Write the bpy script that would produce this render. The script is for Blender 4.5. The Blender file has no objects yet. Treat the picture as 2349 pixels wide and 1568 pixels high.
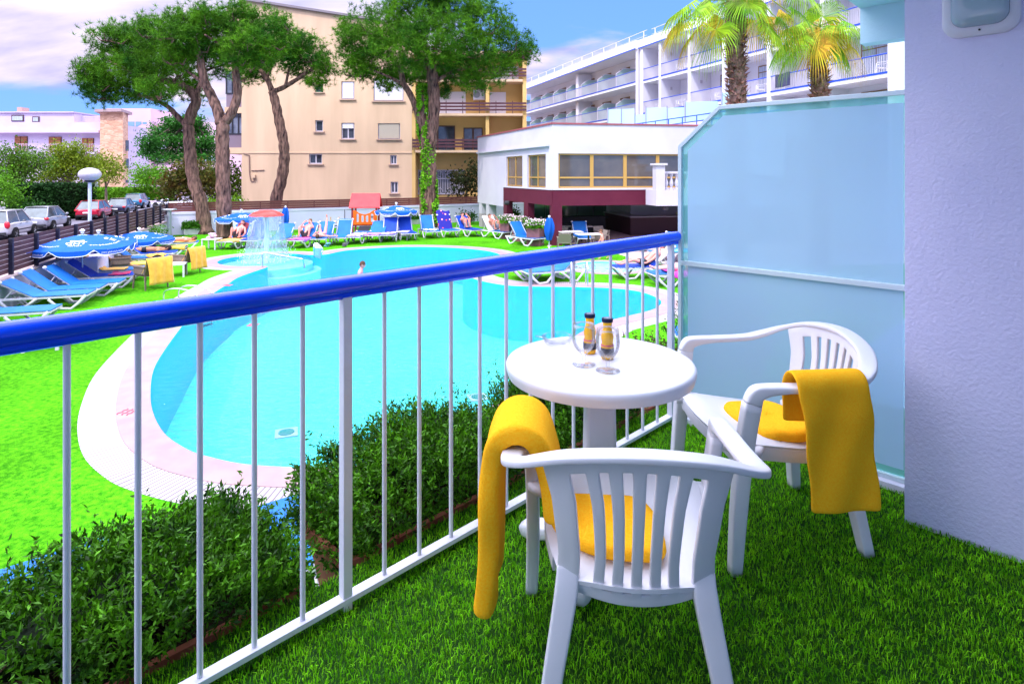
import bpy, bmesh, math, random
import numpy as np
from mathutils import Vector, Matrix, geometry
random.seed(7); RNG=np.random.default_rng(7)
R=math.radians; PI=math.pi
sc=bpy.context.scene; col=sc.collection
# ---------------------------------------------------------------- camera, sky, sun, exposure
F=1364.0; CX=1174.5; HV=400.0; HC=1.42; GZ=-2.48     # photo measures (2349 px wide), eye height, pool-ground level
cd=bpy.data.cameras.new('camera'); cam=bpy.data.objects.new('camera',cd); col.objects.link(cam)
cam.location=(0,0,HC); cam.rotation_euler=(R(90),0,0)
cd.sensor_width=36; cd.lens=F/2349*36; cd.shift_y=-384/2349; cd.clip_end=2000; cd.clip_start=.05
sc.camera=cam
sc.view_settings.view_transform='Standard'; sc.view_settings.look='None'; sc.view_settings.gamma=1
sc.view_settings.exposure=0.82
SH=Vector((-1,-1.45)).normalized(); EL=R(56)
SUN=Vector((SH.x*math.cos(EL),SH.y*math.cos(EL),math.sin(EL)))
sd=bpy.data.lights.new('sun','SUN'); sd.energy=2.25; sd.angle=R(.5); sd.color=(1,.95,.88)
so=bpy.data.objects.new('sun',sd); col.objects.link(so); so.rotation_euler=SUN.to_track_quat('Z','Y').to_euler()
w=bpy.data.worlds.new("World"); sc.world=w; w.use_nodes=True
nt=w.node_tree; N=nt.nodes; L=nt.links; N.clear()
def nn(t,**k):
    n=N.new(t)
    for a,b in k.items(): setattr(n,a,b)
    return n
out=nn('ShaderNodeOutputWorld'); sky=nn('ShaderNodeTexSky',sky_type='NISHITA',sun_disc=False)
sky.sun_elevation=EL; sky.sun_rotation=math.atan2(SH.x,SH.y); sky.air_density=1.0; sky.dust_density=.4; sky.ozone_density=2.5
b1=nn('ShaderNodeBackground'); b1.inputs[1].default_value=.135
tint=nn('ShaderNodeMix',data_type='RGBA',blend_type='MULTIPLY'); tint.inputs[0].default_value=1; tint.inputs[7].default_value=(.62,.86,1.35,1)
L.new(sky.outputs[0],tint.inputs[6]); hv_=nn('ShaderNodeMix',data_type='RGBA'); hv_.inputs[0].default_value=.78; hv_.inputs[7].default_value=(.95,2.1,5.6,1); L.new(tint.outputs[2],hv_.inputs[6]); L.new(hv_.outputs[2],b1.inputs[0])
tc=nn('ShaderNodeTexCoord'); sx=nn('ShaderNodeSeparateXYZ'); L.new(tc.outputs['Generated'],sx.inputs[0])
ad=nn('ShaderNodeMath',operation='ADD'); ad.inputs[1].default_value=.34; L.new(sx.outputs[2],ad.inputs[0])
mx=nn('ShaderNodeMath',operation='MAXIMUM'); mx.inputs[1].default_value=.05; L.new(ad.outputs[0],mx.inputs[0])
dx=nn('ShaderNodeMath',operation='DIVIDE'); dy=nn('ShaderNodeMath',operation='DIVIDE')
L.new(sx.outputs[0],dx.inputs[0]); L.new(mx.outputs[0],dx.inputs[1]); L.new(sx.outputs[1],dy.inputs[0]); L.new(mx.outputs[0],dy.inputs[1])
cb=nn('ShaderNodeCombineXYZ'); L.new(dx.outputs[0],cb.inputs[0]); L.new(dy.outputs[0],cb.inputs[1])
mp=nn('ShaderNodeMapping'); mp.inputs['Location'].default_value=(1.2,6.7,0); mp.inputs['Scale'].default_value=(1.0,2.3,1)
L.new(cb.outputs[0],mp.inputs[0])
n1=nn('ShaderNodeTexNoise'); n1.inputs['Scale'].default_value=.75; n1.inputs['Detail'].default_value=9; n1.inputs['Roughness'].default_value=.55; n1.inputs['Distortion'].default_value=.35
L.new(mp.outputs[0],n1.inputs['Vector'])
# more cloud towards the left of the photo (west), clear band towards the north-east
gx=nn('ShaderNodeMath',operation='MULTIPLY_ADD'); gx.inputs[1].default_value=-.08; gx.inputs[2].default_value=.02; L.new(sx.outputs[0],gx.inputs[0])
sm=nn('ShaderNodeMath',operation='ADD'); L.new(n1.outputs[0],sm.inputs[0]); L.new(gx.outputs[0],sm.inputs[1])
cr=nn('ShaderNodeValToRGB'); cr.color_ramp.elements[0].position=.485; cr.color_ramp.elements[1].position=.60; cr.color_ramp.interpolation='EASE'
L.new(sm.outputs[0],cr.inputs[0])
n2=nn('ShaderNodeTexNoise'); n2.inputs['Scale'].default_value=2.2; n2.inputs['Detail'].default_value=6; L.new(mp.outputs[0],n2.inputs['Vector'])
cc=nn('ShaderNodeMix',data_type='RGBA'); cc.inputs[6].default_value=(.38,.37,.66,1); cc.inputs[7].default_value=(.86,.76,.92,1); n2m=nn('ShaderNodeMapRange'); n2m.inputs[1].default_value=.36; n2m.inputs[2].default_value=.62; L.new(n2.outputs[0],n2m.inputs[0]); L.new(n2m.outputs[0],cc.inputs[0])
b2=nn('ShaderNodeBackground'); elc=nn('ShaderNodeMapRange'); elc.inputs[1].default_value=.2; elc.inputs[2].default_value=.5; L.new(sx.outputs[2],elc.inputs[0])
c3=nn('ShaderNodeMix',data_type='RGBA'); c3.inputs[7].default_value=(.74,.76,.92,1); L.new(elc.outputs[0],c3.inputs[0]); L.new(cc.outputs[2],c3.inputs[6]); L.new(c3.outputs[2],b2.inputs[0])
# clouds overhead (above the part of the sky in view) are made denser and brighter to fill the balcony
el_=nn('ShaderNodeMapRange',interpolation_type='SMOOTHSTEP'); el_.inputs[1].default_value=.24; el_.inputs[2].default_value=.62; el_.inputs[3].default_value=.80; el_.inputs[4].default_value=3.5
L.new(sx.outputs[2],el_.inputs[0]); L.new(el_.outputs[0],b2.inputs[1])
ov=nn('ShaderNodeMapRange'); ov.inputs[1].default_value=.24; ov.inputs[2].default_value=.6; ov.inputs[3].default_value=0; ov.inputs[4].default_value=.22
L.new(sx.outputs[2],ov.inputs[0]); so_=nn('ShaderNodeMath',operation='ADD'); L.new(sm.outputs[0],so_.inputs[0]); L.new(ov.outputs[0],so_.inputs[1]); L.new(so_.outputs[0],cr.inputs[0])
ms=nn('ShaderNodeMixShader'); L.new(cr.outputs[0],ms.inputs[0]); L.new(b1.outputs[0],ms.inputs[1]); L.new(b2.outputs[0],ms.inputs[2])
L.new(ms.outputs[0],out.inputs[0])

# ---------------------------------------------------------------- coordinates
def at(u,v,Y): return Vector(((u-CX)/F*Y,Y,HC-(v-HV)/F*Y))
def gp(u,v,z=None):
    z=GZ if z is None else z
    return at(u,v,(HC-z)*F/(v-HV))
RS=Vector((.7043,.7099,0)); RP=Vector((.7098,-.7043,0))      # along our railing / across it (out = -RP)
def sp(s,p,z=0): return RS*s+RP*p+Vector((0,0,z))
SPM=Matrix(((.7043,.7098,0,0),(.7099,-.7043,0,0),(0,0,1,0),(0,0,0,1)))   # maps (s,p,z); mirrored frame
def frame(o,d,nrm): # local x along d, local y along outward normal
    m=Matrix.Identity(4); d=Vector(d).normalized(); nrm=Vector(nrm).normalized()
    for i in range(3): m[i][0]=d[i]; m[i][1]=nrm[i]; m[i][2]=(0,0,1)[i]; m[i][3]=Vector(o)[i]
    return m
def TR(loc,rz=0,s=1): return Matrix.Translation(loc)@Matrix.Rotation(rz,4,'Z')@Matrix.Scale(s,4)

# ---------------------------------------------------------------- mesh builder
class MB:
    def __init__(self,M=None): self.v=[];self.f=[];self.M=M or Matrix.Identity(4)
    def add(self,vs,fs,M=None):
        n=len(self.v); T=self.M@M if M else self.M
        self.v+= [tuple(T@Vector(p)) for p in vs]; self.f+=[tuple(i+n for i in f) for f in fs]; return self
    def box(self,x0,x1,y0,y1,z0,z1,M=None):
        vs=[(x,y,z) for z in (z0,z1) for y in (y0,y1) for x in (x0,x1)]
        return self.add(vs,[(0,2,3,1),(4,5,7,6),(0,1,5,4),(2,6,7,3),(0,4,6,2),(1,3,7,5)],M)
    def cbox(self,c,sx_,sy_,sz_,M=None): return self.box(c[0]-sx_/2,c[0]+sx_/2,c[1]-sy_/2,c[1]+sy_/2,c[2]-sz_/2,c[2]+sz_/2,M)
    def tube(self,path,r,n=8,M=None,cap=True,sy=1.0):
        P=[Vector(p) for p in path]; rs=r if hasattr(r,'__len__') else [r]*len(P)
        vs=[];prev=None
        for i,p in enumerate(P):
            t=(P[min(i+1,len(P)-1)]-P[max(i-1,0)])
            t=t.normalized() if t.length>1e-9 else Vector((0,0,1))
            if prev is None:
                a=Vector((0,0,1)) if abs(t.z)<.9 else Vector((1,0,0)); x=t.cross(a).normalized()
            else: x=(prev-t*prev.dot(t)); x=x.normalized() if x.length>1e-6 else t.orthogonal().normalized()
            y=t.cross(x); prev=x
            for k in range(n):
                an=2*PI*k/n; vs.append(p+x*math.cos(an)*rs[i]+y*math.sin(an)*rs[i]*sy)
        fs=[(i*n+k,i*n+(k+1)%n,(i+1)*n+(k+1)%n,(i+1)*n+k) for i in range(len(P)-1) for k in range(n)]
        if cap: fs+=[tuple(range(n))[::-1],tuple((len(P)-1)*n+k for k in range(n))]
        return self.add(vs,fs,M)
    def sweep(self,path,sides,ws,ts,M=None,e=.45,n=12):
        # rounded rectangle section: side vector, width along side, thickness across
        P=[Vector(p) for p in path]; vs=[]
        for i,p in enumerate(P):
            t=(P[min(i+1,len(P)-1)]-P[max(i-1,0)]).normalized()
            s=Vector(sides[i]); s=(s-t*s.dot(t)).normalized(); o=t.cross(s)
            for k in range(n):
                an=2*PI*(k+.5)/n; c,d=math.cos(an),math.sin(an)
                cx=math.copysign(abs(c)**e,c); cy=math.copysign(abs(d)**e,d)
                vs.append(p+s*cx*ws[i]/2+o*cy*ts[i]/2)
        fs=[(i*n+k,i*n+(k+1)%n,(i+1)*n+(k+1)%n,(i+1)*n+k) for i in range(len(P)-1) for k in range(n)]
        fs+=[tuple(range(n))[::-1],tuple((len(P)-1)*n+k for k in range(n))]
        return self.add(vs,fs,M)
    def lathe(self,prof,n=24,M=None,cap=True):
        vs=[(r*math.cos(2*PI*k/n),r*math.sin(2*PI*k/n),z) for r,z in prof for k in range(n)]
        fs=[(i*n+k,i*n+(k+1)%n,(i+1)*n+(k+1)%n,(i+1)*n+k) for i in range(len(prof)-1) for k in range(n)]
        if cap:
            if prof[0][0]>1e-4: fs.append(tuple(range(n))[::-1])
            if prof[-1][0]>1e-4: fs.append(tuple((len(prof)-1)*n+k for k in range(n)))
        return self.add(vs,fs,M)
    def ell(self,c,rx,ry,rz,n=12,m=8,M=None,jit=0):
        vs=[];
        for i in range(m+1):
            th=PI*i/m
            for k in range(n):
                an=2*PI*k/n; j=1+random.uniform(-jit,jit)
                vs.append((c[0]+rx*j*math.sin(th)*math.cos(an),c[1]+ry*j*math.sin(th)*math.sin(an),c[2]-rz*j*math.cos(th)))
        fs=[(i*n+k,i*n+(k+1)%n,(i+1)*n+(k+1)%n,(i+1)*n+k) for i in range(m) for k in range(n)]
        return self.add(vs,fs,M)
    def prism(self,pts,z0,z1,M=None):
        n=len(pts); vs=[(x,y,z0) for x,y in pts]+[(x,y,z1) for x,y in pts]
        fs=[tuple(range(n))[::-1],tuple(range(n,2*n))]+[(i,(i+1)%n,(i+1)%n+n,i+n) for i in range(n)]
        return self.add(vs,fs,M)
    def grid(self,fn,nu,nv,th=0,M=None):
        # sheet fn(u,v); with th a solid of that thickness (fn returns point, normal computed)
        P=[[Vector(fn(i/nu,j/nv)) for j in range(nv+1)] for i in range(nu+1)]
        idx=lambda i,j:i*(nv+1)+j
        vs=[P[i][j] for i in range(nu+1) for j in range(nv+1)]
        fs=[(idx(i,j),idx(i+1,j),idx(i+1,j+1),idx(i,j+1)) for i in range(nu) for j in range(nv)]
        if th:
            nb=[]
            for i in range(nu+1):
                for j in range(nv+1):
                    a=P[min(i+1,nu)][j]-P[max(i-1,0)][j]; b=P[i][min(j+1,nv)]-P[i][max(j-1,0)]
                    q=a.cross(b); q=q.normalized() if q.length>1e-12 else Vector((0,0,1)); nb.append(P[i][j]-q*th)
            o=len(vs); vs+=nb; fs+=[tuple(k+o for k in f[::-1]) for f in fs[:]]
            for i in range(nu): fs+=[(idx(i+1,0),idx(i,0),idx(i,0)+o,idx(i+1,0)+o),(idx(i,nv),idx(i+1,nv),idx(i+1,nv)+o,idx(i,nv)+o)]
            for j in range(nv): fs+=[(idx(0,j),idx(0,j+1),idx(0,j+1)+o,idx(0,j)+o),(idx(nu,j+1),idx(nu,j),idx(nu,j)+o,idx(nu,j+1)+o)]
        return self.add(vs,fs,M)
    def quad(self,a,b,c,d): return self.add([a,b,c,d],[(0,1,2,3)])

def root_of(o):
    while o.parent: o=o.parent
    return o
def obj(name,mb,mat=None,parent=None,smooth=False,world=True,bevel=0,recalc=True):
    me=bpy.data.meshes.new(name)
    v=np.array([tuple(p) for p in mb.v],dtype=float) if mb.v else np.zeros((0,3))
    if parent is not None and world:
        off=Vector((0,0,0)); q=parent
        while q: off+=q.location; q=q.parent
        v=v-np.array(off)
    me.from_pydata(v.tolist(),[],mb.f)
    if recalc and len(mb.f)<60000:
        bm=bmesh.new(); bm.from_mesh(me); bmesh.ops.remove_doubles(bm,verts=bm.verts,dist=1e-6); bmesh.ops.recalc_face_normals(bm,faces=bm.faces); bm.to_mesh(me); bm.free()
    o=bpy.data.objects.new(name,me); col.objects.link(o)
    if mat: me.materials.append(mat)
    if parent: o.parent=parent
    if smooth:
        me.shade_smooth()
        if smooth=='a':
            me.set_sharp_from_angle(angle=R(40))
    if bevel:
        b=o.modifiers.new('bevel','BEVEL'); b.width=bevel; b.segments=2; b.limit_method='ANGLE'
    return o
def tag(o,label=None,cat=None,group=None,kind=None):
    if label: o['label']=label
    if cat: o['category']=cat
    if group: o['group']=group
    if kind: o['kind']=kind
    return o
def thing(name,label,cat,loc=(0,0,0),rz=0,group=None):
    o=bpy.data.objects.new(name,None); o.empty_display_size=.1; col.objects.link(o); o.location=loc; o.rotation_euler=(0,0,rz)
    return tag(o,label,cat,group)
def struct(name,mb,mat,**k): return tag(obj(name,mb,mat,**k),kind='structure')
def dup(o,loc=None,rz=None,label=None,scale=None,group=None,parent=None):
    c=o.copy(); col.objects.link(c); c.parent=parent
    if loc is not None: c.location=loc
    if rz is not None: c.rotation_euler=(0,0,rz)
    if label: c['label']=label
    if scale: c.scale=(scale,)*3 if not hasattr(scale,'__len__') else scale
    if group: c['group']=group
    for ch in list(o.children): dup(ch,parent=c)
    return c

# ---------------------------------------------------------------- materials
MATS={}
def mat(name,c,rough=.6,c2=None,scale=5,bump=0,bscale=None,metal=0,spec=.22,det=4,coat=0,stretch=None,trans=0,rnd=0,sheen=0,dist=.02):
    if name in MATS: return MATS[name]
    m=bpy.data.materials.new(name); m.use_nodes=True; t=m.node_tree; b=t.nodes['Principled BSDF']; l=t.links
    b.inputs['Base Color'].default_value=(*c,1); b.inputs['Roughness'].default_value=rough; b.inputs['Metallic'].default_value=metal
    b.inputs['Specular IOR Level'].default_value=spec; b.inputs['Coat Weight'].default_value=coat
    if sheen: b.inputs['Sheen Weight'].default_value=sheen
    if c2 or bump:
        co=t.nodes.new('ShaderNodeTexCoord'); src=co.outputs['Object']
        if stretch:
            mpn=t.nodes.new('ShaderNodeMapping'); mpn.inputs['Scale'].default_value=stretch; l.new(src,mpn.inputs[0]); src=mpn.outputs[0]
    if c2:
        nz=t.nodes.new('ShaderNodeTexNoise'); nz.inputs['Scale'].default_value=scale; nz.inputs['Detail'].default_value=det; l.new(src,nz.inputs['Vector'])
        rp=t.nodes.new('ShaderNodeValToRGB'); rp.color_ramp.elements[0].position=.32; rp.color_ramp.elements[1].position=.68
        rp.color_ramp.elements[0].color=(*c,1); rp.color_ramp.elements[1].color=(*c2,1); l.new(nz.outputs[0],rp.inputs[0])
        csrc=rp.outputs[0]
        if rnd:
            gi=t.nodes.new('ShaderNodeNewGeometry'); mr=t.nodes.new('ShaderNodeMapRange'); mr.inputs[3].default_value=1-rnd; mr.inputs[4].default_value=1+rnd
            l.new(gi.outputs['Random Per Island'],mr.inputs[0]); mm=t.nodes.new('ShaderNodeVectorMath'); mm.operation='SCALE'
            l.new(csrc,mm.inputs[0]); l.new(mr.outputs[0],mm.inputs['Scale']); csrc=mm.outputs[0]
        l.new(csrc,b.inputs['Base Color'])
    if bump:
        n3=t.nodes.new('ShaderNodeTexNoise'); n3.inputs['Scale'].default_value=bscale or scale*4; n3.inputs['Detail'].default_value=5; l.new(src,n3.inputs['Vector'])
        bp=t.nodes.new('ShaderNodeBump'); bp.inputs['Strength'].default_value=bump; bp.inputs['Distance'].default_value=dist; l.new(n3.outputs[0],bp.inputs['Height']); l.new(bp.outputs[0],b.inputs['Normal'])
    if trans:
        tr=t.nodes.new('ShaderNodeBsdfTranslucent'); mxs=t.nodes.new('ShaderNodeMixShader'); mxs.inputs[0].default_value=trans
        if c2: l.new(csrc,tr.inputs[0])
        else: tr.inputs[0].default_value=(*c,1)
        l.new(b.outputs[0],mxs.inputs[1]); l.new(tr.outputs[0],mxs.inputs[2]); l.new(mxs.outputs[0],t.nodes['Material Output'].inputs[0])
    MATS[name]=m; return m
def glassy(name,tint=(1,1,1),fac=.12,rough=.02,dcol=None,dfac=0,ior=1.45,edge=.45,blend=.22):
    if name in MATS: return MATS[name]
    m=bpy.data.materials.new(name); m.use_nodes=True; t=m.node_tree; l=t.links; t.nodes.remove(t.nodes['Principled BSDF']); o=t.nodes['Material Output']
    tr=t.nodes.new('ShaderNodeBsdfTransparent'); tr.inputs[0].default_value=(*tint,1)
    gl=t.nodes.new('ShaderNodeBsdfGlossy'); gl.inputs['Roughness'].default_value=rough
    fr=t.nodes.new('ShaderNodeLayerWeight'); fr.inputs[0].default_value=blend; pw=t.nodes.new('ShaderNodeMath'); pw.operation='MULTIPLY_ADD'; pw.inputs[1].default_value=edge; pw.inputs[2].default_value=fac*.35; l.new(fr.outputs['Fresnel'],pw.inputs[0])
    fr=t.nodes.new('ShaderNodeMath'); fr.operation='MINIMUM'; fr.inputs[1].default_value=.8; l.new(pw.outputs[0],fr.inputs[0])
    mx_=t.nodes.new('ShaderNodeMixShader'); l.new(fr.outputs[0],mx_.inputs[0]); l.new(tr.outputs[0],mx_.inputs[1]); l.new(gl.outputs[0],mx_.inputs[2]); last=mx_
    if dcol:
        d1_=t.nodes.new('ShaderNodeBsdfDiffuse'); d1_.inputs[0].default_value=(*dcol,1); d2_=t.nodes.new('ShaderNodeBsdfTranslucent'); d2_.inputs[0].default_value=(*dcol,1); df=t.nodes.new('ShaderNodeMixShader'); df.inputs[0].default_value=.45; l.new(d1_.outputs[0],df.inputs[1]); l.new(d2_.outputs[0],df.inputs[2]); m2=t.nodes.new('ShaderNodeMixShader'); m2.inputs[0].default_value=dfac
        l.new(last.outputs[0],m2.inputs[1]); l.new(df.outputs[0],m2.inputs[2]); last=m2
    l.new(last.outputs[0],o.inputs[0]); MATS[name]=m; return m
WHITE=(.80,.77,.86)
M_plast=mat('white_plastic',(.73,.72,.78),.38,spec=.45,c2=(.67,.66,.73),scale=3,bump=.04,bscale=90)
M_paint=mat('white_paint',(.74,.73,.82),.4,c2=(.68,.67,.78),scale=6,bump=.08,bscale=60)
M_blue=mat('blue_paint',(.001,.065,.90),.20,coat=.45,c2=(.001,.08,.95),scale=4,bump=.03,bscale=40)
M_stucco=mat('white_stucco',(.70,.68,.93),.9,c2=(.61,.60,.86),scale=1.6,det=9,bump=.55,bscale=75,dist=.006)
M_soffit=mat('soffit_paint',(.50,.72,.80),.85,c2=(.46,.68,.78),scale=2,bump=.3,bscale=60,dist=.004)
M_blade=mat('turf_blade',(.075,.32,.004),.6,c2=(.27,.70,.012),scale=14,trans=.25,rnd=.7,spec=.12)
M_turf=mat('turf_base',(.01,.05,.003),.9,c2=(.02,.09,.005),scale=40,bump=.6,bscale=300)
M_leaf=mat('hedge_leaf',(.010,.05,.003),.5,c2=(.10,.31,.006),scale=9,trans=.2,rnd=.75,spec=.2)
M_terra=mat('terracotta',(.30,.09,.05),.7,c2=(.38,.13,.08),scale=8,bump=.15,bscale=60)
M_soil=mat('soil',(.03,.018,.012),.95,c2=(.05,.03,.02),scale=30,bump=.6)
M_bark=mat('pine_bark',(.03,.017,.018),.95,c2=(.27,.15,.12),scale=4.2,det=9,bump=1,bscale=7,stretch=(1.7,1.7,.4),dist=.12)
M_needle=mat('pine_needle',(.010,.075,.006),.6,c2=(.10,.26,.008),scale=.6,trans=.2,rnd=.6,spec=.1)
M_frost=glassy('frosted_film',(.66,.82,.98),rough=.5,fac=.02,dcol=(.60,.71,.88),dfac=.86)
M_teal=glassy('clear_glass_edge',(.40,.72,.70),dcol=(.22,.60,.58),dfac=.6)
# ================================================================= OUR BALCONY
# floor, slab and walls of our own building
b=MB(SPM); b.box(-3,4.2,-1.93,1.0,-.22,-.012); struct('balcony_slab',b,M_stucco)
b=MB(SPM); b.box(-3,4.2,-1.925,.998,-.012,-.004); struct('balcony_floor',b,M_turf)
hb=thing('hotel_wall','lavender white stucco wall pier and upper slab of our own hotel balcony','wall',sp(3.1,0,0))
b=MB(SPM); b.box(2.862,3.35,-.574,1.6,-.0035,13); obj('pier',b,M_stucco,hb)
for s_,p_ in ((-6,1.5),(-6,7.3),(-2.6,7.3),(.6,7.3)):  # columns of the made-up covered terrace, left open for fill light
    b=MB(SPM); b.box(s_,s_+.4,p_,p_+.4,-.003,2.46); obj('column',b,M_stucco,hb)
b=MB(SPM); b.box(-9,2.858,-1.08,8,2.461,2.7);b.box(2.862,4.2,-1.08,-.578,2.462,2.7); obj('soffit',b,M_soffit,hb)
b=MB(SPM); b.box(4.2,4.31,-1.08,1.6,2.24,2.70); obj('beam',b,M_soffit,hb)
b=MB(SPM); b.box(-9,12,-1.075,1.6,2.704,13.5)
b.box(-9,12,1.65,8,2.706,13.6); b.box(-9,12,-1.6,8,-2.46,-.225); b.box(2.87,12,1.65,8,-.222,2.702); obj('upper_storeys',b,M_stucco,hb)
b=MB(SPM); b.box(-9,2.858,1.0,8,-.222,-.003); b.box(-9,-3.002,-1.93,.998,-.2215,-.0035); struct('fill_terrace_floor',b,mat('pale_fill_tiles',(.70,.68,.66),.5,c2=(.64,.62,.60),scale=3))  # unseen pale floor added behind the camera to bounce light forward
# bulkhead lamp on the pier
lm=thing('bulkhead_lamp','rectangular grey bulkhead lamp with rounded rim high on the stucco wall','lamp',sp(2.86,-.3,1.8))
M_rim=mat('lamp_rim',(.62,.62,.74),.35); M_lens=mat('lamp_lens',(.30,.40,.50),.12,spec=.7)
def rrect(w_,h_,r,n=6):
    P=[]
    for cx_,cy_,a0 in ((w_/2-r,h_/2-r,0),(-w_/2+r,h_/2-r,90),(-w_/2+r,-h_/2+r,180),(w_/2-r,-h_/2+r,270)):
        for k in range(n+1):
            a=R(a0+90*k/n); P.append((cx_+r*math.cos(a),cy_+r*math.sin(a)))
    return P
# lamp plane: local x along p, y up z, out toward -s
kx=(2250-CX)/F; Yl=2.862/(.7043*kx+.7099); pl=(.7098*kx-.7043)*Yl
zb=HC+(400-83)/F*Yl
LM=Matrix.Translation(sp(2.8615,pl,zb+.19))@Matrix(((RP.x,0,-RS.x,0),(RP.y,0,-RS.y,0),(0,1,0,0),(0,0,0,1)))
def loft_rr(mb,secs,M):
    n=len(secs[0][0]); vs=[];fs=[]
    for pts,z in secs: vs+=[(x,y,z) for x,y in pts]
    for i in range(len(secs)-1): fs+=[(i*n+k,i*n+(k+1)%n,(i+1)*n+(k+1)%n,(i+1)*n+k) for k in range(n)]
    fs+=[tuple(range(n))[::-1],tuple((len(secs)-1)*n+k for k in range(n))]
    mb.add(vs,fs,M)
b=MB(); loft_rr(b,[(rrect(.235,.38,.055),0),(rrect(.235,.38,.055),.022),(rrect(.215,.36,.05),.032),(rrect(.18,.32,.045),.034)],LM); obj('rim',b,M_rim,lm,smooth='a')
b=MB(); loft_rr(b,[(rrect(.178,.316,.045),.03),(rrect(.172,.31,.045),.05),(rrect(.14,.28,.04),.062),(rrect(.08,.2,.03),.066)],LM); obj('lens',b,M_lens,lm,smooth=True)
b=MB(); b.lathe([(.004,0),(.004,.004),(0,.005)],8,LM@Matrix.Translation((0,-.172,.033))); obj('screw',b,mat('dark_metal',(.05,.05,.06),.5,metal=.6),lm)

# railing
rl=thing('balcony_railing','glossy blue tube handrail on thin white balusters around the balcony','railing',sp(1.5,-1.756,0))
b=MB(SPM); b.tube([(s,-1.756,1.06) for s in np.linspace(-2.4,3.13,24)],.029,20); obj('handrail',b,M_blue,rl,smooth='a')
b=MB(SPM); b.tube([(s,-1.756,1.024) for s in (-2.4,3.13)],.012,8); obj('under_bar',b,M_blue,rl)
b=MB(SPM); b.box(-2.4,3.13,-1.776,-1.736,.026,.044); obj('bottom_rail',b,M_paint,rl,bevel=.002)
def s_of(u): k=(u-CX)/F; Y=1.756/(.7043-.7098*k); return (.7043*k+.7099)*Y
S0,S1=s_of(793),s_of(1539)
sp_=(S1-S0)/14
i=-19
while True:
    s=S0+i*sp_
    if s>S1+.01: break
    b=MB(SPM)
    if i%14==0:
        b.box(s-.016,s+.016,-1.772,-1.740,0,1.02); obj('post',b,M_paint,rl,bevel=.002)
    else:
        b.tube([(s,-1.756,.045),(s,-1.756,1.02)],.008,10); obj('baluster',b,M_paint,rl,smooth='a')
    i+=1
# frosted privacy partition
pt=thing('privacy_screen','frosted mint glass balcony partition with chamfered top corner in white frame','partition',sp(3.15,-1.2,0))
sm_,sM=3.135,3.165
OUT=[(-1.752,.03),(-1.752,1.585),(-1.506,1.80),(-.577,1.80),(-.577,.03)]
def inset(P,d):
    n=len(P); res=[]
    A=sum(P[i][0]*P[(i+1)%n][1]-P[(i+1)%n][0]*P[i][1] for i in range(n)); sg=1 if A>0 else -1
    for i in range(n):
        a=Vector(P[i-1]);q=Vector(P[i]);c=Vector(P[(i+1)%n])
        e1=(q-a).normalized();e2=(c-q).normalized(); n1_=Vector((-e1.y,e1.x))*sg;n2_=Vector((-e2.y,e2.x))*sg
        bis=(n1_+n2_); res.append(tuple(q+bis*(d/(1+n1_.dot(n2_)))))
    return res
def ring(mb,Po,Pi,s0,s1):
    n=len(Po)
    vs=[(s,p,z) for s in (s0,s1) for P in (Po,Pi) for p,z in P]
    fs=[]
    for i in range(n):
        j=(i+1)%n
        fs+=[(i,j,n+j,n+i),(2*n+i,3*n+i,3*n+j,2*n+j),(i,2*n+i,2*n+j,j),(n+i,n+j,3*n+j,3*n+i)]
    mb.add(vs,fs)
b=MB(SPM); ring(b,OUT,inset(OUT,.022),sm_,sM); obj('frame',b,mat('alu_frame',(.55,.66,.70),.35,metal=.2),pt,bevel=.002)
b=MB(SPM); b.box(3.130,3.17,-1.729,-.601,.896,.922); obj('cross_bar',b,MATS['alu_frame'],pt,bevel=.002)
for z0,z1,nm in ((0,.895,'lower_glass'),(.923,2,'upper_glass')):
    I=inset(OUT,.0225)
    if z0==0: P=[(I[0][0],I[0][1]),(I[0][0],.895),(I[4][0],.895),(I[4][0],I[4][1])]
    else: P=[(I[0][0],.923),I[1],I[2],I[3],(I[3][0],.923)]
    b=MB(SPM); n=len(P); b.add([(3.150,p,z) for p,z in P],[tuple(range(n))]); g=obj(nm,b,M_teal,pt)
    Q=inset(P,.035); Q=[(q[0],.8935) if z0==0 and i in(1,2) else ((q[0],.9245) if z0>0 and i in(0,4) else q) for i,q in enumerate(Q)]; b=MB(SPM); b.add([(3.146,p,z) for p,z in Q],[tuple(range(n))]); obj('frosted_film',b,M_frost,g)
b=MB(SPM); b.box(3.10,3.2,-1.752,-.577,-.002,.0295); obj('sill',b,M_paint,pt)

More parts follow.
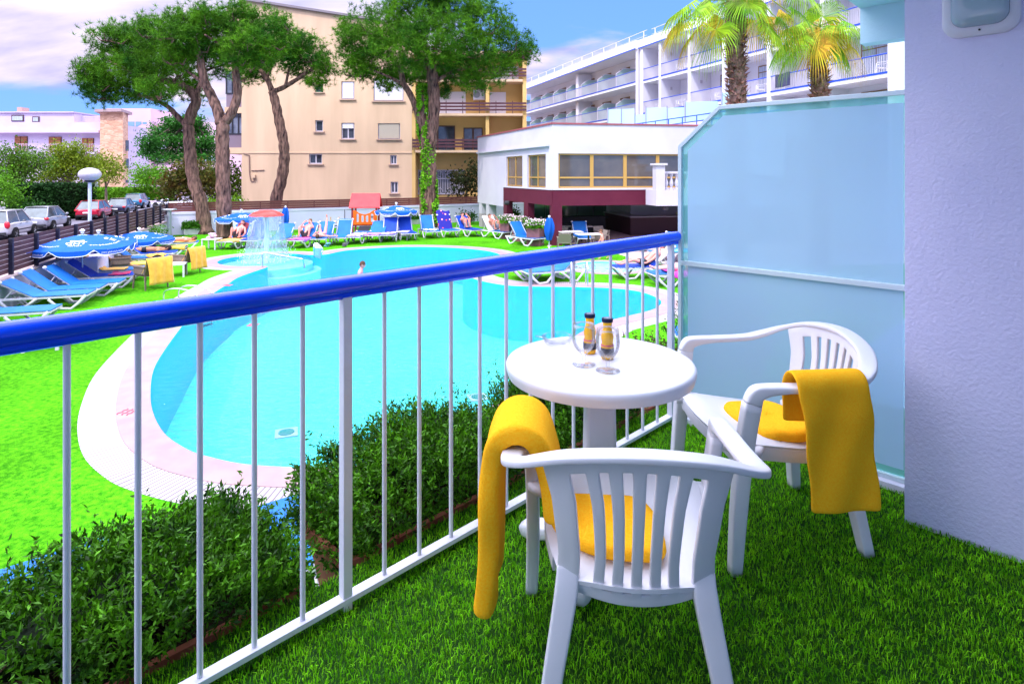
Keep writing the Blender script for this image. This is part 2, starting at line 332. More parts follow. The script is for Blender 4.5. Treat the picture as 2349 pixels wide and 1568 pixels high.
# ---- turf blades on the balcony
def pix(p): Y=np.maximum(p[:,1],.05); return CX+p[:,0]/Y*F, HV+(HC-p[:,2])/Y*F
def turf(n,s0,s1,p0,p1,seed):
    rg=np.random.default_rng(seed)
    s=rg.uniform(s0,s1,n); p=rg.uniform(p0,p1,n)
    X=.7043*s+.7098*p; Y=.7099*s-.7043*p
    P=np.stack([X,Y,np.zeros(n)],1); U,V=pix(P)
    k=(Y>.3)&(U>-250)&(U<2600)&(V<1800); P=P[k]; m=len(P)
    a=rg.uniform(0,2*PI,m); L_=rg.uniform(.011,.025,m); wd=rg.uniform(.0011,.0019,m); ln=rg.uniform(.1,.9,m); bd=rg.uniform(0,2*PI,m)
    side=np.stack([np.cos(a),np.sin(a),0*a],1); dr=np.stack([np.cos(bd),np.sin(bd),0*a],1)
    z=np.array([0,0,1.])
    b0=P-side*wd[:,None]; b1_=P+side*wd[:,None]
    mid=P+dr*(ln*.3*L_)[:,None]+z*(L_*.6)[:,None]
    m0=mid-side*wd[:,None]*.8; m1=mid+side*wd[:,None]*.8
    tip=P+dr*(ln*L_)[:,None]+z*(L_*(1-.35*ln))[:,None]
    V_=np.stack([b0,b1_,m1,m0,tip],1).reshape(-1,3)
    i=np.arange(m)*5
    F_=np.concatenate([np.stack([i,i+1,i+2],1),np.stack([i,i+2,i+3],1),np.stack([i+3,i+2,i+4],1)])
    return V_,F_
def fastmesh(name,V_,F_,mat_,parent=None,smooth=False):
    me=bpy.data.meshes.new(name); nv,nf=len(V_),len(F_); k=F_.shape[1]
    me.vertices.add(nv); me.vertices.foreach_set('co',V_.astype(np.float32).ravel())
    me.loops.add(nf*k); me.loops.foreach_set('vertex_index',F_.astype(np.int32).ravel())
    me.polygons.add(nf); me.polygons.foreach_set('loop_start',np.arange(nf,dtype=np.int32)*k)
    me.update(calc_edges=True); me.materials.append(mat_)
    o=bpy.data.objects.new(name,me); col.objects.link(o)
    if parent:
        o.parent=parent
    return o
V_,F_=turf(300000,-.4,4.2,-1.92,.99,3)
tag(fastmesh('artificial_grass',V_,F_,M_blade),'green artificial grass blades covering the balcony floor','grass',kind='stuff')

# ---- generic leaf cloud
def leaves(C,size,rg,up=.3,asp=.45,fold=.25,nper=1,dirs=None):
    """C: n x 3 centres -> leaf rhombi (two triangles), folded"""
    n=len(C)
    d=rg.normal(size=(n,3)) if dirs is None else dirs+rg.normal(size=(n,3))*.55
    d[:,2]+=up; d/=np.linalg.norm(d,axis=1)[:,None]
    q=rg.normal(size=(n,3)); q-=d*(q*d).sum(1)[:,None]; q/=np.linalg.norm(q,axis=1)[:,None]
    nrm=np.cross(d,q)
    L_=(size*rg.uniform(.65,1.3,n))[:,None]
    a=C; tip=C+d*L_; md=C+d*L_*.45
    l=md+q*L_*asp*.5+nrm*L_*fold*.3; r=md-q*L_*asp*.5+nrm*L_*fold*.3
    V_=np.stack([a,r,tip,l],1).reshape(-1,3); i=np.arange(n)*4
    return V_,np.concatenate([np.stack([i,i+1,i+2],1),np.stack([i,i+2,i+3],1)])
def join(parts):
    vs=[];fs=[];o=0
    for V_,F_ in parts: vs.append(V_);fs.append(F_+o);o+=len(V_)
    return np.concatenate(vs),np.concatenate(fs)

# ---- planters with clipped shrubs outside the railing
def planter(s0,s1,seed,label,h=.3,nspr=1500,lm_=None,rimz=-.01,dry=False):
    rg=np.random.default_rng(seed)
    t=thing('planter_shrub',label,'planter',sp((s0+s1)/2,-2.16,-.4),group='terracotta planters with shrubs along the balcony edge')
    P=rrect(s1-s0,.40,.06,4); cx_,cy_=(s0+s1)/2,-2.165
    Mx=SPM@Matrix.Translation((cx_,cy_,0))
    b=MB(Mx); Pi=rrect(s1-s0-.05,.35,.05,4); Pb=rrect(s1-s0-.14,.28,.05,4); P2=rrect(s1-s0-.04,.36,.05,4)
    n=len(P); secs=[(Pb,-.36),(P2,rimz-.06),(P,rimz-.055),(P,rimz),(Pi,rimz),(Pi,rimz-.06)]
    vs=[];fs=[]
    for pts,z in secs: vs+=[(x,y,z) for x,y in pts]
    for i in range(len(secs)-1): fs+=[(i*n+k,i*n+(k+1)%n,(i+1)*n+(k+1)%n,(i+1)*n+k) for k in range(n)]
    fs+=[tuple(range(n))[::-1]]
    b.add(vs,fs); obj('pot',b,M_terra,t,smooth='a')
    b=MB(Mx); b.prism(rrect(s1-s0-.052,.346,.05,4),rimz-.07,rimz-.05); obj('soil',b,M_soil,t)
    # stems
    st=MB(SPM); tips=[]
    for k in range(26 if not dry else 14):
        s=rg.uniform(s0+.12,s1-.12); p=rg.uniform(-2.28,-2.05); q=(s,p,rimz-.05)
        e=(s+rg.uniform(-.12,.12),p+rg.uniform(-.2,.14),rg.uniform(.05,h)); m_=((s+e[0])/2+rg.uniform(-.02,.02),(p+e[1])/2,(q[2]+e[2])/2)
        st.tube([q,m_,e],[.006,.004,.002],5); tips.append(e)
    obj('stem',st,mat('stem',(.09,.05,.03),.8),t)
    # sprigs in a bulging box volume
    C=[];D=[]
    ns=nspr
    u=rg.uniform(0,1,(ns*3,3)); s=s0-.02+(s1-s0+.04)*u[:,0]; p=-2.52+.62*u[:,1]; z=rimz-.10+(h+.10)*u[:,2]
    top=h*(.80+.20*np.sin(s*5.1+seed)+.10*np.sin(s*13+seed*2))
    c=(np.abs(p+2.18)/.35)**4+(np.abs(s-(s0+s1)/2)/((s1-s0)/2-.01))**6+(np.maximum(z,0)/top)**3
    k=(c<1.0)&(c>.12)&~((p>-1.965)&(z<.02)); P3=np.stack([s,p,z],1)[k][:ns]
    W=P3@np.array([[.7043,.7099,0],[.7098,-.7043,0],[0,0,1.]])
    cen=np.array(sp((s0+s1)/2,-2.2,.0)); parts=[]
    out_=W-cen; out_/=np.linalg.norm(out_,axis=1)[:,None]; out_[:,2]+=.8; out_/=np.linalg.norm(out_,axis=1)[:,None]
    for j in range(11):   # each sprig: leaves along a short shoot
        off=out_*(j*.0075)+rg.normal(size=W.shape)*.003
        dd=rg.normal(size=W.shape); dd-=out_*(dd*out_).sum(1)[:,None]*.5; dd/=np.linalg.norm(dd,axis=1)[:,None]
        parts.append(leaves(W+off,.024 if not dry else .024,rg,up=.35,asp=.36,dirs=dd*.9+out_*.6))
    b=MB(SPM@Matrix.Translation(((s0+s1)/2,-2.18,h*.42))); b.ell((0,0,0),(s1-s0)/2*.62,.13,h*.40,20,12,None,.08); obj('shade_core',b,mat('hedge_inner_shade',(.004,.010,.003),.95,c2=(.008,.018,.004),scale=20),t)  # near-black blob stands in for the shade between the leaves
    # long free shoots on the top and outside
    nl=60
    s=rg.uniform(s0+.1,s1-.1,nl);p=rg.uniform(-2.45,-2.0,nl); B=np.stack([s,p,np.full(nl,h*.75)],1)@np.array([[.7043,.7099,0],[.7098,-.7043,0],[0,0,1.]])
    dr=np.stack([rg.normal(0,.35,nl),rg.normal(0,.35,nl),np.ones(nl)],1)
    for j in range(16): parts.append(leaves(B+dr*(j*.0095),.025,rg,up=.4,asp=.34))
    V_,F_=join(parts); V_=V_-np.array(t.location)
    fastmesh('foliage',V_,F_,lm_ or M_leaf,t)
    return t
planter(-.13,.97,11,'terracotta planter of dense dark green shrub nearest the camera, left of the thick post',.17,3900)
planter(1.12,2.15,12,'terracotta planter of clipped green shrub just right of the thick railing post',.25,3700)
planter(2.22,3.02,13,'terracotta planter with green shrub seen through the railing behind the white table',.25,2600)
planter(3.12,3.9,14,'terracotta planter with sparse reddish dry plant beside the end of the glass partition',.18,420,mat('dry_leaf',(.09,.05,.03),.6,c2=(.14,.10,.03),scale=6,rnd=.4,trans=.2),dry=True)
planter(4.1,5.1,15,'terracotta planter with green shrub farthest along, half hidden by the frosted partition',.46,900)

# ================================================================= TABLE
tb=thing('round_table','round white plastic pedestal table standing by the balcony railing','table',(.328,2.23,0))
b=MB(); b.lathe([(.0,.690),(.30,.690),(.338,.675),(.343,.676),(.35,.700),(.351,.712),(.347,.720),(.338,.7242),(0,.7250)],72,Matrix.Translation((.328,2.23,0))); obj('tabletop',b,M_plast,tb,smooth='a')
b=MB(); 
b.add(*(lambda vs:(vs,[(0,3,2,1),(4,5,6,7),(0,1,5,4),(1,2,6,5),(2,3,7,6),(3,0,4,7)]))([(.328+x*a,2.23+y*a,z) for z,a in ((.06,.062),(.689,.052)) for x,y in ((-1,-1),(1,-1),(1,1),(-1,1))])); obj('pedestal',b,M_plast,tb,bevel=.012)
for an in (-112,-22,68,158):
    d=Vector((math.cos(R(an)),math.sin(R(an)),0)); c=Vector((.328,2.23,0)); sd_=Vector((-d.y,d.x,0))
    b=MB(); b.sweep([c+d*.03+Vector((0,0,.075)),c+d*.12+Vector((0,0,.062)),c+d*.22+Vector((0,0,.042)),c+d*.285+Vector((0,0,.035)),c+d*.31+Vector((0,0,.025))],[sd_]*5,[.10,.095,.085,.075,.05],[.05,.05,.055,.06,.04]); obj('leg',b,M_plast,tb,smooth=True)

# ---- glass things on the table
TZ=.7251
M_gl=glassy('drinking_glass',(.97,.98,1),rough=.01,ior=1.5)
M_juice=mat('orange_juice',(1,.56,.001),.25,c2=(1,.50,.001),scale=40,spec=.5,trans=.15); M_cap=mat('bottle_cap',(.008,.015,.05),.3,c2=(.012,.02,.06),scale=9)
def bottle(loc,label,rz):
    t=thing('juice_bottle',label,'bottle',loc,group='juice bottles on the round table')
    T=Matrix.Translation(loc)@Matrix.Rotation(rz,4,'Z')
    prof=[(.0,.002),(.022,.002),(.0235,.006),(.024,.03),(.0238,.045),(.021,.058),(.0215,.064),(.0235,.078),(.0235,.085),(.020,.100),(.0165,.112),(.0160,.130),(.0178,.139)]
    b=MB(T); b.lathe(prof+[(0,.139)],32); obj('juice',b,M_juice,t,smooth='a')
    b=MB(T); b.lathe([(.0256,.018),(.0258,.019),(.0254,.043),(.0250,.0435)],32,cap=False); obj('band',b,mat('label_band',(.012,.012,.02),.4,c2=(.06,.045,.05),scale=120),t,smooth=True)
    b=MB(T); b.lathe([(.0252,.0505),(.0225,.0565)],32,cap=False); obj('label',b,mat('fruit_label',(.75,.20,.08),.4,c2=(.6,.10,.22),scale=80),t,smooth=True)
    b=MB(T); b.lathe([(.0195,.139),(.0212,.1395),(.0214,.151),(.020,.1535),(.0,.1538)],32); c=obj('cap',b,M_cap,t,smooth='a')
    b=MB(T@Matrix.Translation((0,0,.1542))); 
    b.tube([(.0115*math.cos(a),.0095*math.sin(a),0) for a in np.linspace(0,2*PI,25)],.0007,5); b.tube([(-.004,-.004,0),(-.001,.004,0),(.002,.003,0),(.0,-.002,0),(.004,-.003,0)],.0008,5); obj('emblem',b,mat('cap_mark',(.75,.78,.85),.4),c)
    return t
b1_=bottle(Vector((.303,2.315,TZ)),'orange juice bottle with dark cap standing behind the left wine glass',.3)
bottle(Vector((.36,2.245,TZ)),'orange juice bottle with dark cap standing behind the right wine glass',-.2)
def text_mesh(s,size,name='text',align='CENTER',ext=0.0):
    cu=bpy.data.curves.new(name,'FONT'); cu.body=s; cu.size=size; cu.align_x=align; cu.align_y='CENTER'; cu.extrude=ext; cu.resolution_u=2
    o=bpy.data.objects.new('tmp',cu); col.objects.link(o); dg=bpy.context.evaluated_depsgraph_get(); dg.update()
    me=bpy.data.meshes.new_from_object(o.evaluated_get(dg)); bpy.data.objects.remove(o); bpy.data.curves.remove(cu)
    mb=MB(); mb.v=[tuple(v.co) for v in me.vertices]; mb.f=[tuple(p.vertices) for p in me.polygons]; bpy.data.meshes.remove(me); return mb
_TX={}
def text_on(mb,s,size,M,fn=None):
    k=(s,)
    if k not in _TX: _TX[k]=text_mesh(s,1.0)
    t=_TX[k]; vs=[Vector(v)*size for v in t.v]
    if fn: vs=[fn(v) for v in vs]
    mb.add(vs,t.f,M)
def wine(loc,label,rz):
    t=thing('wine_glass',label,'glass',loc,group='empty stemmed glasses on the round table')
    T=Matrix.Translation(loc)
    op=[(0,.001),(.040,.001),(.043,.0025),(.040,.004),(.012,.009),(.0075,.014),(.0062,.026),(.0075,.036),(.0135,.043),(.026,.053),(.036,.068),(.0415,.086),(.0425,.104),(.0405,.130),(.0385,.150)]
    ip=[(.0373,.150),(.0393,.130),(.0413,.104),(.0402,.087),(.0345,.070),(.024,.056),(.010,.049),(0,.048)]
    b=MB(T); b.lathe(op+ip,40); obj('bowl_and_stem',b,mat_glass,t,smooth=True)
    b=MB(T@Matrix.Translation((0,-.026,.0088))@Matrix.Rotation(R(8),4,'X')); text_on(b,'G',.013,Matrix.Translation((-.009,0,0))); o=obj('letter',b,mat('print_red',(.55,.01,.03),.5),t)
    b=MB(T@Matrix.Translation((0,-.026,.0088))@Matrix.Rotation(R(8),4,'X')); text_on(b,'HT',.013,Matrix.Translation((.006,0,0))); obj('letter',b,mat('print_dark',(.02,.02,.05),.5),t)
mat_glass=glassy('wine_glass_glass',(.97,.975,.99),rough=.01,fac=.02,edge=.6,blend=.24)
wine(Vector((.262,2.172,TZ)),'empty stemmed wine glass, the left one farther from the camera',0)
wine(Vector((.339,2.105,TZ)),'empty stemmed wine glass, the right one nearer the camera',0)
t=thing('glass_ashtray','shallow clear glass ashtray bowl with a pointed lip left of the wine glasses','ashtray',(.186,2.44,TZ))
b=MB(Matrix.Translation((.186,2.44,TZ))); b.lathe([(0,.001),(.042,.001),(.05,.006),(.062,.024),(.0645,.032),(.062,.034),(.058,.026),(.047,.011),(.04,.007),(0,.006)],40)
obj('bowl',b,mat_glass,t,smooth=True)
b=MB(Matrix.Translation((.186,2.44,TZ))); b.sweep([(-.058,0,.028),(-.075,-.004,.032),(-.09,-.006,.033)],[(0,1,0)]*3,[.03,.018,.004],[.006,.005,.003]); obj('lip',b,mat_glass,t,smooth=True)

# ================================================================= CHAIRS
def crom(P,n=6):
    P=[Vector(p) for p in P]; out_=[]
    for i in range(len(P)-1):
        p0=P[max(i-1,0)];p1=P[i];p2=P[i+1];p3=P[min(i+2,len(P)-1)]
        for k in range(n):
            t=k/n; out_.append(.5*((2*p1)+(-p0+p2)*t+(2*p0-5*p1+4*p2-p3)*t*t+(-p0+3*p1-3*p2+p3)*t**3))
    return out_+[P[-1]]
def interp(vals,m):
    x=np.linspace(0,len(vals)-1,m); return np.interp(x,range(len(vals)),vals)
def make_chair():
    t=thing('garden_chair','','chair',(0,0,0),group='white plastic garden chairs on our balcony')
    def W_(z): # half width of the back at height
        return np.interp(z,[.34,.42,.55,.70,.80],[.197,.202,.222,.255,.285])
    def back(x,z): # y of back surface
        yl=np.interp(z,[.34,.42,.60,.80],[-.215,-.232,-.275,-.315]); return yl+1.05*x*x
    # seat
    def seat(u,v):
        y=-.240+.480*u+.04*(2*v-1)**2*max(0,1-u*3); x=(v-.5)*2*np.interp(u,[0,.2,.5,1],[.180,.205,.235,.245])
        z=.366+.068*u-.012*math.sin(PI*min(1,u*1.1))*(1-(2*v-1)**2)
        if u>.9: z-=(u-.9)**2*2.2
        z-=abs(2*v-1)**8*.018
        y+= (1-(2*v-1)**2)*.03*(u>.5)*(u-.5)*2
        return (x,y,z)
    b=MB(); b.grid(seat,20,16,.012)
    pr=[seat(.25+k*.075,1) for k in range(11)]; pl_=[seat(.25+k*.075,0) for k in range(11)]; pf=[seat(1,k/10) for k in range(11)]
    for pth,sd in ((pr,(1,0,0)),(pl_,(1,0,0)),(pf,(0,1,0))):
        b.sweep([Vector(q)+Vector((0,0,-.02)) for q in pth],[sd]*11,[.010]*11,[.045]*11,n=8)
    s=obj('seat',b,M_plast,t,smooth='a',world=False)
    # slots
    b=MB()
    for x in (-.045,.03):
        b=MB(); b.box(x-.004,x+.004,-.196,-.180,.3775,.3805); obj('slot',b,mat('slot_dark',(.03,.06,.02),.9),s,world=False)
    # back: one moulded panel (lower band, two wide stiles, five slats) with slots left open
    NS=5; sw=.072; ub=[-1,-.72]
    for k in range(NS):
        c=-.72+1.44*(k+1)/(NS+1); ub+=[c-sw,c+sw]
    ub+=[.72,1]; us=[];slot=[]
    for i in range(len(ub)-1):
        m_=3 if i%2==0 else 2
        for j in range(m_): us.append(ub[i]+(ub[i+1]-ub[i])*j/m_); slot.append(i%2==1)
    us.append(1.0)
    zl=[0,.5,1]+[1+2*(j/12) for j in range(1,13)]+[3.5,4]
    def zof(x,q):
        b0=.318+.030*x*x; b1=.352+.020*x*x; t0=.700-.050*x*x; t1=.742-.052*x*x
        return b0+(b1-b0)*q if q<=1 else (b1+(t0-b1)*(q-1)/2 if q<=3 else t0+(t1-t0)*(q-3))
    vs=[];fs=[];nz_=len(zl)
    for x in us:
        for q in zl:
            z=zof(x,q); w_=np.interp(z,[.31,.36,.45,.60,.70,.80],[.205,.200,.196,.212,.240,.280])
            X=w_*x*(1-.05*math.sin(PI*min(1,max(0,(z-.35)/.35))) if abs(x)<.71 else 1); vs.append((X,back(X,z)-.012*math.sin(PI*(z-.33)/.4),z))
    for i in range(len(us)-1):
        for j in range(nz_-1):
            if slot[i] and 1<=zl[j]<3: continue
            fs.append((i*nz_+j,(i+1)*nz_+j,(i+1)*nz_+j+1,i*nz_+j+1))
    b=MB(); b.add(vs,fs); bk=obj('backrest',b,M_plast,t,smooth='a',world=False)
    so_=bk.modifiers.new('s','SOLIDIFY'); so_.thickness=.014; so_.offset=0; bv=bk.modifiers.new('b','BEVEL'); bv.width=.0035; bv.segments=2; bv.limit_method='ANGLE'
    # arms and top rail
    half=[(.304,.205,.585),(.305,.190,.618),(.306,.150,.630),(.310,.08,.634),(.318,-.02,.634),(.326,-.10,.636),(.318,-.175,.655),(.274,-.240,.688),(.168,-.290,.728),(0,-.314,.746)]
    path=crom(half+[(-x,y,z) for x,y,z in half[-2::-1]],5)
    m=len(path); hw=[.040,.048,.056,.060,.060,.060,.060,.060,.060,.060]; ht=[.062,.052,.034,.024,.022,.022,.022,.020,.018,.018]
    ws=interp(hw+hw[-2::-1],m); ts=interp(ht+ht[-2::-1],m)
    sides=[]
    for i in range(m):
        tt=(path[min(i+1,m-1)]-path[max(i-1,0)]).normalized(); s_=Vector((0,0,1)).cross(tt)
        s_=s_ if s_.length>.35 else Vector((1 if path[i].x>0 else -1,0,0))
        sides.append(s_)
    b=MB(); b.sweep(path,sides,ws,ts,n=16,e=.38); obj('armrest_rail',b,M_plast,t,smooth=True,world=False)
    # lip: thin outward flange under the top rail
    # legs
    for sgn in (-1,1):
        b=MB(); P=crom([(sgn*.292,.262,0),(sgn*.286,.246,.2),(sgn*.289,.226,.42),(sgn*.304,.205,.588)],4); mm=len(P)
        b.sweep(P,[(1,0,0)]*mm,interp([.040,.044,.042,.040],mm),interp([.040,.052,.06,.062],mm),n=16,e=.3)
        # gusset joining the leg to the seat
        b.sweep([(sgn*.225,.20,.40),(sgn*.262,.205,.398),(sgn*.284,.222,.395)],[(0,1,0)]*3,[.16,.10,.06],[.03,.03,.035],n=10)
        obj('leg',b,M_plast,t,smooth=True,world=False)
        b=MB(); P=crom([(sgn*.236,-.262,0),(sgn*.205,-.235,.18),(sgn*.176,-.203,.345),(sgn*.176,-.190,.40)],4); mm=len(P)
        b.sweep(P,[(1,0,0)]*mm,interp([.044,.052,.060,.052],mm),interp([.040,.044,.046,.03],mm),n=16,e=.22); obj('leg',b,M_plast,t,smooth=True,world=False)
    return t
ch1=make_chair(); ch1.location=(.335,1.735,0); ch1.rotation_euler=(0,0,R(-5)); ch1['label']='white plastic armchair seen from behind, nearest the camera with towel over left arm'
ch2=dup(ch1,(1.035,2.44,0),R(95),'white plastic armchair against the frosted partition with yellow towel on near arm',(1.03,1.03,1.04))
# ---- towels
def towel_mat(name,c,c2):
    m=mat(name,c,.95,c2=c2,scale=160,bump=.6,bscale=260,sheen=0,dist=.004,spec=.05); return m
M_tow=towel_mat('yellow_terry',(1,.43,.010),(1,.53,.025))
def draped(name,label,prof,y0,y1,M,th,flare=0,skew=0,seed=1,nv=9,round_=0,cat='towel',mat_=None,border=True):
    """cloth over an armrest: prof = list of (x,z), runs y0..y1"""
    P=crom([(x,0,z) for x,z in prof],3); m=len(P); rg=random.Random(seed); ph=rg.uniform(0,6)
    def f(u,v):
        q=P[min(int(round(u*(m-1))),m-1)]; dr=max(0,(P[m//2].z if False else max(p.z for p in P))-q.z)
        y=y0+(y1-y0)*v; yc=(y0+y1)/2; y=yc+(y-yc)*(1+flare*dr)
        wob=.006*math.sin(v*9+ph+q.z*14)*min(1,dr*8); 
        rr=0
        if round_: 
            e=abs(2*v-1); y=yc+(y-yc)*(1-round_*max(0,dr-.3)*0)
        hem=.004 if (th<.03 and q.x<-.34 and (.585<q.z<.60 or .545<q.z<.56)) else 0
        return (q.x+wob*(1 if q.x<-.28 else -1)-hem,y+.004*math.sin(q.z*30+ph)-(skew*dr if q.x<-.3 else 0),q.z)
    b=MB(); b.grid(f,m-1,nv,th)
    me_o=obj(name,b,mat_ or M_tow,world=False,smooth=True)
    me_o.matrix_world=M; sub=me_o.modifiers.new('round','SUBSURF'); sub.levels=2; sub.render_levels=2
    tag(me_o,label,cat); return me_o
CH2=TR((1.035,2.44,0),R(95),1.033); CH1=TR((.335,1.735,0),R(-5))
draped('towel','folded yellow towel hanging over the near armrest of the chair by the partition',[(.245-.0,.50),(.262,.60),(.270,.662),(.292,.686),(.318,.690),(.343,.670),(.350,.60),(.352,.45),(.356,.33),(.360,.235)][::1] and [(-x,z) for x,z in [(.258,.50),(.262,.60),(.268,.655),(.288,.682),(.318,.684),(.345,.660),(.352,.60),(.354,.45),(.357,.33),(.360,.235)]],-.185,.070,CH2,.012,flare=-.1,skew=.09,seed=4)
draped('towel','rolled yellow towel hanging over the left armrest of the nearest chair',[(-x,z) for x,z in [(.240,.44),(.255,.54),(.272,.612),(.290,.648),(.318,.656),(.347,.640),(.358,.57),(.365,.44),(.374,.28),(.382,.155)]],-.10,.16,CH1,.060,flare=.05,seed=9)
def pad(name,label,P,z,h,M,rz=0,seed=2):
    n=len(P); c=Vector((sum(p[0] for p in P)/n,sum(p[1] for p in P)/n,0)); rg=random.Random(seed)
    C=crom([(p[0],p[1],0) for p in P]+[(P[0][0],P[0][1],0)],5)[:-1]; m=len(C); b=MB(); vs=[]; fs=[]
    secs=[(.97,0),(1.0,.3),(.99,.65),(.94,.9),(.82,1.0),(.5,1.06),(.05,1.08)]
    for a,q in secs:
        for k,p in enumerate(C): vs.append((c.x+(p.x-c.x)*a,c.y+(p.y-c.y)*a,z+h*q*(1+.06*math.sin(k*.9+a*7))))
    for i in range(len(secs)-1): fs+=[(i*m+k,i*m+(k+1)%m,(i+1)*m+(k+1)%m,(i+1)*m+k) for k in range(m)]
    fs+=[tuple(range(m))[::-1],tuple((len(secs)-1)*m+k for k in range(m))]
    b.add(vs,fs); o=obj(name,b,M_tow,world=False,smooth=True); o.matrix_world=M; return tag(o,label,'towel')
pad('folded_towel','folded yellow towel lying on the seat of the nearest chair',[(-.21,.10),(-.05,.115),(.06,.09),(.09,-.02),(.085,-.15),(0,-.17),(-.10,-.155),(-.19,-.09),(-.225,0)],.398,.035,CH1,seed=5)
pad('folded_towel','folded yellow towel lying on the seat of the chair by the partition',[(-.215,.03),(-.19,.11),(-.05,.15),(.08,.13),(.11,.02),(.07,-.09),(-.06,-.11),(-.20,-.08)],.405,.042,CH2,seed=6)
# ================================================================= GROUND, POOL, WALLS, BUILDINGS
def spline2(P,n=6,closed=True):
    P=[Vector((p[0],p[1],0)) for p in P]; N_=len(P); o=[]
    for i in range(N_):
        p0,p1,p2,p3=P[i-1],P[i],P[(i+1)%N_],P[(i+2)%N_]
        for k in range(n):
            t=k/n; q=.5*((2*p1)+(-p0+p2)*t+(2*p0-5*p1+4*p2-p3)*t*t+(-p0+3*p1-3*p2+p3)*t**3); o.append((q.x,q.y))
    return o
def gxy(u,v,z=None): p=gp(u,v,z); return (p.x,p.y)
SPC=(gp(616,594).x,27.2); SPR=2.02
pool_px=[(345,905),(352,850),(378,803),(418,748),(455,700),(497,668),(523,652),(546,637),(584,623),(614,611)]
arc=[(SPC[0]+SPR*math.cos(a),SPC[1]+SPR*math.sin(a)) for a in np.linspace(R(262),R(50),13)]
pool_px2=[(747,584),(787,576),(838,571),(915,567),(991,567),(1058,570),(1110,575),(1141,582),(1150,591),(1128,602),(1090,611),(1064,620),(1066,630),(1097,643),(1154,654),(1211,657.5),(1323,659),(1408,662),(1465,669),(1504,682),(1517,693),(1508,705),(1479,716),(1408,733),(1363,747),(1290,790),(1215,860),(1130,930),(1030,1000),(930,1045),(804,1071),(720,1073),(635,1071),(550,1064),(466,1045),(423,1028),(377,995),(352,950)]
raw=[gxy(*p) for p in pool_px]+arc+[gxy(*p) for p in pool_px2]
PO=spline2(raw,5)
def offset_poly(P,d):
    n=len(P); A=sum(P[i][0]*P[(i+1)%n][1]-P[(i+1)%n][0]*P[i][1] for i in range(n)); sg=-1 if A>0 else 1
    Q=[]
    for i in range(n):
        a,c=Vector(P[(i-2)%n]),Vector(P[(i+2)%n]); t=(c-a).normalized(); nrm=Vector((-t.y,t.x))*sg
        Q.append(Vector(P[i])+nrm*d)
    # keep only points truly at distance d
    pts=np.array(P); ok=[]
    for q in Q:
        dd=np.sqrt(((pts-np.array(q))**2).sum(1)).min(); ok.append(dd>abs(d)*.93)
    return [tuple(q) for q,k in zip(Q,ok) if k]
def fill_polys(loops,z,holes_pts):
    vs=[];es=[]
    for lp_ in loops:
        o=len(vs); n=len(lp_); vs+=[Vector((x,y)) for x,y in lp_]; es+=[(o+i,o+(i+1)%n) for i in range(n)]
    r=geometry.delaunay_2d_cdt(vs,es,[],0,1e-5)
    V2,F2=r[0],r[2]
    def inside(p,P):
        c=False; n=len(P); x,y=p
        for i in range(n):
            x1,y1=P[i];x2,y2=P[i-1]
            if (y1>y)!=(y2>y) and x<(x2-x1)*(y-y1)/(y2-y1)+x1: c=not c
        return c
    mb=MB(); keep=[]
    for f in F2:
        c=((V2[f[0]].x+V2[f[1]].x+V2[f[2]].x)/3,(V2[f[0]].y+V2[f[1]].y+V2[f[2]].y)/3)
        if inside(c,loops[0]) and not any(inside(c,h) for h in loops[1:]): keep.append(tuple(f))
    mb.add([(v.x,v.y,z) for v in V2],keep); return mb
K1=offset_poly(PO,.50); K2=offset_poly(PO,1.0)
CP=(3.97,25.1); CPR=1.5
circ=lambda r,n=48,c=CP:[(c[0]+r*math.cos(2*PI*k/n),c[1]+r*math.sin(2*PI*k/n)) for k in range(n)]
# lawn sheet
M_lawn=mat('lawn_turf',(.035,.27,.006),.95,c2=(.14,.56,.012),scale=14,det=12,bump=1,bscale=45,dist=.05,spec=.03)
M_street=mat('asphalt',(.11,.10,.14),.9,c2=(.15,.14,.18),scale=3,bump=.2,bscale=80,det=8)
M_pave=mat('pink_paving',(.50,.34,.37),.85,c2=(.56,.39,.41),scale=4,bump=.1,bscale=50)
M_white=mat('white_wall_paint',(.66,.63,.80),.85,c2=(.60,.57,.76),scale=1.1,bump=.12,bscale=30)
M_whiteb=mat('white_facade',(.52,.49,.58),.85,c2=(.45,.42,.52),scale=.5,bump=.08,bscale=20)
fl0=Vector((-14.5,16.9,0)); fdir=Vector((-.351,1,0)).normalized()
def fp(t): return fl0+fdir*t     # along left fence
cor=Vector((-21.95,38.1,0)); wdir=Vector((19.3,11.4,0)).normalized()    # far wall direction
def fw(t): return cor+wdir*t
lawn_out=[(-11.5,3.0),(24,3.0),(40,20),(40,62),(8,58)]+[(fw(24).x,fw(24).y),(cor.x,cor.y)]+[(fp(-10).x,fp(-10).y)]
t_=M_lawn.node_tree; pb_=t_.nodes['Principled BSDF']; src_=pb_.inputs['Base Color'].links[0].from_socket
ln=t_.nodes.new('ShaderNodeTexNoise'); ln.inputs['Scale'].default_value=.55; ln.inputs['Detail'].default_value=6; lr=t_.nodes.new('ShaderNodeMapRange'); lr.inputs[1].default_value=.3; lr.inputs[2].default_value=.7; lr.inputs[3].default_value=.55; lr.inputs[4].default_value=.98
tc_=t_.nodes.new('ShaderNodeTexCoord'); t_.links.new(tc_.outputs['Object'],ln.inputs['Vector']); t_.links.new(ln.outputs[0],lr.inputs[0]); vm=t_.nodes.new('ShaderNodeVectorMath'); vm.operation='SCALE'; t_.links.new(src_,vm.inputs[0]); t_.links.new(lr.outputs[0],vm.inputs['Scale']); t_.links.new(vm.outputs[0],pb_.inputs['Base Color'])
b=fill_polys([lawn_out,K1,circ(CPR+.02)],GZ,None); struct('lawn',b,M_lawn,recalc=False)
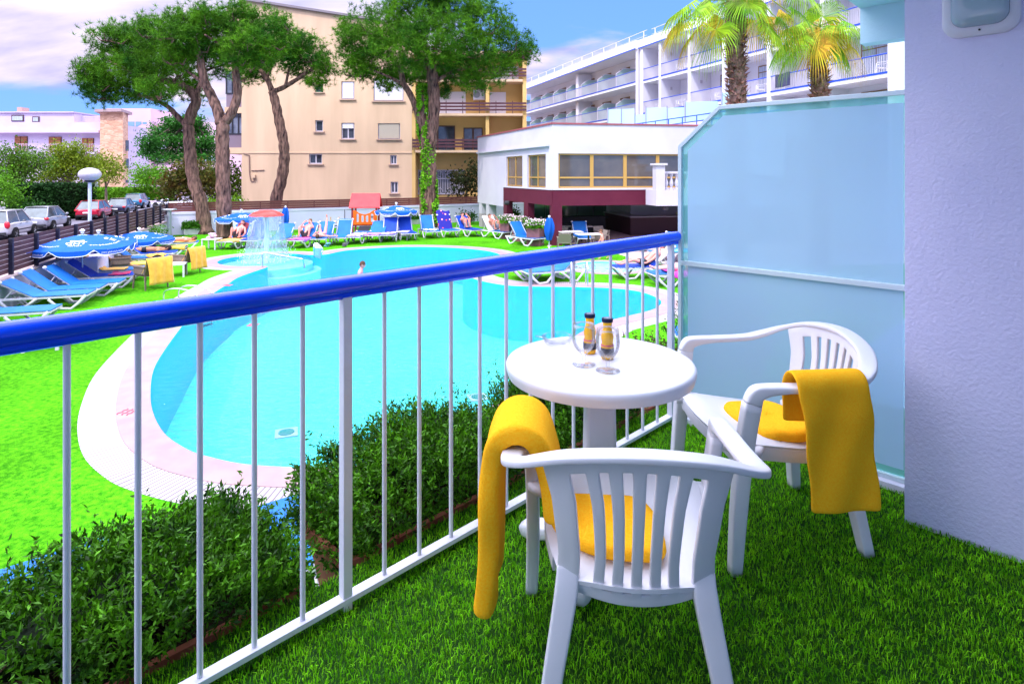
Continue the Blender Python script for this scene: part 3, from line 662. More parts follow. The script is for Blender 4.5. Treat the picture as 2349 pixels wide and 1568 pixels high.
# big ground sheet (streets beyond), a touch lower
b=MB(); S_=600
far=[(-S_,-40),(S_,-40),(S_,S_),(-S_,S_)]
b=fill_polys([far,lawn_out],GZ-.012,None); struct('street',b,M_street,recalc=False)
# deck rings
M_coping=mat('pink_coping',(.26,.17,.185),.7,c2=(.31,.21,.225),scale=3,bump=.1,bscale=60)
mgx=bpy.data.materials.new('white_grating'); mgx.use_nodes=True; t_=mgx.node_tree; pbb=t_.nodes['Principled BSDF']; pbb.inputs['Roughness'].default_value=.6
gc=t_.nodes.new('ShaderNodeUVMap'); gs=t_.nodes.new('ShaderNodeTexWave'); gs.wave_type='BANDS'; gs.bands_direction='X'; gs.inputs['Scale'].default_value=1.0
t_.links.new(gc.outputs[0],gs.inputs['Vector']); gr=t_.nodes.new('ShaderNodeValToRGB'); gr.color_ramp.elements[0].position=.12; gr.color_ramp.elements[0].color=(.12,.10,.12,1); gr.color_ramp.elements[1].position=.35; gr.color_ramp.elements[1].color=(.34,.30,.33,1)
t_.links.new(gs.outputs[0],gr.inputs[0]); t_.links.new(gr.outputs[0],pbb.inputs['Base Color'])
b=fill_polys([K2,K1],GZ+.004,None); dk=struct('pool_grating',b,mgx,recalc=False)
uv=dk.data.uv_layers.new(name='UVMap'); pts=np.array(PO); cum=np.concatenate([[0],np.cumsum(np.sqrt((np.diff(pts,axis=0)**2).sum(1)))])
ka=[];
for l_ in dk.data.loops:
    co=np.array(dk.data.vertices[l_.vertex_index].co[:2]); i=int(((pts-co)**2).sum(1).argmin()); t0=pts[(i+1)%len(pts)]-pts[i-1]; t0/=np.linalg.norm(t0); ka.append(cum[i]+float(np.dot(co-pts[i],t0)))
for p_ in dk.data.polygons:
    vals=[ka[i] for i in p_.loop_indices]
    for i in p_.loop_indices:
        v_=ka[i]
        if max(vals)-v_>20: v_+=cum[-1]
        uv.data[i].uv=(v_*4.6,0)
b=fill_polys([K1,PO],GZ+.012,None); struct('pool_coping',b,M_coping,recalc=False)
b=MB(); n=len(K1)
b.add([(x,y,GZ+.012) for x,y in K1]+[(x,y,GZ-.01) for x,y in K1],[(i,(i+1)%n,(i+1)%n+n,i+n) for i in range(n)]); struct('coping_edge',b,M_coping,recalc=False)
b=fill_polys([circ(CPR+.45),circ(CPR)],GZ+.008,None); struct('paddling_pool_coping',b,M_coping,recalc=False)
# no-diving marks and depth figures on the coping
# basin
WZ=GZ-.06; BZ=GZ-1.9
mtile=bpy.data.materials.new('pool_tile'); mtile.use_nodes=True; t_=mtile.node_tree; pt_=t_.nodes['Principled BSDF']; pt_.inputs['Roughness'].default_value=.6
tcn=t_.nodes.new('ShaderNodeTexCoord'); br=t_.nodes.new('ShaderNodeTexBrick'); br.offset=0; br.inputs['Scale'].default_value=6; br.inputs['Mortar Size'].default_value=.02; br.inputs['Brick Width'].default_value=.5; br.inputs['Row Height'].default_value=.5
br.inputs['Color1'].default_value=(.06,.70,.72,1); br.inputs['Color2'].default_value=(.08,.74,.75,1); br.inputs['Mortar'].default_value=(.12,.72,.74,1)
t_.links.new(tcn.outputs['Object'],br.inputs['Vector']); t_.links.new(br.outputs[0],pt_.inputs['Base Color'])
b=MB(); n=len(PO); b.add([(x,y,GZ+.012) for x,y in PO]+[(x,y,BZ) for x,y in PO],[(i,(i+1)%n,(i+1)%n+n,i+n) for i in range(n)]); struct('pool_wall',b,mat('pool_wall_shade',(.01,.42,.64),.6,c2=(.015,.48,.68),scale=20),recalc=False)  # bluer than the floor: shade on the walls put into the colour
b=fill_polys([PO],BZ,None); struct('pool_floor',b,mtile,recalc=False)
def water_mat(name,tint,bs,strength,foam=False):
    m=bpy.data.materials.new(name); m.use_nodes=True; t=m.node_tree; l=t.links; t.nodes.remove(t.nodes['Principled BSDF'])
    tr=t.nodes.new('ShaderNodeBsdfTransparent'); tr.inputs[0].default_value=(*tint,1)
    gl=t.nodes.new('ShaderNodeBsdfGlossy'); gl.inputs['Roughness'].default_value=.03; fr=t.nodes.new('ShaderNodeFresnel'); fr.inputs[0].default_value=1.33
    co=t.nodes.new('ShaderNodeTexCoord'); mpn=t.nodes.new('ShaderNodeMapping'); mpn.inputs['Scale'].default_value=(.7,1.6,1); l.new(co.outputs['Object'],mpn.inputs[0])
    nz=t.nodes.new('ShaderNodeTexNoise'); nz.inputs['Scale'].default_value=bs; nz.inputs['Detail'].default_value=5; nz.inputs['Distortion'].default_value=.6; l.new(mpn.outputs[0],nz.inputs['Vector'])
    bp=t.nodes.new('ShaderNodeBump'); bp.inputs['Strength'].default_value=strength; bp.inputs['Distance'].default_value=.2; l.new(nz.outputs[0],bp.inputs['Height'])
    l.new(bp.outputs[0],gl.inputs['Normal']); l.new(bp.outputs[0],fr.inputs['Normal'])
    m1=t.nodes.new('ShaderNodeMixShader'); mu=t.nodes.new('ShaderNodeMath'); mu.operation='MULTIPLY'; mu.inputs[1].default_value=.95; l.new(fr.outputs[0],mu.inputs[0]); l.new(mu.outputs[0],m1.inputs[0]); l.new(tr.outputs[0],m1.inputs[1]); l.new(gl.outputs[0],m1.inputs[2])
    l.new(m1.outputs[0],t.nodes['Material Output'].inputs[0]); return m
M_water=water_mat('pool_water',(.74,.97,1.0),5.0,1.0)
b=fill_polys([PO],WZ,None); struct('pool_water',b,M_water,recalc=False)
# shallow splash area
b=MB(); b.lathe([(0,WZ-.14),(SPR-.01,WZ-.14),(SPR-.01,WZ-.45),(SPR+.35,WZ-.46),(SPR+.35,BZ+.002)],48,Matrix.Translation((SPC[0],SPC[1],0)),cap=False)
vs=[v for v in b.v]; struct('splash_pool_steps',b,mat('shallow_tile',(.28,.66,.68),.6,c2=(.40,.72,.74),scale=5))
# paddling pool
b=MB(Matrix.Translation((*CP,0))); b.lathe([(CPR,GZ+.008),(CPR,GZ-.3),(0,GZ-.3)],48,cap=False); struct('paddling_pool_basin',b,mat('paddling_tile',(.10,.58,.62),.6,c2=(.14,.64,.66),scale=12))
b=MB(Matrix.Translation((*CP,0))); b.lathe([(CPR,WZ),(0,WZ)],48,cap=False); struct('paddling_pool_water',b,M_water)
# pool drains on the floor (white square plate with dark round grille)
for u,v,lab in ((657,993,'white square pool drain cover nearest the camera under the water'),(1096,911,'white square pool drain cover right of centre under the water')):
    q=gp(u,v,BZ+.01); dr=thing('pool_drain',lab,'drain',q,group='drain plates on the pool floor')
    b=MB(TR(q,R(20))); b.box(-.24,.24,-.24,.24,0,.02); obj('plate',b,M_whiteb,dr)
    b=MB(TR(q,R(20))); b.lathe([(.17,.02),(.165,.035),(0,.04)],24); obj('grille',b,mat('teal_grille',(.01,.22,.20),.6),dr)
q=gp(1390,672,BZ+.45); dr=thing('pool_drain','small round white drain plate near the steel ladder at the far shore','drain',q,group='drain plates on the pool floor')
b=MB(TR(q)); b.lathe([(.30,0),(.29,.02),(.0,.02)],24); obj('plate',b,M_whiteb,dr); b=MB(TR(q)); b.lathe([(.12,.02),(.1,.035),(0,.04)],16); obj('grille',b,MATS['teal_grille'],dr)
# red markings on the coping
M_mark=mat('red_mark',(.70,.12,.16),.7)
for k,(u,v,a) in enumerate([(303,945,80),(577,747,0),(520,655,0)]):
    q=gp(u,v,GZ+.016); b=MB(TR(q,R(a)))
    for i in range(3): b.tube([(x,.09*i+.02*math.sin(x*60),0) for x in np.linspace(-.12,.12,10)],.012,5)
    tag(obj('coping_mark',b,M_mark),['small red wave mark painted on the coping at the near left curve','faint red wave mark on the coping by the far left pool edge','faint red wave mark on the coping near the splash pool corner'][k],'marking','red marks on the pool coping')

# paving by the restaurant
b=MB(); b.prism([gxy(1255,566),gxy(1300,556),gxy(1400,578),gxy(1480,600),gxy(1600,612),(20,26),(26,44),(14,46),(3.4,44)],GZ-.02,GZ+.006); struct('terrace_paving',b,M_pave)
# zebra crossing and kerbs in the street beyond
M_line=mat('road_paint',(.72,.68,.74),.8,c2=(.62,.58,.66),scale=6)
for k in range(7):
    q=gp(392+k*27,463.5-k*.9,GZ); b=MB(TR(q,R(-12))); b.box(-.45,.45,-5,5,-.006,0); tag(obj('crossing_stripe',b,M_line),kind='structure')
b=MB(TR(gp(200,497,GZ),math.atan2(fdir.y,fdir.x))); 
for k in range(8): b.box(-20+k*7,-17+k*7,-.06,.06,-.008,-.004)
struct('parking_lines',b,M_line)
b=MB(TR(gp(250,468,GZ),R(3))); b.box(-45,3,0,14,-.01,.12); struct('pavement',b,mat('pavement_stone',(.50,.40,.46),.85,c2=(.56,.46,.50),scale=2,bump=.1))

# ---- left white wall with slatted wooden fence
M_wood=mat('fence_wood',(.05,.024,.03),.7,c2=(.10,.045,.05),scale=2.5,bump=.3,bscale=20,stretch=(.4,.4,6),det=6)
M_post=mat('fence_post',(.015,.014,.03),.5)
FT=24.6
ang=math.atan2(fdir.y,fdir.x); FM=Matrix.Translation((fl0.x,fl0.y,0))@Matrix.Rotation(ang,4,'Z')
lw=thing('boundary_wall','long low white wall under the slatted wooden fence on the left','wall',fp(8))
b=MB(FM); b.box(-12,FT,-.02,.30,GZ-.02,-1.60); obj('wall',b,M_white,lw)
b=MB(FM); b.box(-12,FT,-.05,.33,-1.599,-1.55); obj('coping',b,mat('stone_coping',(.36,.28,.28),.8,c2=(.44,.34,.34),scale=5),lw)
b=MB(FM); b.box(4.2,6.2,-1.15,-.03,GZ,-1.62); b.box(4.25,6.15,-1.10,-.03,-1.619,-1.57); obj('buttress',b,M_white,lw)
lf=thing('slatted_fence','dark brown slatted wooden fence on black posts above the left wall','fence',fp(8))
lf.location.z=-1.55
k=0;x=-11.6
while x<FT+.1:
    b=MB(FM); b.box(x-.05,x+.05,.06,.16,-1.549,-.48); obj('post',b,M_post,lf); x+=1.78; k+=1
for k in range(7):
    z=-1.50+k*.145; b=MB(FM); b.box(-12,FT,.161,.185,z,z+.128); obj('slat',b,M_wood,lf)
# ---- far wall, frontal
wang=math.atan2(wdir.y,wdir.x); WM=Matrix.Translation((cor.x,cor.y,0))@Matrix.Rotation(wang,4,'Z')
rw=thing('garden_wall','white painted garden wall behind the row of sunbeds under the pines','wall',fw(12))
b=MB(WM); b.box(0,38,0,.3,GZ-.02,-1.16); obj('wall',b,M_white,rw)
b=MB(WM); b.box(-.0,38,-.04,.33,-1.159,-1.0); obj('cap',b,M_white,rw)
for u in (1021,902,856,1166): 
    k=(u-CX)/F; 
    # intersect ray with wall line
    T_=(cor.x-k*cor.y)/(k*wdir.y-wdir.x); b=MB(WM); b.box(T_-.22,T_+.22,-.012,-.002,-1.86,-1.70); obj('vent',b,mat('vent_grey',(.22,.20,.26),.7),rw)
rf=thing('slatted_fence','dark brown horizontal board fence on top of the white garden wall','fence',fw(12)); rf.location.z=-1.0
for k in range(4):
    b=MB(WM); z=-.995+k*.15; b.box(-.05,38,.10,.135,z,z+.135); obj('slat',b,mat('fence_wood_red',(.10,.03,.035),.6,c2=(.17,.05,.045),scale=2.5,bump=.3,bscale=20,stretch=(.4,.4,6),det=6),rf)
for k in range(22):
    b=MB(WM); b.box(k*1.8,k*1.8+.07,.136,.2,-1,-.42); obj('post',b,M_post,rf)

# ================================================================= BEIGE APARTMENT BLOCK
YB=52.0
def bx_(u): return (u-CX)/F*YB
def bz_(v): return HC+(400-v)/F*YB
M_beige=mat('beige_render',(.63,.44,.31),.9,c2=(.52,.36,.25),scale=.8,det=9,bump=.15,bscale=12,stretch=(1,1,.16))
M_yel=mat('yellow_render',(.64,.42,.17),.9,c2=(.58,.37,.14),scale=.4,bump=.08,bscale=12)
M_shut=mat('roller_shutter',(.72,.69,.80),.6); M_dgl=mat('window_glass',(.025,.03,.05),.08,spec=.9,c2=(.06,.07,.10),scale=1.5)
M_brown=mat('brown_rail',(.085,.035,.05),.5); M_dark=mat('dark_metal2',(.03,.03,.045),.5)
bb=thing('apartment_building','beige four storey apartment block with brown balcony rails behind the pines','building',(bx_(750),YB,GZ))
def wall_holes(mb,x0,x1,zt0,zt1,y,holes,th=.3,zb=GZ):
    """wall in the xz plane at y facing -Y with holes; grid split, thickness th behind"""
    xs=sorted({x0,x1,*[h[0] for h in holes],*[h[1] for h in holes]}); 
    zs=sorted({zb,min(zt0,zt1),*[h[2] for h in holes],*[h[3] for h in holes]})
    for i in range(len(xs)-1):
        for j in range(len(zs)-1):
            cx_=(xs[i]+xs[i+1])/2; cz=(zs[j]+zs[j+1])/2
            if any(h[0]<cx_<h[1] and h[2]<cz<h[3] for h in holes): continue
            a,c,d,e=xs[i],xs[i+1],zs[j],zs[j+1]
            mb.add([(a,y,d),(c,y,d),(c,y,e),(a,y,e)],[(0,1,2,3)])
    m=min(zt0,zt1)
    if zt0!=zt1: 
        mb.add([(x0,y,m),(x1,y,m),(x0,y,zt0) if zt0>zt1 else (x1,y,zt1)],[(0,1,2)])
    for a,c,d,e in holes:
        mb.add([(a,y,d),(c,y,d),(c,y,e),(a,y,e),(a,y+th,d),(c,y+th,d),(c,y+th,e),(a,y+th,e)],[(0,4,5,1),(1,5,6,2),(2,6,7,3),(3,7,4,0)])
wins=[(783,813,187,228,'shut'),(857,926,179,232,'shut'),(723,741,276,302,'small'),(783,813,282,319,'half'),(867,918,283,319,'shutg'),(709,739,353,376,'double'),(895,910,356,377,'dark'),(896,913,417,443,'dark'),(724,741,190,212,'green')]
holes=[(bx_(a),bx_(c),bz_(f_),bz_(d)) for a,c,d,f_,k in wins]
xl,xr=bx_(554),bx_(945)
ztl,ztr=bz_(0),bz_(62)
b=MB(); wall_holes(b,xl,xr,ztl,ztr,YB,holes)
b.add([(xl,YB,GZ),(xl,YB,ztl),(xl,YB+14,ztl),(xl,YB+14,GZ)],[(0,1,2,3)]); b.add([(xl,YB+14,GZ),(xl,YB+14,ztl),(xr,YB+14,ztr),(xr,YB+14,GZ)],[(0,1,2,3)])
obj('wall',b,M_beige,bb,recalc=False)
b=MB(); b.add([(xl-.4,YB-.25,ztl+.02),(xr+.1,YB-.25,ztr+.02),(xr+.1,YB+14.3,ztr+.02),(xl-.4,YB+14.3,ztl+.02),(xl-.4,YB-.25,ztl+.22),(xr+.1,YB-.25,ztr+.22),(xr+.1,YB+14.3,ztr+.22),(xl-.4,YB+14.3,ztl+.22)],[(0,1,2,3),(4,7,6,5),(0,4,5,1),(1,5,6,2),(2,6,7,3),(3,7,4,0)])
obj('roof',b,mat('roof_edge',(.20,.17,.20),.7),bb)
b=MB(); b.box(xl,xr,YB-.05,YB-.002,bz_(352),bz_(349)); obj('string_course',b,M_beige,bb)
for (a,c,d,e),(u0,u1,v0,v1,kind) in zip(holes,wins):
    fr=MB(); w_=.09
    for q in ((a,a+w_,d,e),(c-w_,c,d,e)): fr.box(q[0]+.002,q[1]-.002,YB+.12,YB+.2,q[2]+.002,q[3]-.002)
    fr.box(a+w_,c-w_,YB+.121,YB+.199,d+.002,d+w_); fr.box(a+w_,c-w_,YB+.121,YB+.199,e-w_,e-.002)
    if kind in('half','double','dark'): fr.box((a+c)/2-.05,(a+c)/2+.05,YB+.122,YB+.198,d+w_+.001,e-w_-.001)
    wn=obj('window',fr,M_whiteb if kind!='green' else mat('green_frame',(.03,.14,.08),.6),bb)
    g=MB(); g.box(a+.01,c-.01,YB+.21,YB+.24,d+.01,e-.01); obj('pane',g,M_dgl,wn)
    if kind.startswith('shut') or kind=='half':
        sh=MB(); zt=e-.02; zb_=d+.04 if kind!='half' else e-.38*(e-d)
        n_=int((zt-zb_)/.09); 
        for i in range(n_): sh.box(a+.095,c-.095,YB+.06+.0,YB+.115,zt-(i+1)*.09,zt-i*.09-.012)
        obj('shutter',sh,M_shut if kind!='shutg' else mat('beige_shutter',(.46,.40,.34),.7),wn)
    sl=MB(); sl.box(a-.15,c+.15,YB-.14,YB-.002,d-.09,d-.0); obj('sill',sl,mat('sill',(.45,.30,.24),.8),wn)
# drainpipe / cables on wall
b=MB(); zz=bz_
b.tube([(bx_(560),YB-.05,zz(352)),(bx_(572),YB-.05,zz(356)),(bx_(573),YB-.05,zz(400)),(bx_(576),YB-.05,zz(415)),(bx_(584),YB-.05,zz(416)),(bx_(587),YB-.05,zz(405))],.05,6); b.tube([(bx_(577),YB-.05,zz(391)),(bx_(607),YB-.05,zz(390))],.04,6)
obj('cable',b,mat('cable',(.28,.18,.15),.8),bb)
b=MB(); b.box(bx_(579),bx_(587),YB-.22,YB-.003,zz(408),zz(401)); obj('meter_box',b,M_beige,bb)
# shade stains are left to the light; right-hand balcony part
xr2=bx_(1208); yb2=YB+1.6
b=MB(); b.box(xr,xr2,yb2,yb2+12,GZ,bz_(128)); b.box(xr2-.35,xr2,YB,yb2-.002,GZ,bz_(140)); 
xm=bx_(1118); b.box(xm-.15,xm+.15,YB+.05,yb2-.003,bz_(352),bz_(160)); b.box(xr+.0,xr+.3,YB+.01,yb2-.001,GZ,bz_(120))
obj('balcony_wall',b,M_yel,bb)
for v,nm in ((350,1),(266,2),(188,3)):
    b=MB(); b.box(xr+.302,xr2-.352,YB-.15,yb2-.004,bz_(v),bz_(v-5.5)); obj('balcony_slab',b,M_beige,bb)
    b=MB(); z0=bz_(v-5.5)
    for dz in (.22,.50,.78): b.box(xr+.05,xr2-.02,YB-.21,YB-.17,z0+dz,z0+dz+.17)
    xx=xr+.1
    while xx<xr2: b.box(xx-.03,xx+.03,YB-.165,YB-.10,z0,z0+1.08); xx+=1.45
    obj('railing',b,M_brown,bb)
b=MB(); b.box(xr-.1,xr2+.15,YB-.3,yb2+12.2,bz_(127),bz_(119)); obj('roof_slab',b,M_beige,bb)
for (a,c,d,f_,kd) in [(967,1065,205,262,'w'),(1112,1160,206,265,'w'),(958,1040,285,345,'d'),(1060,1105,290,345,'d'),(960,1040,140,180,'d'),(1130,1190,145,180,'w')]:
    b=MB(); a,c,d,f_=bx_(a),bx_(c),bz_(f_),bz_(d); b.box(a,c,yb2-.06,yb2-.003,d,f_); wn=obj('balcony_door',b,M_shut if kd=='w' else mat('brown_frame',(.10,.05,.04),.6),bb)
    if kd=='d':
        for i in range(2):
            g=MB(); q=a+(c-a)*(i/2)+.08; g.box(q,q+(c-a)/2-.16,yb2-.09,yb2-.062,d+.1,f_-.1); obj('pane',g,M_dgl,wn)
# ground floor iron grille window
a,c,d,f_=bx_(947),bx_(1062),bz_(447),bz_(390)
b=MB(); b.box(a,c,yb2-.06,yb2-.003,d,f_); wn=obj('window',b,M_dgl,bb)
b=MB()
for i in range(30):
    x=a+(c-a)*i/29; b.box(x-.02,x+.02,yb2-.28,yb2-.25,d,f_)
for z in (d,(d+f_)/2+.3,f_-.05): b.box(a,c,yb2-.30,yb2-.281,z,z+.07)
for i in range(5):
    for z in (f_-.35,d+.3): b.tube([(a+(c-a)*(i+.5)/5+.25*math.cos(q),yb2-.31,z+.25*math.sin(q)) for q in np.linspace(0,2*PI,13)],.02,4)
obj('grille',b,M_whiteb,wn)
# glazed bays on the left street side
for v0,v1,v2 in ((152,213,244),(249,307,338),(80,120,145)):
    x0,x1=bx_(507),bx_(553.5); bay=MB(); bay.box(x0,x1,YB+.6,YB+6,bz_(v2+14),bz_(v2)); by=obj('bay_slab',bay,M_beige,bb)
    g=MB(); g.box(x0+.1,x1-.02,YB+.75,YB+5.9,bz_(v2)+.002,bz_(v1)-.01); obj('bay_panel',g,mat('bay_panel',(.20,.15,.20),.5),by)
    g=MB(); g.box(x0+.14,x1-.02,YB+.80,YB+5.85,bz_(v1)+.0,bz_(v0)); obj('pane',g,mat('bay_glass',(.22,.24,.33),.1,c2=(.05,.06,.10),scale=.8),by)
    g=MB()
    for x in np.linspace(x0+.1,x1-.06,4): g.box(x-.04,x+.04,YB+.70,YB+.795,bz_(v1),bz_(v0)+.05)
    g.box(x0+.05,x1-.01,YB+.69,YB+.79,bz_(v1)-.0,bz_(v1)+.09); g.box(x0+.05,x1-.01,YB+.69,YB+.79,bz_(v0+16),bz_(v0+16)+.08); obj('mullion',g,M_dark,by)
b=MB(); b.box(bx_(507),bx_(553.5),YB+1.0,YB+6,bz_(10),bz_(80)-.01); obj('side_wall',b,M_beige,bb)
ac=MB(); ac.box(bx_(1084),bx_(1111),YB+.9,YB+1.5,bz_(226),bz_(203)); aco=obj('air_conditioner',ac,M_whiteb,bb)
g=MB(Matrix.Translation((bx_(1092),YB+.895,bz_(214)))@Matrix.Rotation(PI/2,4,'X')); g.lathe([(.30,0),(.30,.02),(.22,.03),(.05,.03),(0,.03)],20); obj('fan_grille',g,mat('fan_grey',(.2,.2,.24),.6),aco)

# ================================================================= RESTAURANT WITH PURPLE CANOPY
rs=thing('restaurant','white flat roofed restaurant with golden window band over purple beams and columns','building',(2.2,32.6,GZ))
C0=Vector((2.2,32.6,0)); dl=Vector((-.363,.932,0)).normalized(); dr=Vector((1,.17,0)).normalized()
nl=Vector((-dl.y,dl.x,0)); nr=Vector((dr.y,-dr.x,0))
if nl.x>0: nl=-nl
def frm(o,d,nrm): 
    m=frame((o.x,o.y,0),d,nrm); return m
DLV,DRV=dl,dr; LMx=frm(C0,dl,nl); RMx=frm(C0,dr,nr)   # y = outward
ZB0,ZB1,ZS,ZW,ZT=-.30,.56,.66,2.57,4.17
M_purp=mat('purple_fascia',(.085,.010,.028),.5,c2=(.10,.014,.034),scale=1,spec=.15)
M_gold=mat('gold_frame',(.52,.30,.09),.4,metal=.3); M_refl=mat('restaurant_glass',(.06,.055,.06),.06,spec=1,c2=(.12,.10,.09),scale=.8)
M_trim=mat('roof_trim',(.28,.07,.09),.7)
WL=[(.5,3.4),(4.4,7.2)]
b=MB()
def pwall(M_,segs,x0,x1,z0,z1,th=.3):
    xs=sorted({x0,x1,*[s[0] for s in segs],*[s[1] for s in segs]})
    b.box(x0,x1,-th,0,ZW,z1,M_); b.box(x0,x1,-th,0,z0,ZS,M_) 
    for i in range(len(xs)-1):
        if not any(s[0]<(xs[i]+xs[i+1])/2<s[1] for s in segs): b.box(xs[i],xs[i+1],-th,0,ZS,ZW,M_)
pwall(LMx,[(.85,3.5),(4.3,7.1)],0.0,13.2,ZB1,ZT)
b.box(7.6,13.2,-.3,-.001,-.72,ZB1-.001,LMx)
pwall(RMx,[(.35,12)],0.001,13.8,ZB1,ZT)
obj('wall',b,M_whiteb,rs)
b=MB(); b.prism([(C0+dl*0-nl*.31+dr*.3).xy[:],(C0+dr*13.8-nr*.31).xy[:],(C0+dr*13.8+dl*13).xy[:],(C0+dl*13.2-nl*.31).xy[:]],ZT-.5,ZT-.3); obj('roof',b,M_whiteb,rs)
b=MB(); b.box(-.02,13.25,-.34,.06,ZT,ZT+.09,LMx); b.box(-.0,13.8,-.34,.05,ZT+.001,ZT+.088,RMx); obj('roof_trim',b,M_trim,rs)
b=MB(); b.box(.35,13,.001,.18,2.98,3.08,LMx); obj('ledge',b,M_whiteb,rs)
for a,c in ((.85,3.5),(4.3,7.1)):
    f_=MB(LMx)
    for x in (a+.04,(a+c)/2,c-.04): f_.box(x-.04,x+.04,-.20,-.1,ZS,ZW)
    for z in (ZS+.04,ZS+.58,ZW-.04): f_.box(a,c,-.199,-.101,z-.035,z+.035)
    wn=obj('window',f_,M_gold,rs); g=MB(LMx); g.box(a,c,-.165,-.145,ZS,ZW); obj('pane',g,M_refl,wn)
for i in range(6):
    a=.35+i*1.94; c=a+1.94; f_=MB(RMx)
    for x in (a+.05,c-.05): f_.box(x-.05,x+.05,-.20,-.1,ZS,ZW)
    for z in (ZS+.05,ZS+.58,ZW-.04): f_.box(a+.1,c-.1,-.199,-.101,z-.045,z+.045)
    if i%2==0: f_.box(c-.02,c+.02,-.22,-.09,ZS,ZW)
    wn=obj('window',f_,M_gold,rs); g=MB(RMx); g.box(a+.1,c-.1,-.165,-.145,ZS,ZW); obj('pane',g,M_refl,wn)
b=MB(); b.box(-.0,7.6,-.5,.05,ZB1,ZB1+.1,LMx); b.box(.02,5.4,-.5,.06,ZB1+.001,ZB1+.099,RMx); obj('white_sill',b,M_whiteb,rs)
b=MB(); b.box(.0,7.6,-.4,.02,ZB0,ZB1-.001,LMx); b.box(0.02,5.4,-.4,.03,ZB0+.001,ZB1-.002,RMx); obj('purple_beam',b,M_purp,rs)
for t_,M_,w2 in ((.0,None,.42),):
    b=MB(); b.box(-.02,.55,-.50,.035,GZ,ZB0+.0005,RMx); obj('column',b,M_purp,rs)
for t_ in (3.7,7.3):
    b=MB(); b.box(t_-.3,t_+.3,-.42,.015,GZ,ZB0-.001,LMx); obj('column',b,M_purp,rs)
for t_ in (11.0,12.6):
    b=MB(); b.box(t_-.3,t_+.3,-.6,-.02,-1.5,-.722,LMx); c_=obj('column',b,M_whiteb,rs); b=MB(); b.box(t_-.302,t_+.302,-.602,-.018,GZ,-1.501,LMx); obj('column_base',b,mat('stone_grey',(.34,.30,.33),.8),c_)
# ceiling under the upper floor, back walls, bar
b=MB(); b.prism([(C0-nl*.45+dr*.3).xy[:],(C0+dr*13.8-nr*.45).xy[:],(C0+dr*13.8+dl*12).xy[:],(C0+dl*13-nl*.45).xy[:]],ZB0+.15,ZB0+.3); obj('ceiling',b,M_whiteb,rs)
gx0=C0+dr*5.5+dl*9.5
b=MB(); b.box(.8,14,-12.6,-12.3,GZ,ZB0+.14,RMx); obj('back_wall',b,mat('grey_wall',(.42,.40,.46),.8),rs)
b=MB(); 
for i in range(5): b.box(1.2+i*1.25,2.4+i*1.25,-12.25,-12.2,GZ+.1,ZB0-.05,RMx)
obj('glass_door',b,mat('door_reflection',(.10,.16,.13),.1,spec=.9),rs)
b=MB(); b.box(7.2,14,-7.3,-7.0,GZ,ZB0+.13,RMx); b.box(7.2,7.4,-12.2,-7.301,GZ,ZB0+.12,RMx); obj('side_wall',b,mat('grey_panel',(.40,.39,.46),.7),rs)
# right terrace with balustrade
b=MB(); b.box(5.4,13.8,-.3,1.5,ZB0+.02,ZB1+.02,RMx); obj('terrace_slab',b,M_whiteb,rs)
b=MB(); b.box(5.42,5.92,.95,1.45,ZB1+.021,ZB1+1.35,RMx); b.box(5.32,6.02,.85,1.55,ZB1+1.351,ZB1+1.46,RMx); obj('pier',b,M_whiteb,rs)
b=MB(); b.box(5.93,13.8,1.0,1.3,ZB1+.9,ZB1+1.02,RMx); obj('balustrade_rail',b,M_whiteb,rs)
for i in range(22):
    b=MB(RMx@Matrix.Translation((6.12+i*.30,1.15,ZB1+.021))); b.lathe([(.09,0),(.09,.07),(.05,.11),(.10,.27),(.11,.38),(.06,.56),(.045,.68),(.08,.74),(.09,.8),(.09,.878)],10); obj('baluster',b,M_whiteb,rs,smooth='a')
for q,lab in (((8.4,.035,-.42),1),((11.2,1.3,-.4),2)):
    b=MB(RMx@Matrix.Translation((9.9 if lab==2 else .0,.5 if lab==2 else 0,0)))
b=MB(RMx@Matrix.Translation((6.1,1.1,ZB0-.10))@Matrix.Rotation(PI/2,4,'X')); b.lathe([(.13,-.15),(.15,.0),(.14,.12),(0,.12)],14); tag(obj('loudspeaker',b,mat('speaker_dark',(.05,.05,.06),.5)),'small dark round loudspeaker hung under the white restaurant terrace','loudspeaker','outdoor speakers')
b=MB(LMx@Matrix.Translation((6.6,.15,ZB0-.13))@Matrix.Rotation(PI/2,4,'X')); b.lathe([(.13,-.15),(.15,.0),(.14,.12),(0,.12)],14); tag(obj('loudspeaker',b,MATS['speaker_dark']),'small dark round loudspeaker under the left end of the purple beam','loudspeaker','outdoor speakers')

# ================================================================= WHITE HOTEL WINGS
ht=thing('hotel_building','long white hotel wings with blue edged balconies behind the restaurant and palms','building',(11.2,51,GZ))
d2=Vector((.3591,-.9333,0)); n2_=Vector((-.9333,-.3591,0)); W2=frm(Vector((11.2,51,0)),d2,n2_); L2=22.6
d1=Vector((-.363,1,0)).normalized(); n1v=Vector((-d1.y,d1.x,0)); n1v=n1v if n1v.x<0 else -n1v
W1=frm(Vector((10.85,51.3,0)),d1,n1v); L1=30
FL=[9.39,6.58,3.78,.98]; ZR=12.2
M_hot=mat('hotel_white',(.66,.64,.70),.85,c2=(.61,.59,.66),scale=.6,bump=.05,bscale=20); M_edge=mat('blue_edge',(.01,.06,.48),.4)
M_curt=mat('curtain',(.45,.50,.62),.8,c2=(.22,.26,.36),scale=5,stretch=(6,6,.2)); M_bframe=mat('bronze_frame',(.22,.13,.05),.5)
M_fr2=mat('frosted_balcony_glass',(.34,.50,.58),.35)
cols=[0,2.65,6.4,10.2,14.3,18.3,22.4]
b=MB(W2); b.box(-.3,L2,-14,-1.8,GZ,ZR-.02); 
obj('back_wall',b,M_hot,ht)
b=MB(W2)
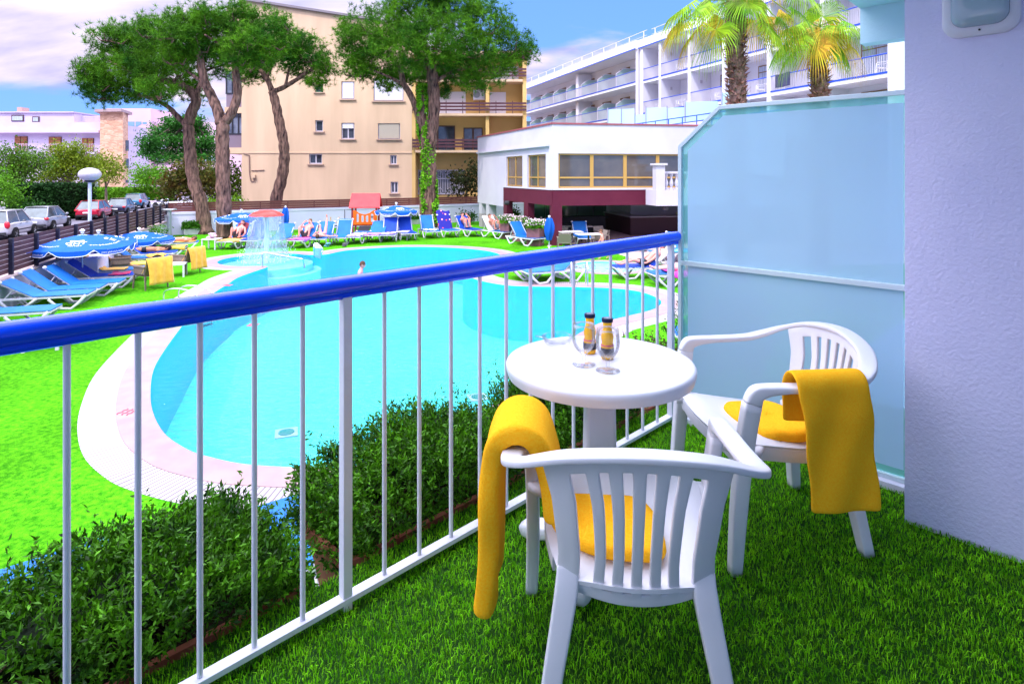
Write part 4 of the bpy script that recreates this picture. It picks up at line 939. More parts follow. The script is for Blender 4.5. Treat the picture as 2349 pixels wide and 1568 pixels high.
for x in cols: b.box(x-.14,x+.14,-1.79,.12,GZ,ZR-.01) if 0<x<22 else b.box(x-.14,x+.25,-1.79,.14,GZ,ZR-.01)
obj('divider_wall',b,M_hot,ht)
b=MB(W2); b.box(-.3,L2+.2,-14,.22,ZR,ZR+.75); obj('parapet',b,M_hot,ht)
b=MB(W2); b.box(-.31,L2+.2,.221,.25,ZR-.0,ZR+.09); obj('blue_line',b,M_edge,ht)
for z in FL[:3]:
    for i in range(6):
        x0,x1=cols[i]+.141,cols[i+1]-.141
        b=MB(W2); b.box(x0,x1,-1.79,.08,z-.22,z); sl=obj('balcony_slab',b,M_hot,ht); b=MB(W2); b.box(x0,x1,.081,.11,z-.01,z+.08); obj('blue_edge',b,M_edge,sl)
        b=MB(W2)
        n_=int((x1-x0)/.125)
        for k in range(n_+1): xx=x0+(x1-x0)*k/n_; b.box(xx-.012,xx+.012,.05,.075,z+.08,z+.98)
        ra=obj('railing',b,M_whiteb,ht); b=MB(W2); b.tube([(x0,.06,z+1.0),(x1,.06,z+1.0)],.035,6); obj('handrail',b,M_edge,ra)
        if i>0:
            b=MB(W2); xd=x0+1.9 if i<5 else x0+1.6; b.box(xd-.75,xd+1.1,-1.785,-1.72,z+.02,z+2.25); dd=obj('balcony_door',b,M_bframe,ht)
            b=MB(W2); b.box(xd-.66,xd+.15,-1.715,-1.70,z+.1,z+1.75); b.box(xd+.21,xd+1.02,-1.715,-1.70,z+.1,z+1.75); b.box(xd-.66,xd+1.02,-1.715,-1.70,z+1.82,z+2.17); obj('pane',b,M_curt,dd)
        b=MB(W2); b.box(x0+.003,x0+.09,-.95,-.8,z+1.75,z+1.98); obj('wall_lamp',b,mat('lamp_grey',(.42,.38,.44),.5),ht)
# wing 1
b=MB(W1); b.box(0,L1,-14,-2.0,GZ,ZR-.02); b.box(0,.25,-1.99,.05,GZ,ZR-.01); obj('back_wall',b,M_hot,ht)
b=MB(W1); b.box(0,L1,-14,.22,ZR,ZR+.75); obj('parapet',b,M_hot,ht)
b=MB(W1); b.box(0,L1,.221,.25,ZR,ZR+.09); obj('blue_line',b,M_edge,ht)
for z in FL[:3]:
    b=MB(W1); b.box(.26,L1,-1.99,.08,z-.22,z); sl=obj('balcony_slab',b,M_hot,ht); b=MB(W1); b.box(.26,L1,.081,.11,z-.01,z+.08); obj('blue_edge',b,M_edge,sl)
    b=MB(W1); 
    for k in range(230): xx=.3+k*.128; b.box(xx-.012,xx+.012,.05,.075,z+.08,z+.98)
    ra=obj('railing',b,M_whiteb,ht); b=MB(W1); b.tube([(.26,.06,z+1.0),(L1,.06,z+1.0)],.035,6); obj('handrail',b,M_edge,ra)
    for xx in np.arange(3.6,L1,3.55):
        b=MB(W1); P=[(-1.98,z+.02),(.04,z+.02),(.04,z+1.25),(-.75,z+1.8),(-1.98,z+1.8)]; P=[(p,q) for p,q in P]
        n_=len(P); b.add([(xx-.02,p,q) for p,q in P]+[(xx+.02,p,q) for p,q in P],[tuple(range(n_)),tuple(range(n_,2*n_))[::-1]]+[(i,(i+1)%n_,(i+1)%n_+n_,i+n_) for i in range(n_)])
        pn=obj('glass_divider',b,mat('green_glass',(.30,.42,.42),.15,spec=.7),ht)
        b=MB(W1); b.tube([(xx,.05,z+.02),(xx,.05,z+1.25),(xx,-.75,z+1.8),(xx,-1.97,z+1.8)],.045,6); obj('divider_frame',b,M_whiteb,pn)
    for xx in np.arange(1.0,L1-2,3.55):
        b=MB(W1); b.box(xx,xx+1.75,-1.99,-1.93,z+.02,z+2.2); dd=obj('balcony_door',b,M_bframe,ht); b=MB(W1); b.box(xx+.08,xx+1.67,-1.925,-1.91,z+.1,z+2.1); obj('pane',b,mat('door_glass_dark',(.10,.11,.13),.1,c2=(.20,.21,.26),scale=2),dd)
    b=MB(W1); b.box(12.3,12.9,-1.98,-.4,z,z+2.59); obj('pilaster',b,M_hot,ht)
# rooftop rail
b=MB()
for M_,L_ in ((W1,L1),(W2,L2)):
    x=.5
    while x<L_: b.box(x-.03,x+.03,-.95,-.89,ZR+.751,ZR+1.75,M_); x+=2.4
    b.tube([(0,-.92,ZR+1.75),(L_,-.92,ZR+1.75)],.025,5,M_); b.tube([(0,-.92,ZR+1.3),(L_,-.92,ZR+1.3)],.015,5,M_)
obj('roof_railing',b,M_whiteb,ht)
# roof sign in red letters
b=MB(W2@Matrix.Translation((7.6,.2,ZR+.40))@Matrix.Rotation(PI/2,4,'X')@Matrix.Rotation(PI,4,'Y')) 
text_on(b,'SEAC',.55,Matrix.Identity(4)); obj('roof_letters',b,mat('sign_red',(.55,.18,.22),.6),ht)
# terrace on the restaurant roof level: frosted windbreaks and blue stair rails
tr_=thing('terrace_windbreak','row of frosted glass windbreak panels stepping up above the restaurant roof','windbreak',at(1480,275,44))
for (u0,u1,v0,v1,Y) in [(1394,1424,250,290,46),(1425,1455,249,290,45.5),(1456,1480,262,290,45),(1481,1529,246,290,44),(1530,1570,246,290,43),(1571,1650,232,290,42),(1655,1720,210,262,40)]:
    p0,p1=at(u0,v0,Y+.6),at(u1,v0,Y); zb_=HC-(v1-400)/F*Y
    b=MB(); b.add([(p0.x,p0.y,zb_),(p1.x,p1.y,zb_),(p1.x,p1.y,p1.z),(p0.x,p0.y,p1.z),(p0.x,p0.y+.05,zb_),(p1.x,p1.y+.05,zb_),(p1.x,p1.y+.05,p1.z),(p0.x,p0.y+.05,p1.z)],[(0,1,2,3),(4,7,6,5),(0,4,5,1),(1,5,6,2),(2,6,7,3),(3,7,4,0)])
    pn=obj('glass_panel',b,M_fr2,tr_); b=MB(); b.tube([(p0.x,p0.y-.03,zb_),(p0.x,p0.y-.03,p1.z+.15)],.05,6); obj('post',b,mat('steel_grey',(.35,.36,.45),.4,metal=.5),pn)
br=thing('stair_railing','blue metal stair railing rising above the restaurant roof towards the palms','railing',at(1540,270,38))
pa,pb_=at(1420,290,40),at(1790,237,31)
for dz in (0,-.35):
    b=MB(); b.tube([pa+Vector((0,0,dz)),pb_+Vector((0,0,dz))],.035,6); obj('rail',b,M_edge,br)
for k in range(1,11):
    q=pa.lerp(pb_,k/11); b=MB(); b.tube([q,q-Vector((0,0,min(.9,.25+k*.1)))],.03,6); obj('post',b,M_edge,br)
b=MB(); rb=[at(1418,294,41),at(1800,262,32)]; b.add([rb[0],rb[1],rb[1]+Vector((2,4,0)),rb[0]+Vector((2,4,0)),rb[0]-Vector((0,0,1.2)),rb[1]-Vector((0,0,3.5))],[(0,1,2,3),(0,4,5,1)]); obj('stair_base',b,M_whiteb,br)

# ================================================================= LEFT: WHITE HOUSES
YH=92
def hx(u,Y=YH): return (u-CX)/F*Y
def hz(v,Y=YH): return HC+(400-v)/F*Y
M_house=mat('house_white',(.52,.44,.60),.9,c2=(.45,.37,.53),scale=.3,bump=.05,bscale=5,det=6); M_shutter=mat('brown_shutter',(.30,.12,.06),.7,c2=(.24,.09,.05),scale=3)
hw=thing('white_house','white three storey house with brown shutters beyond the parked cars','building',(hx(100),YH,GZ))
b=MB(); b.box(hx(-60),hx(234),YH,YH+12,GZ,hz(300)); b.box(hx(-60),hx(163),YH+.6,YH+12,hz(279.9),hz(258)); b.box(hx(-60),hx(228),YH+.2,YH+12,hz(299.9),hz(280)); obj('wall',b,M_house,hw)
b=MB(); b.box(hx(-60),hx(236),YH-1.0,YH+.001,hz(305.5),hz(300)); b.box(hx(-60),hx(165),YH+.3,YH+12.2,hz(257.9),hz(255.5)); b.box(hx(-60),hx(235),YH-1.2,YH-.001,hz(354),hz(349)); obj('slab',b,M_house,hw)
for a,c,d,e in [(35,64,313,350),(113,142,314,349),(189,216,317,349),(189,216,363,384),(113,142,364,388),(35,64,364,388)]:
    b=MB(); b.box(hx(a),hx(c),YH-.12,YH-.002,hz(e),hz(d)); w_=obj('window',b,mat('window_recess',(.10,.05,.03),.8),hw)
    for q in (0,1):
        b=MB(); x0=hx(a)+q*(hx(c)-hx(a))/2
        for i in range(10): 
            zz_=hz(e)+(hz(d)-hz(e))*(i+.08)/10; b.box(x0+.06,x0+(hx(c)-hx(a))/2-.06,YH-.20,YH-.121,zz_,zz_+(hz(d)-hz(e))/10*.82)
        obj('shutter',b,M_shutter,w_)
for a,c,d,e in [(20,48,259+27,285),]: pass
for a,c,d,e in [(20,48,287-0,302),(68,84,289,304),(135,151,419,433),(182,229,415,433)]:
    if d<310: d-=27; e-=26; yy=YH+.6
    else: yy=YH
    dd_=d; ee=e
    if d<310: dd_,ee=(286.5-0,302) if a==20 else (289.5,304)
    if d<310: dd_-=23; ee-=24
    b=MB(); b.box(hx(a),hx(c),yy-.12,yy-.002,hz(ee),hz(dd_)); w_=obj('window',b,mat('dark_frame',(.08,.04,.05),.7),hw); b=MB(); b.box(hx(a)+.15,hx(c)-.15,yy-.16,yy-.121,hz(ee)+.15,hz(dd_)-.15); obj('pane',b,M_curt,w_)
b=MB(); x=hx(165)
b.box(hx(165),hx(228),YH+2,YH+2.1,hz(279.9)+1.0,hz(279.9)+1.1)
for i in range(36): x=hx(166)+i*.115; b.box(x,x+.05,YH+2.0,YH+2.06,hz(279.9),hz(279.9)+1.0)
obj('roof_railing',b,M_house,hw)
b=MB(); b.box(hx(2),hx(13),YH+3,YH+4.5,hz(257),hz(241)); obj('chimney',b,mat('chimney_brick',(.40,.25,.22),.9),hw)
b=MB(); b.box(hx(174),hx(186),YH+4,YH+5,hz(279),hz(264)); b.box(hx(176),hx(183),YH+4.2,YH+4.8,hz(263.9),hz(261)); obj('chimney',b,M_house,hw)
b=MB(); b.tube([(hx(200),YH+3,hz(280)),(hx(200),YH+3,hz(255))],.06,5); b.tube([(hx(198),YH+3,hz(262)),(hx(216),YH+3,hz(257))],.04,5); obj('antenna',b,M_dark,hw)
# balcony rails
b=MB()
for i in range(60): x=hx(0)+i*(hx(233)-hx(0))/59; b.box(x,x+.04,YH-1.15,YH-1.11,hz(349)+.003,hz(332))
b.box(hx(0),hx(233),YH-1.16,YH-1.10,hz(332),hz(331)); obj('balcony_rail',b,M_house,hw)
# stone tower
tw=thing('stone_tower','square brown stone tower with flat roof slab beside the white house','tower',(hx(255),YH-3,GZ))
mst=bpy.data.materials.new('rough_stone'); mst.use_nodes=True; t_=mst.node_tree; p_=t_.nodes['Principled BSDF']; p_.inputs['Roughness'].default_value=.9
co=t_.nodes.new('ShaderNodeTexCoord'); mp_=t_.nodes.new('ShaderNodeMapping'); mp_.inputs['Scale'].default_value=(1.1,1.1,2.8); vo=t_.nodes.new('ShaderNodeTexVoronoi'); vo.inputs['Scale'].default_value=1.6
hv=t_.nodes.new('ShaderNodeValToRGB'); hv.color_ramp.elements[0].color=(.42,.22,.15,1); hv.color_ramp.elements[1].color=(.62,.38,.28,1); e_=hv.color_ramp.elements.new(.5); e_.color=(.52,.30,.20,1)
sep=t_.nodes.new('ShaderNodeSeparateColor'); v2=t_.nodes.new('ShaderNodeTexVoronoi'); v2.feature='DISTANCE_TO_EDGE'; v2.inputs['Scale'].default_value=1.6
bp=t_.nodes.new('ShaderNodeBump'); bp.inputs['Strength'].default_value=.8; bp.inputs['Distance'].default_value=.1
t_.links.new(co.outputs['Object'],mp_.inputs[0]); t_.links.new(mp_.outputs[0],vo.inputs['Vector']); t_.links.new(mp_.outputs[0],v2.inputs['Vector']); t_.links.new(vo.outputs['Color'],sep.inputs[0]); t_.links.new(sep.outputs[0],hv.inputs[0]); t_.links.new(hv.outputs[0],p_.inputs['Base Color']); t_.links.new(v2.outputs['Distance'],bp.inputs['Height']); t_.links.new(bp.outputs[0],p_.inputs['Normal'])
YT=YH-3
b=MB(); b.prism([(hx(224,YT),YT+.5),(hx(282,YT),YT),(hx(294,YT+4),YT+4),(hx(236,YT+5),YT+5)],GZ,hz(257,YT)); obj('wall',b,mst,tw)
b=MB(); b.prism([(hx(219,YT),YT-.2),(hx(286,YT),YT-.8),(hx(300,YT+4),YT+4.4),(hx(233,YT+5),YT+5.4)],hz(257,YT)+.003,hz(257,YT)+.4); obj('roof',b,mat('slab_grey',(.34,.24,.26),.8),tw)
for v0,v1 in ((320,345),(363,385),(413,420)):
    b=MB(); p0=Vector((hx(282,YT),YT,0)).lerp(Vector((hx(294,YT+4),YT+4,0)),.55); b.box(p0.x-.2,p0.x+.2,p0.y-.35,p0.y+.4,hz(v1,YT),hz(v0,YT)); obj('slit_window',b,M_dgl,tw)
# pink stair building and block behind
YP=110
pk=thing('stairwell_building','pale pink building with diagonal glazed stairs behind the stone tower','building',(hx(320,YP),YP,GZ))
b=MB(); b.box(hx(244,YP),hx(346,YP),YP,YP+8,GZ,hz(249,YP)); b.box(hx(347,YP),hx(560,YP),YP+1,YP+9,GZ,hz(279,YP)); obj('wall',b,mat('pink_wall',(.62,.42,.54),.9,c2=(.56,.38,.48),scale=.3),pk)
for k,(v0,v1) in enumerate([(302,281),(345,302),(390,345)]):
    pass
for (a,c,d0,d1,e0,e1) in [(294,309,279,279,302,294),(311,325,279,279,293,285),(327,337,280,280,285,285),(295,309,313,306,338,330),(311,325,305,298,328,318),(327,337,297,297,318,314),(296,310,347,338,359,350),(312,325,337,328,349,341),(327,337,327,326,341,337)]:
    b=MB(); b.add([(hx(a,YP),YP-.03,hz(e0,YP)),(hx(c,YP),YP-.03,hz(e1,YP)),(hx(c,YP),YP-.03,hz(d1,YP)),(hx(a,YP),YP-.03,hz(d0,YP))],[(0,1,2,3)]); obj('window',b,mat('sky_glass',(.16,.30,.50),.05,spec=1),pk,recalc=False)
for a,c,d,e in [(348,388,287,310),(348,388,318,345),(348,388,350,372),(395,440,290,312),(395,440,352,372),(450,500,352,372)]:
    b=MB(); b.box(hx(a,YP),hx(c,YP),YP+.7,YP+.995,hz(e,YP),hz(d,YP)); w_=obj('balcony',b,mat('balcony_shade',(.36,.26,.20),.8),pk); b=MB(); b.box(hx(a+6,YP),hx(c-10,YP),YP+.6,YP+.69,hz(e-3,YP),hz(d+5,YP)); obj('pane',b,M_curt,w_)
# big blue distance block for the horizon between buildings
YD=200
bk=thing('distant_block','long pale building row closing the view at the far left','building',(hx(-200,YD),YD,GZ))
b=MB(); b.box(hx(-600,YD),hx(240,YD),YD,YD+10,GZ,hz(320,YD)); obj('wall',b,M_house,bk)
# ================================================================= TREES AND PLANTS
def blades(C,rg,n,L_,wd,up=.35,spread=1.0):
    """n thin needle blades radiating from each centre"""
    m=len(C)*n; B=np.repeat(C,n,0); d=rg.normal(size=(m,3))*spread; d[:,2]+=up; d/=np.linalg.norm(d,axis=1)[:,None]
    q=rg.normal(size=(m,3)); q-=d*(q*d).sum(1)[:,None]; q/=np.linalg.norm(q,axis=1)[:,None]
    l=(L_*rg.uniform(.6,1.2,m))[:,None]
    V_=np.stack([B-q*wd/2,B+q*wd/2,B+d*l],1).reshape(-1,3); i=np.arange(m)*3
    return V_,np.stack([i,i+1,i+2],1)
def blob_pts(blobs,Y,rg,dens,shell=.45,depth=None):
    out_=[]
    for bl in blobs:
        u,v,ru,rv=bl[:4]; dy=bl[4] if len(bl)>4 else 0; yy=Y+dy
        c=at(u,v,yy); rx=ru/F*yy; rz=rv/F*yy; ry=depth or max(rx*.8,1.2)
        vol=rx*ry*rz*4.2; n=int(dens*max(vol**.78,1)); 
        d=rg.normal(size=(n,3)); d/=np.linalg.norm(d,axis=1)[:,None]; r=(shell+(1-shell)*rg.uniform(0,1,n)**.6)[:,None]
        wob=1+.16*np.sin(d[:,:1]*5+u)+.13*np.sin(d[:,2:3]*7+v)+.10*np.sin(d[:,1:2]*9)
        out_.append(np.array(c)+d*r*wob*np.array([rx,ry,rz]))
    return np.concatenate(out_)
def clumps(P,rg,k,spread,frac=1.0):
    """gather points into sub-clumps so that gaps and light/dark lumps appear"""
    n=len(P)//k; C=P[rg.permutation(len(P))[:n]]
    return (np.repeat(C,k,0)+rg.normal(size=(n*k,3))*spread)
def pine(label,Y,trunk,branches,blobs,seed,tr=(.42,.30),dens=75):
    rg=np.random.default_rng(seed); base=at(trunk[0][0],trunk[0][1],Y); base.z=GZ
    t=thing('pine_tree',label,'tree',base,group='umbrella pines by the garden wall')
    T=[at(u,v,Y) for u,v in trunk]; T[0]=base.copy(); T=crom(T,5); n=len(T)
    rr=np.linspace(tr[0],tr[1],n)*(1+.08*np.sin(np.arange(n)*1.9+seed)); rr[0]*=1.25; rr[1]*=1.1
    b=MB(); b.tube(T,rr,14); tk=obj('trunk',b,M_bark,t,smooth=True)
    for br in branches:
        r0,r1=br[0]; pts=crom([at(p[0],p[1],Y+(p[2] if len(p)>2 else 0)) for p in br[1]],4); m=len(pts)
        b=MB(); b.tube(pts,np.linspace(r0,r1,m)*(1+.06*np.sin(np.arange(m)*2.3)),9); obj('branch',b,M_bark,t,smooth=True)
    # thin twigs under the crown
    for bl in blobs:
        b=MB(); c=at(bl[0],bl[1]+bl[3]*.45,Y+(bl[4] if len(bl)>4 else 0)); 
        for k in range(4):
            e=at(bl[0]+rg.uniform(-.9,.9)*bl[2],bl[1]+rg.uniform(-.5,.5)*bl[3],Y+(bl[4] if len(bl)>4 else 0)+rg.uniform(-1.5,1.5)); md=c.lerp(e,.5)+Vector((rg.uniform(-.3,.3),0,-.25)); b.tube([c,md,e],[.07,.045,.015],5)
        obj('branch',b,M_bark,t)
    P=blob_pts(blobs,Y,rg,dens); P=clumps(P,rg,5,.22); P=P[P[:,0]/P[:,1]*F+CX>158]
    V_,F_=blades(P,rg,19,.34,.028,up=.55)
    V_-=np.array(base); fastmesh('crown',V_,F_,M_needle,t)
    return t
pine('leftmost umbrella pine, leaning trunk with broad layered crown over the street',39,[(472,540),(462,470),(446,420),(438,370),(434,320),(432,285)],
 [((.36,.22),[(432,285),(441,255),(450,235),(443,215),(425,200),(395,190,-.5),(350,180,-1)]),((.20,.08),[(450,235),(455,205),(462,180,1),(450,150,1)]),((.20,.09),[(430,290),(405,265),(385,245),(345,225),(300,215,1)]),((.12,.05),[(425,200),(400,160),(370,120)]),((.12,.05),[(350,180,-1),(300,165,-1),(250,140)])],
 [(215,190,45,32),(262,160,62,40),(330,150,62,38,-1),(395,172,55,36),(300,205,70,30,1),(235,215,45,22),(440,205,38,30,1),(360,210,55,24,-2),(290,118,60,34,1.5),(250,82,50,28),(330,92,60,36,1),(380,120,55,34,2),(205,170,28,24)],21,(.44,.33))
pine('second umbrella pine with forked trunk and tall flat crown, behind the sunbather in red',36,[(516,552),(514,480),(512,420),(511,360),(510,310),(513,280)],
 [((.34,.20),[(508,285),(500,255),(485,220),(470,190),(463,155),(455,110)]),((.30,.17),[(516,280),(533,255),(545,215),(541,170),(535,120),(530,70)]),((.13,.06),[(470,190),(445,175),(420,155,1)]),((.12,.05),[(535,120),(500,100),(470,80,-1)]),((.1,.05),[(541,150),(570,130),(600,100,1)])],
 [(430,45,50,30),(480,50,55,40),(540,40,52,36),(600,50,48,34,1),(650,55,30,20),(400,75,50,32,-1),(455,100,55,40),(515,90,55,44,1),(570,95,55,42,-1),(625,90,45,34),(490,140,46,34,1.5),(548,130,40,30,-1),(350,70,50,32,1),(410,130,48,30),(605,130,38,24,1)],22,(.46,.36))
pine('third slender umbrella pine with bare leaning trunk in front of the beige block',44,[(628,500),(634,455),(646,410),(652,365),(650,325),(641,280),(633,240),(625,210)],
 [((.22,.10),[(625,212),(612,180),(590,155),(560,135)]),((.2,.09),[(628,210),(652,200),(685,180),(715,160),(740,150)]),((.12,.05),[(655,198),(662,165),(672,135)]),((.1,.05),[(612,180),(625,150),(635,120)])],
 [(575,150,34,22),(620,130,40,28,-1),(665,115,42,30),(715,128,42,32),(745,155,24,20),(600,170,26,14,1),(690,160,34,18,1),(640,100,36,22),(730,188,26,12),(560,175,22,12),(700,95,30,20)],23,(.44,.30))
pine('largest umbrella pine with ivy clad double trunk and wide round crown',43,[(987,512),(984,450),(986,400),(984,350),(990,300),(996,240),(993,190),(990,150)],
 [((.26,.20),[(980,345),(968,300),(955,250),(940,215),(925,190),(918,150)]),((.2,.1),[(990,155),(960,125),(920,100)]),((.2,.1),[(992,150),(1030,110),(1080,80)]),((.16,.08),[(994,190),(1040,165),(1100,150)]),((.14,.06),[(925,195),(890,175),(850,160)]),((.16,.08),[(990,150),(1000,100),(1010,50)])],
 [(820,100,55,50),(880,60,70,55,-1),(960,20,80,55),(1050,10,80,55),(1120,55,65,55,-1),(1165,110,52,45),(1200,120,30,25),(860,140,60,40,1),(930,110,70,55,-2),(1010,90,80,60,-2),(1080,110,70,50,-1),(1140,150,48,32),(820,160,40,26),(900,185,45,22,1),(1050,165,70,30,1),(960,165,60,30,2),(1000,210,45,18,1),(1090,190,45,20),(800,70,30,28),(1215,112,18,12),(1000,-30,90,40)],24,(.52,.40),62)
# second stem bark and ivy on the last pine
M_ivy=mat('ivy_leaf',(.10,.30,.012),.5,c2=(.20,.48,.02),scale=3,rnd=.5,spec=.12,trans=.3)
pl_=[o for o in bpy.data.objects if o.name.startswith('pine_tree')][-1]
rg=np.random.default_rng(5); C=[]
for k in range(7000):
    tt=rg.uniform(0,1)**.9; v=512-tt*320; u=np.interp(v,[190,300,350,420,512],[968,972,982,984,987]); r=np.interp(v,[190,300,512],[.30,.45,.62]); a=rg.uniform(0,2*PI)
    if math.sin(a*2+v*.03)+.6*math.sin(v*.11)<-.25+.0*a: continue
    p=at(u,v,43); C.append((p.x+r*math.cos(a),p.y+r*math.sin(a),p.z))
V_,F_=leaves(np.array(C),.17,rg,up=-.2,asp=.9); V_-=np.array(pl_.location); iv=fastmesh('ivy',V_,F_,M_ivy,pl_)
b=MB(); b.tube(crom([at(975,512,43.1),at(972,440,43.1),at(978,380,43.1),at(972,300,43.1),at(968,240,43.1),at(958,205,43)],4),np.linspace(.36,.2,21),10); obj('trunk',b,M_bark,pl_,smooth=True)

def broad(name,label,cat,Y,base_uv,trunk,blobs,lm_,seed,size=.26,dens=60,r=.16,n_leaf=14,spread=.4,asp=.55,group=None,shell=.3,branches=()):
    rg=np.random.default_rng(seed); base=at(base_uv[0],base_uv[1],Y); base.z=GZ
    t=thing(name,label,cat,base,group=group)
    if trunk:
        T=[base]+[at(u,v,Y) for u,v in trunk]; T=crom(T,3); b=MB(); b.tube(T,np.linspace(r,r*.5,len(T)),8); obj('trunk',b,mat('tree_bark',(.10,.07,.06),.95,c2=(.17,.12,.10),scale=6,bump=.8,bscale=14,dist=.05),t,smooth=True)
        e=T[-1]; b=MB()
        for bl in blobs:
            c=at(bl[0],bl[1],Y+(bl[4] if len(bl)>4 else 0)); b.tube([e,e.lerp(c,.5)+Vector((0,0,.15)),c],[r*.45,r*.3,r*.12],6)
        for P_ in branches: b.tube([at(p[0],p[1],Y) for p in P_],np.linspace(r*.8,r*.3,len(P_)),6)
        obj('branches',b,MATS['tree_bark'],t,smooth=True)
    P=blob_pts(blobs,Y,rg,dens*3.2,shell); P=clumps(P,rg,n_leaf,spread)
    V_,F_=leaves(P,size,rg,up=.15,asp=asp); V_-=np.array(base); fastmesh('foliage' if not trunk else 'crown',V_,F_,lm_,t)
    return t
G1=mat('leaf_bright',(0.054,0.180,0.007),.5,c2=(0.112,0.285,0.012),scale=.7,rnd=.45,spec=.12,trans=.3); G2=mat('leaf_yellowgreen',(0.096,0.156,0.007),.5,c2=(0.186,0.248,0.012),scale=.7,rnd=.45,spec=.12,trans=.3)
G3=mat('leaf_dark',(0.012,0.054,0.006),.5,c2=(0.025,0.099,0.009),scale=.8,rnd=.4,spec=.12,trans=.2); G4=mat('leaf_reddish',(0.096,0.048,0.012),.5,c2=(0.062,0.099,0.012),scale=1.5,rnd=.5,spec=.12,trans=.25)
G5=mat('cedar_needle',(0.018,0.102,0.012),.6,c2=(0.043,0.186,0.019),scale=.7,rnd=.4,spec=.12,trans=.2); G6=mat('hedge_dark',(0.007,0.030,0.006),.7,c2=(0.012,0.050,0.007),scale=1,rnd=.4,spec=.12)
broad('street_tree','sparse branching green tree at the far left before the white house','tree',60,(20,470),[(25,440),(35,410)],[(15,400,40,34),(55,395,34,30),(25,355,36,22),(95,370,26,18),(60,362,24,14),(10,440,25,26)],G3 and mat('leaf_mid',(0.042,0.108,0.007),.5,c2=(0.087,0.186,0.012),scale=.7,rnd=.45,spec=.12,trans=.3),31,.24,75,.3,spread=.45,branches=[[(35,410),(60,395),(85,380),(112,372)],[(35,410),(20,380),(28,350)]])
broad('street_tree','yellow green street tree between the leftmost tree and the globe lamp','tree',66,(160,464),[(157,440),(156,420)],[(120,395,34,26),(160,380,38,30),(200,400,32,24),(150,350,40,18),(178,344,26,14),(110,412,26,16),(190,372,24,18),(140,365,30,20)],G2,32,.24,70,.26,spread=.42,branches=[[(156,420),(130,385),(110,355)],[(156,420),(185,375),(200,350)]])
broad('street_tree','small round leafy tree in front of the stone tower','tree',74,(244,462),[(243,430)],[(243,385,36,26),(232,370,22,14),(262,395,20,16)],G2,33,.26,55,.2,spread=.45)
broad('bush_tree','bright green rounded bush left of the wooden fence corner post at far left','bush',47,(12,478),None,[(10,440,26,36),(25,455,14,20),(-15,430,30,40)],G1,34,.2,80,spread=.35,shell=.5)
broad('shrub_mass','bright green round shrub beside the blue railings near the stone tower','bush',86,(345,447),None,[(345,405,30,22),(325,412,18,16),(372,408,16,16)],G1,35,.34,60,spread=.6)
broad('magnolia_tree','reddish leaved small tree between the parked motorbike and the pines','tree',50,(447,470),[(446,452),(440,440)],[(420,415,36,28),(455,400,30,24),(400,432,22,18),(470,428,22,20),(430,390,22,14),(440,445,24,10)],G4,36,.3,70,.14,spread=.45)
broad('shrub_mass','tall mixed yellow green shrubs between the second pine and the beige block','bush',54,(535,478),None,[(525,410,34,36),(490,400,24,24),(545,440,16,34),(520,452,30,26),(475,420,18,26)],mat('leaf_mixed',(0.084,0.132,0.007),.5,c2=(0.037,0.074,0.012),scale=1.2,rnd=.5,spec=.12,trans=.3),37,.26,70,spread=.4)
broad('low_shrub','bright lime low shrub above the wooden fence between the first two pines','bush',45,(500,480),None,[(489,468,12,6)],mat('leaf_lime',(0.132,0.300,0.006),.5,c2=(0.186,0.372,0.012),scale=2,rnd=.4,spec=.12,trans=.3),38,.16,160,spread=.2)
broad('low_shrub','bright lime low shrub above the fence beside the beige block corner','bush',46,(545,480),None,[(543,462,12,14)],MATS['leaf_lime'],39,.16,120,spread=.2)
# cedar with layered horizontal boughs
ced=[]
for k,(v,w_) in enumerate([(275,40),(290,60),(303,72),(318,84),(333,88),(348,82),(360,66)]):
    for s_ in (-1,-.45,.1,.6): ced.append((430+s_*w_*(1 if s_<0 else .9),v+abs(s_)*4,w_*.36,5,k%3-1))
broad('cedar_tree','green cedar with flat layered boughs behind the leftmost pine trunk','tree',62,(447,447),[(446,400),(444,350),(440,300),(438,272)],ced,G5,40,.3,110,.26,spread=.25,asp=.4,shell=.1)
broad('magnolia_tree','dark leaved small tree with reddish tips before the iron window grille','tree',51,(1068,480),[(1070,440),(1072,420)],[(1060,420,20,16),(1082,410,16,18),(1050,440,14,10),(1085,435,12,12),(1080,385,10,14),(1045,405,10,8)],mat('leaf_dark_red',(0.018,0.048,0.009),.5,c2=(0.062,0.043,0.019),scale=2.4,rnd=.4,spec=.12,trans=.2),41,.3,42,.1,spread=.3)
# box hedges
def hedge(label,u0,u1,v0,v1,Y,dpt,m_,seed,size=.2,n=9000):
    rg=np.random.default_rng(seed); a,c=at(u0,v1,Y),at(u1,v1,Y); zt=HC+(400-v0)/F*Y
    base=Vector(((a.x+c.x)/2,Y,GZ)); t=thing('hedge',label,'hedge',base)
    b=MB(); b.box(a.x+.15,c.x-.15,Y+.15,Y+dpt-.15,GZ,zt-.15); obj('shade_core',b,mat('hedge_core',(0.005,0.012,0.004),.95,c2=(0.007,0.019,0.005),scale=4),t)  # dark box core, shade inside the hedge put into its colour
    P=[]
    for _ in range(n):
        f_=rg.uniform()
        if f_<.6: P.append((rg.uniform(a.x,c.x),Y+rg.normal(0,.07),rg.uniform(GZ,zt)))
        elif f_<.85: P.append((rg.uniform(a.x,c.x),rg.uniform(Y,Y+dpt),zt+rg.normal(0,.06)))
        else: P.append((c.x+rg.normal(0,.06),rg.uniform(Y,Y+dpt),rg.uniform(GZ,zt)))
    V_,F_=leaves(np.array(P),size,rg,up=.2,asp=.6); V_-=np.array(base); fastmesh('foliage',V_,F_,m_,t); return t
hedge('tall dark clipped hedge at far left above the parked cars',18,125,426,482,50,5,G6,51,.22,14000)
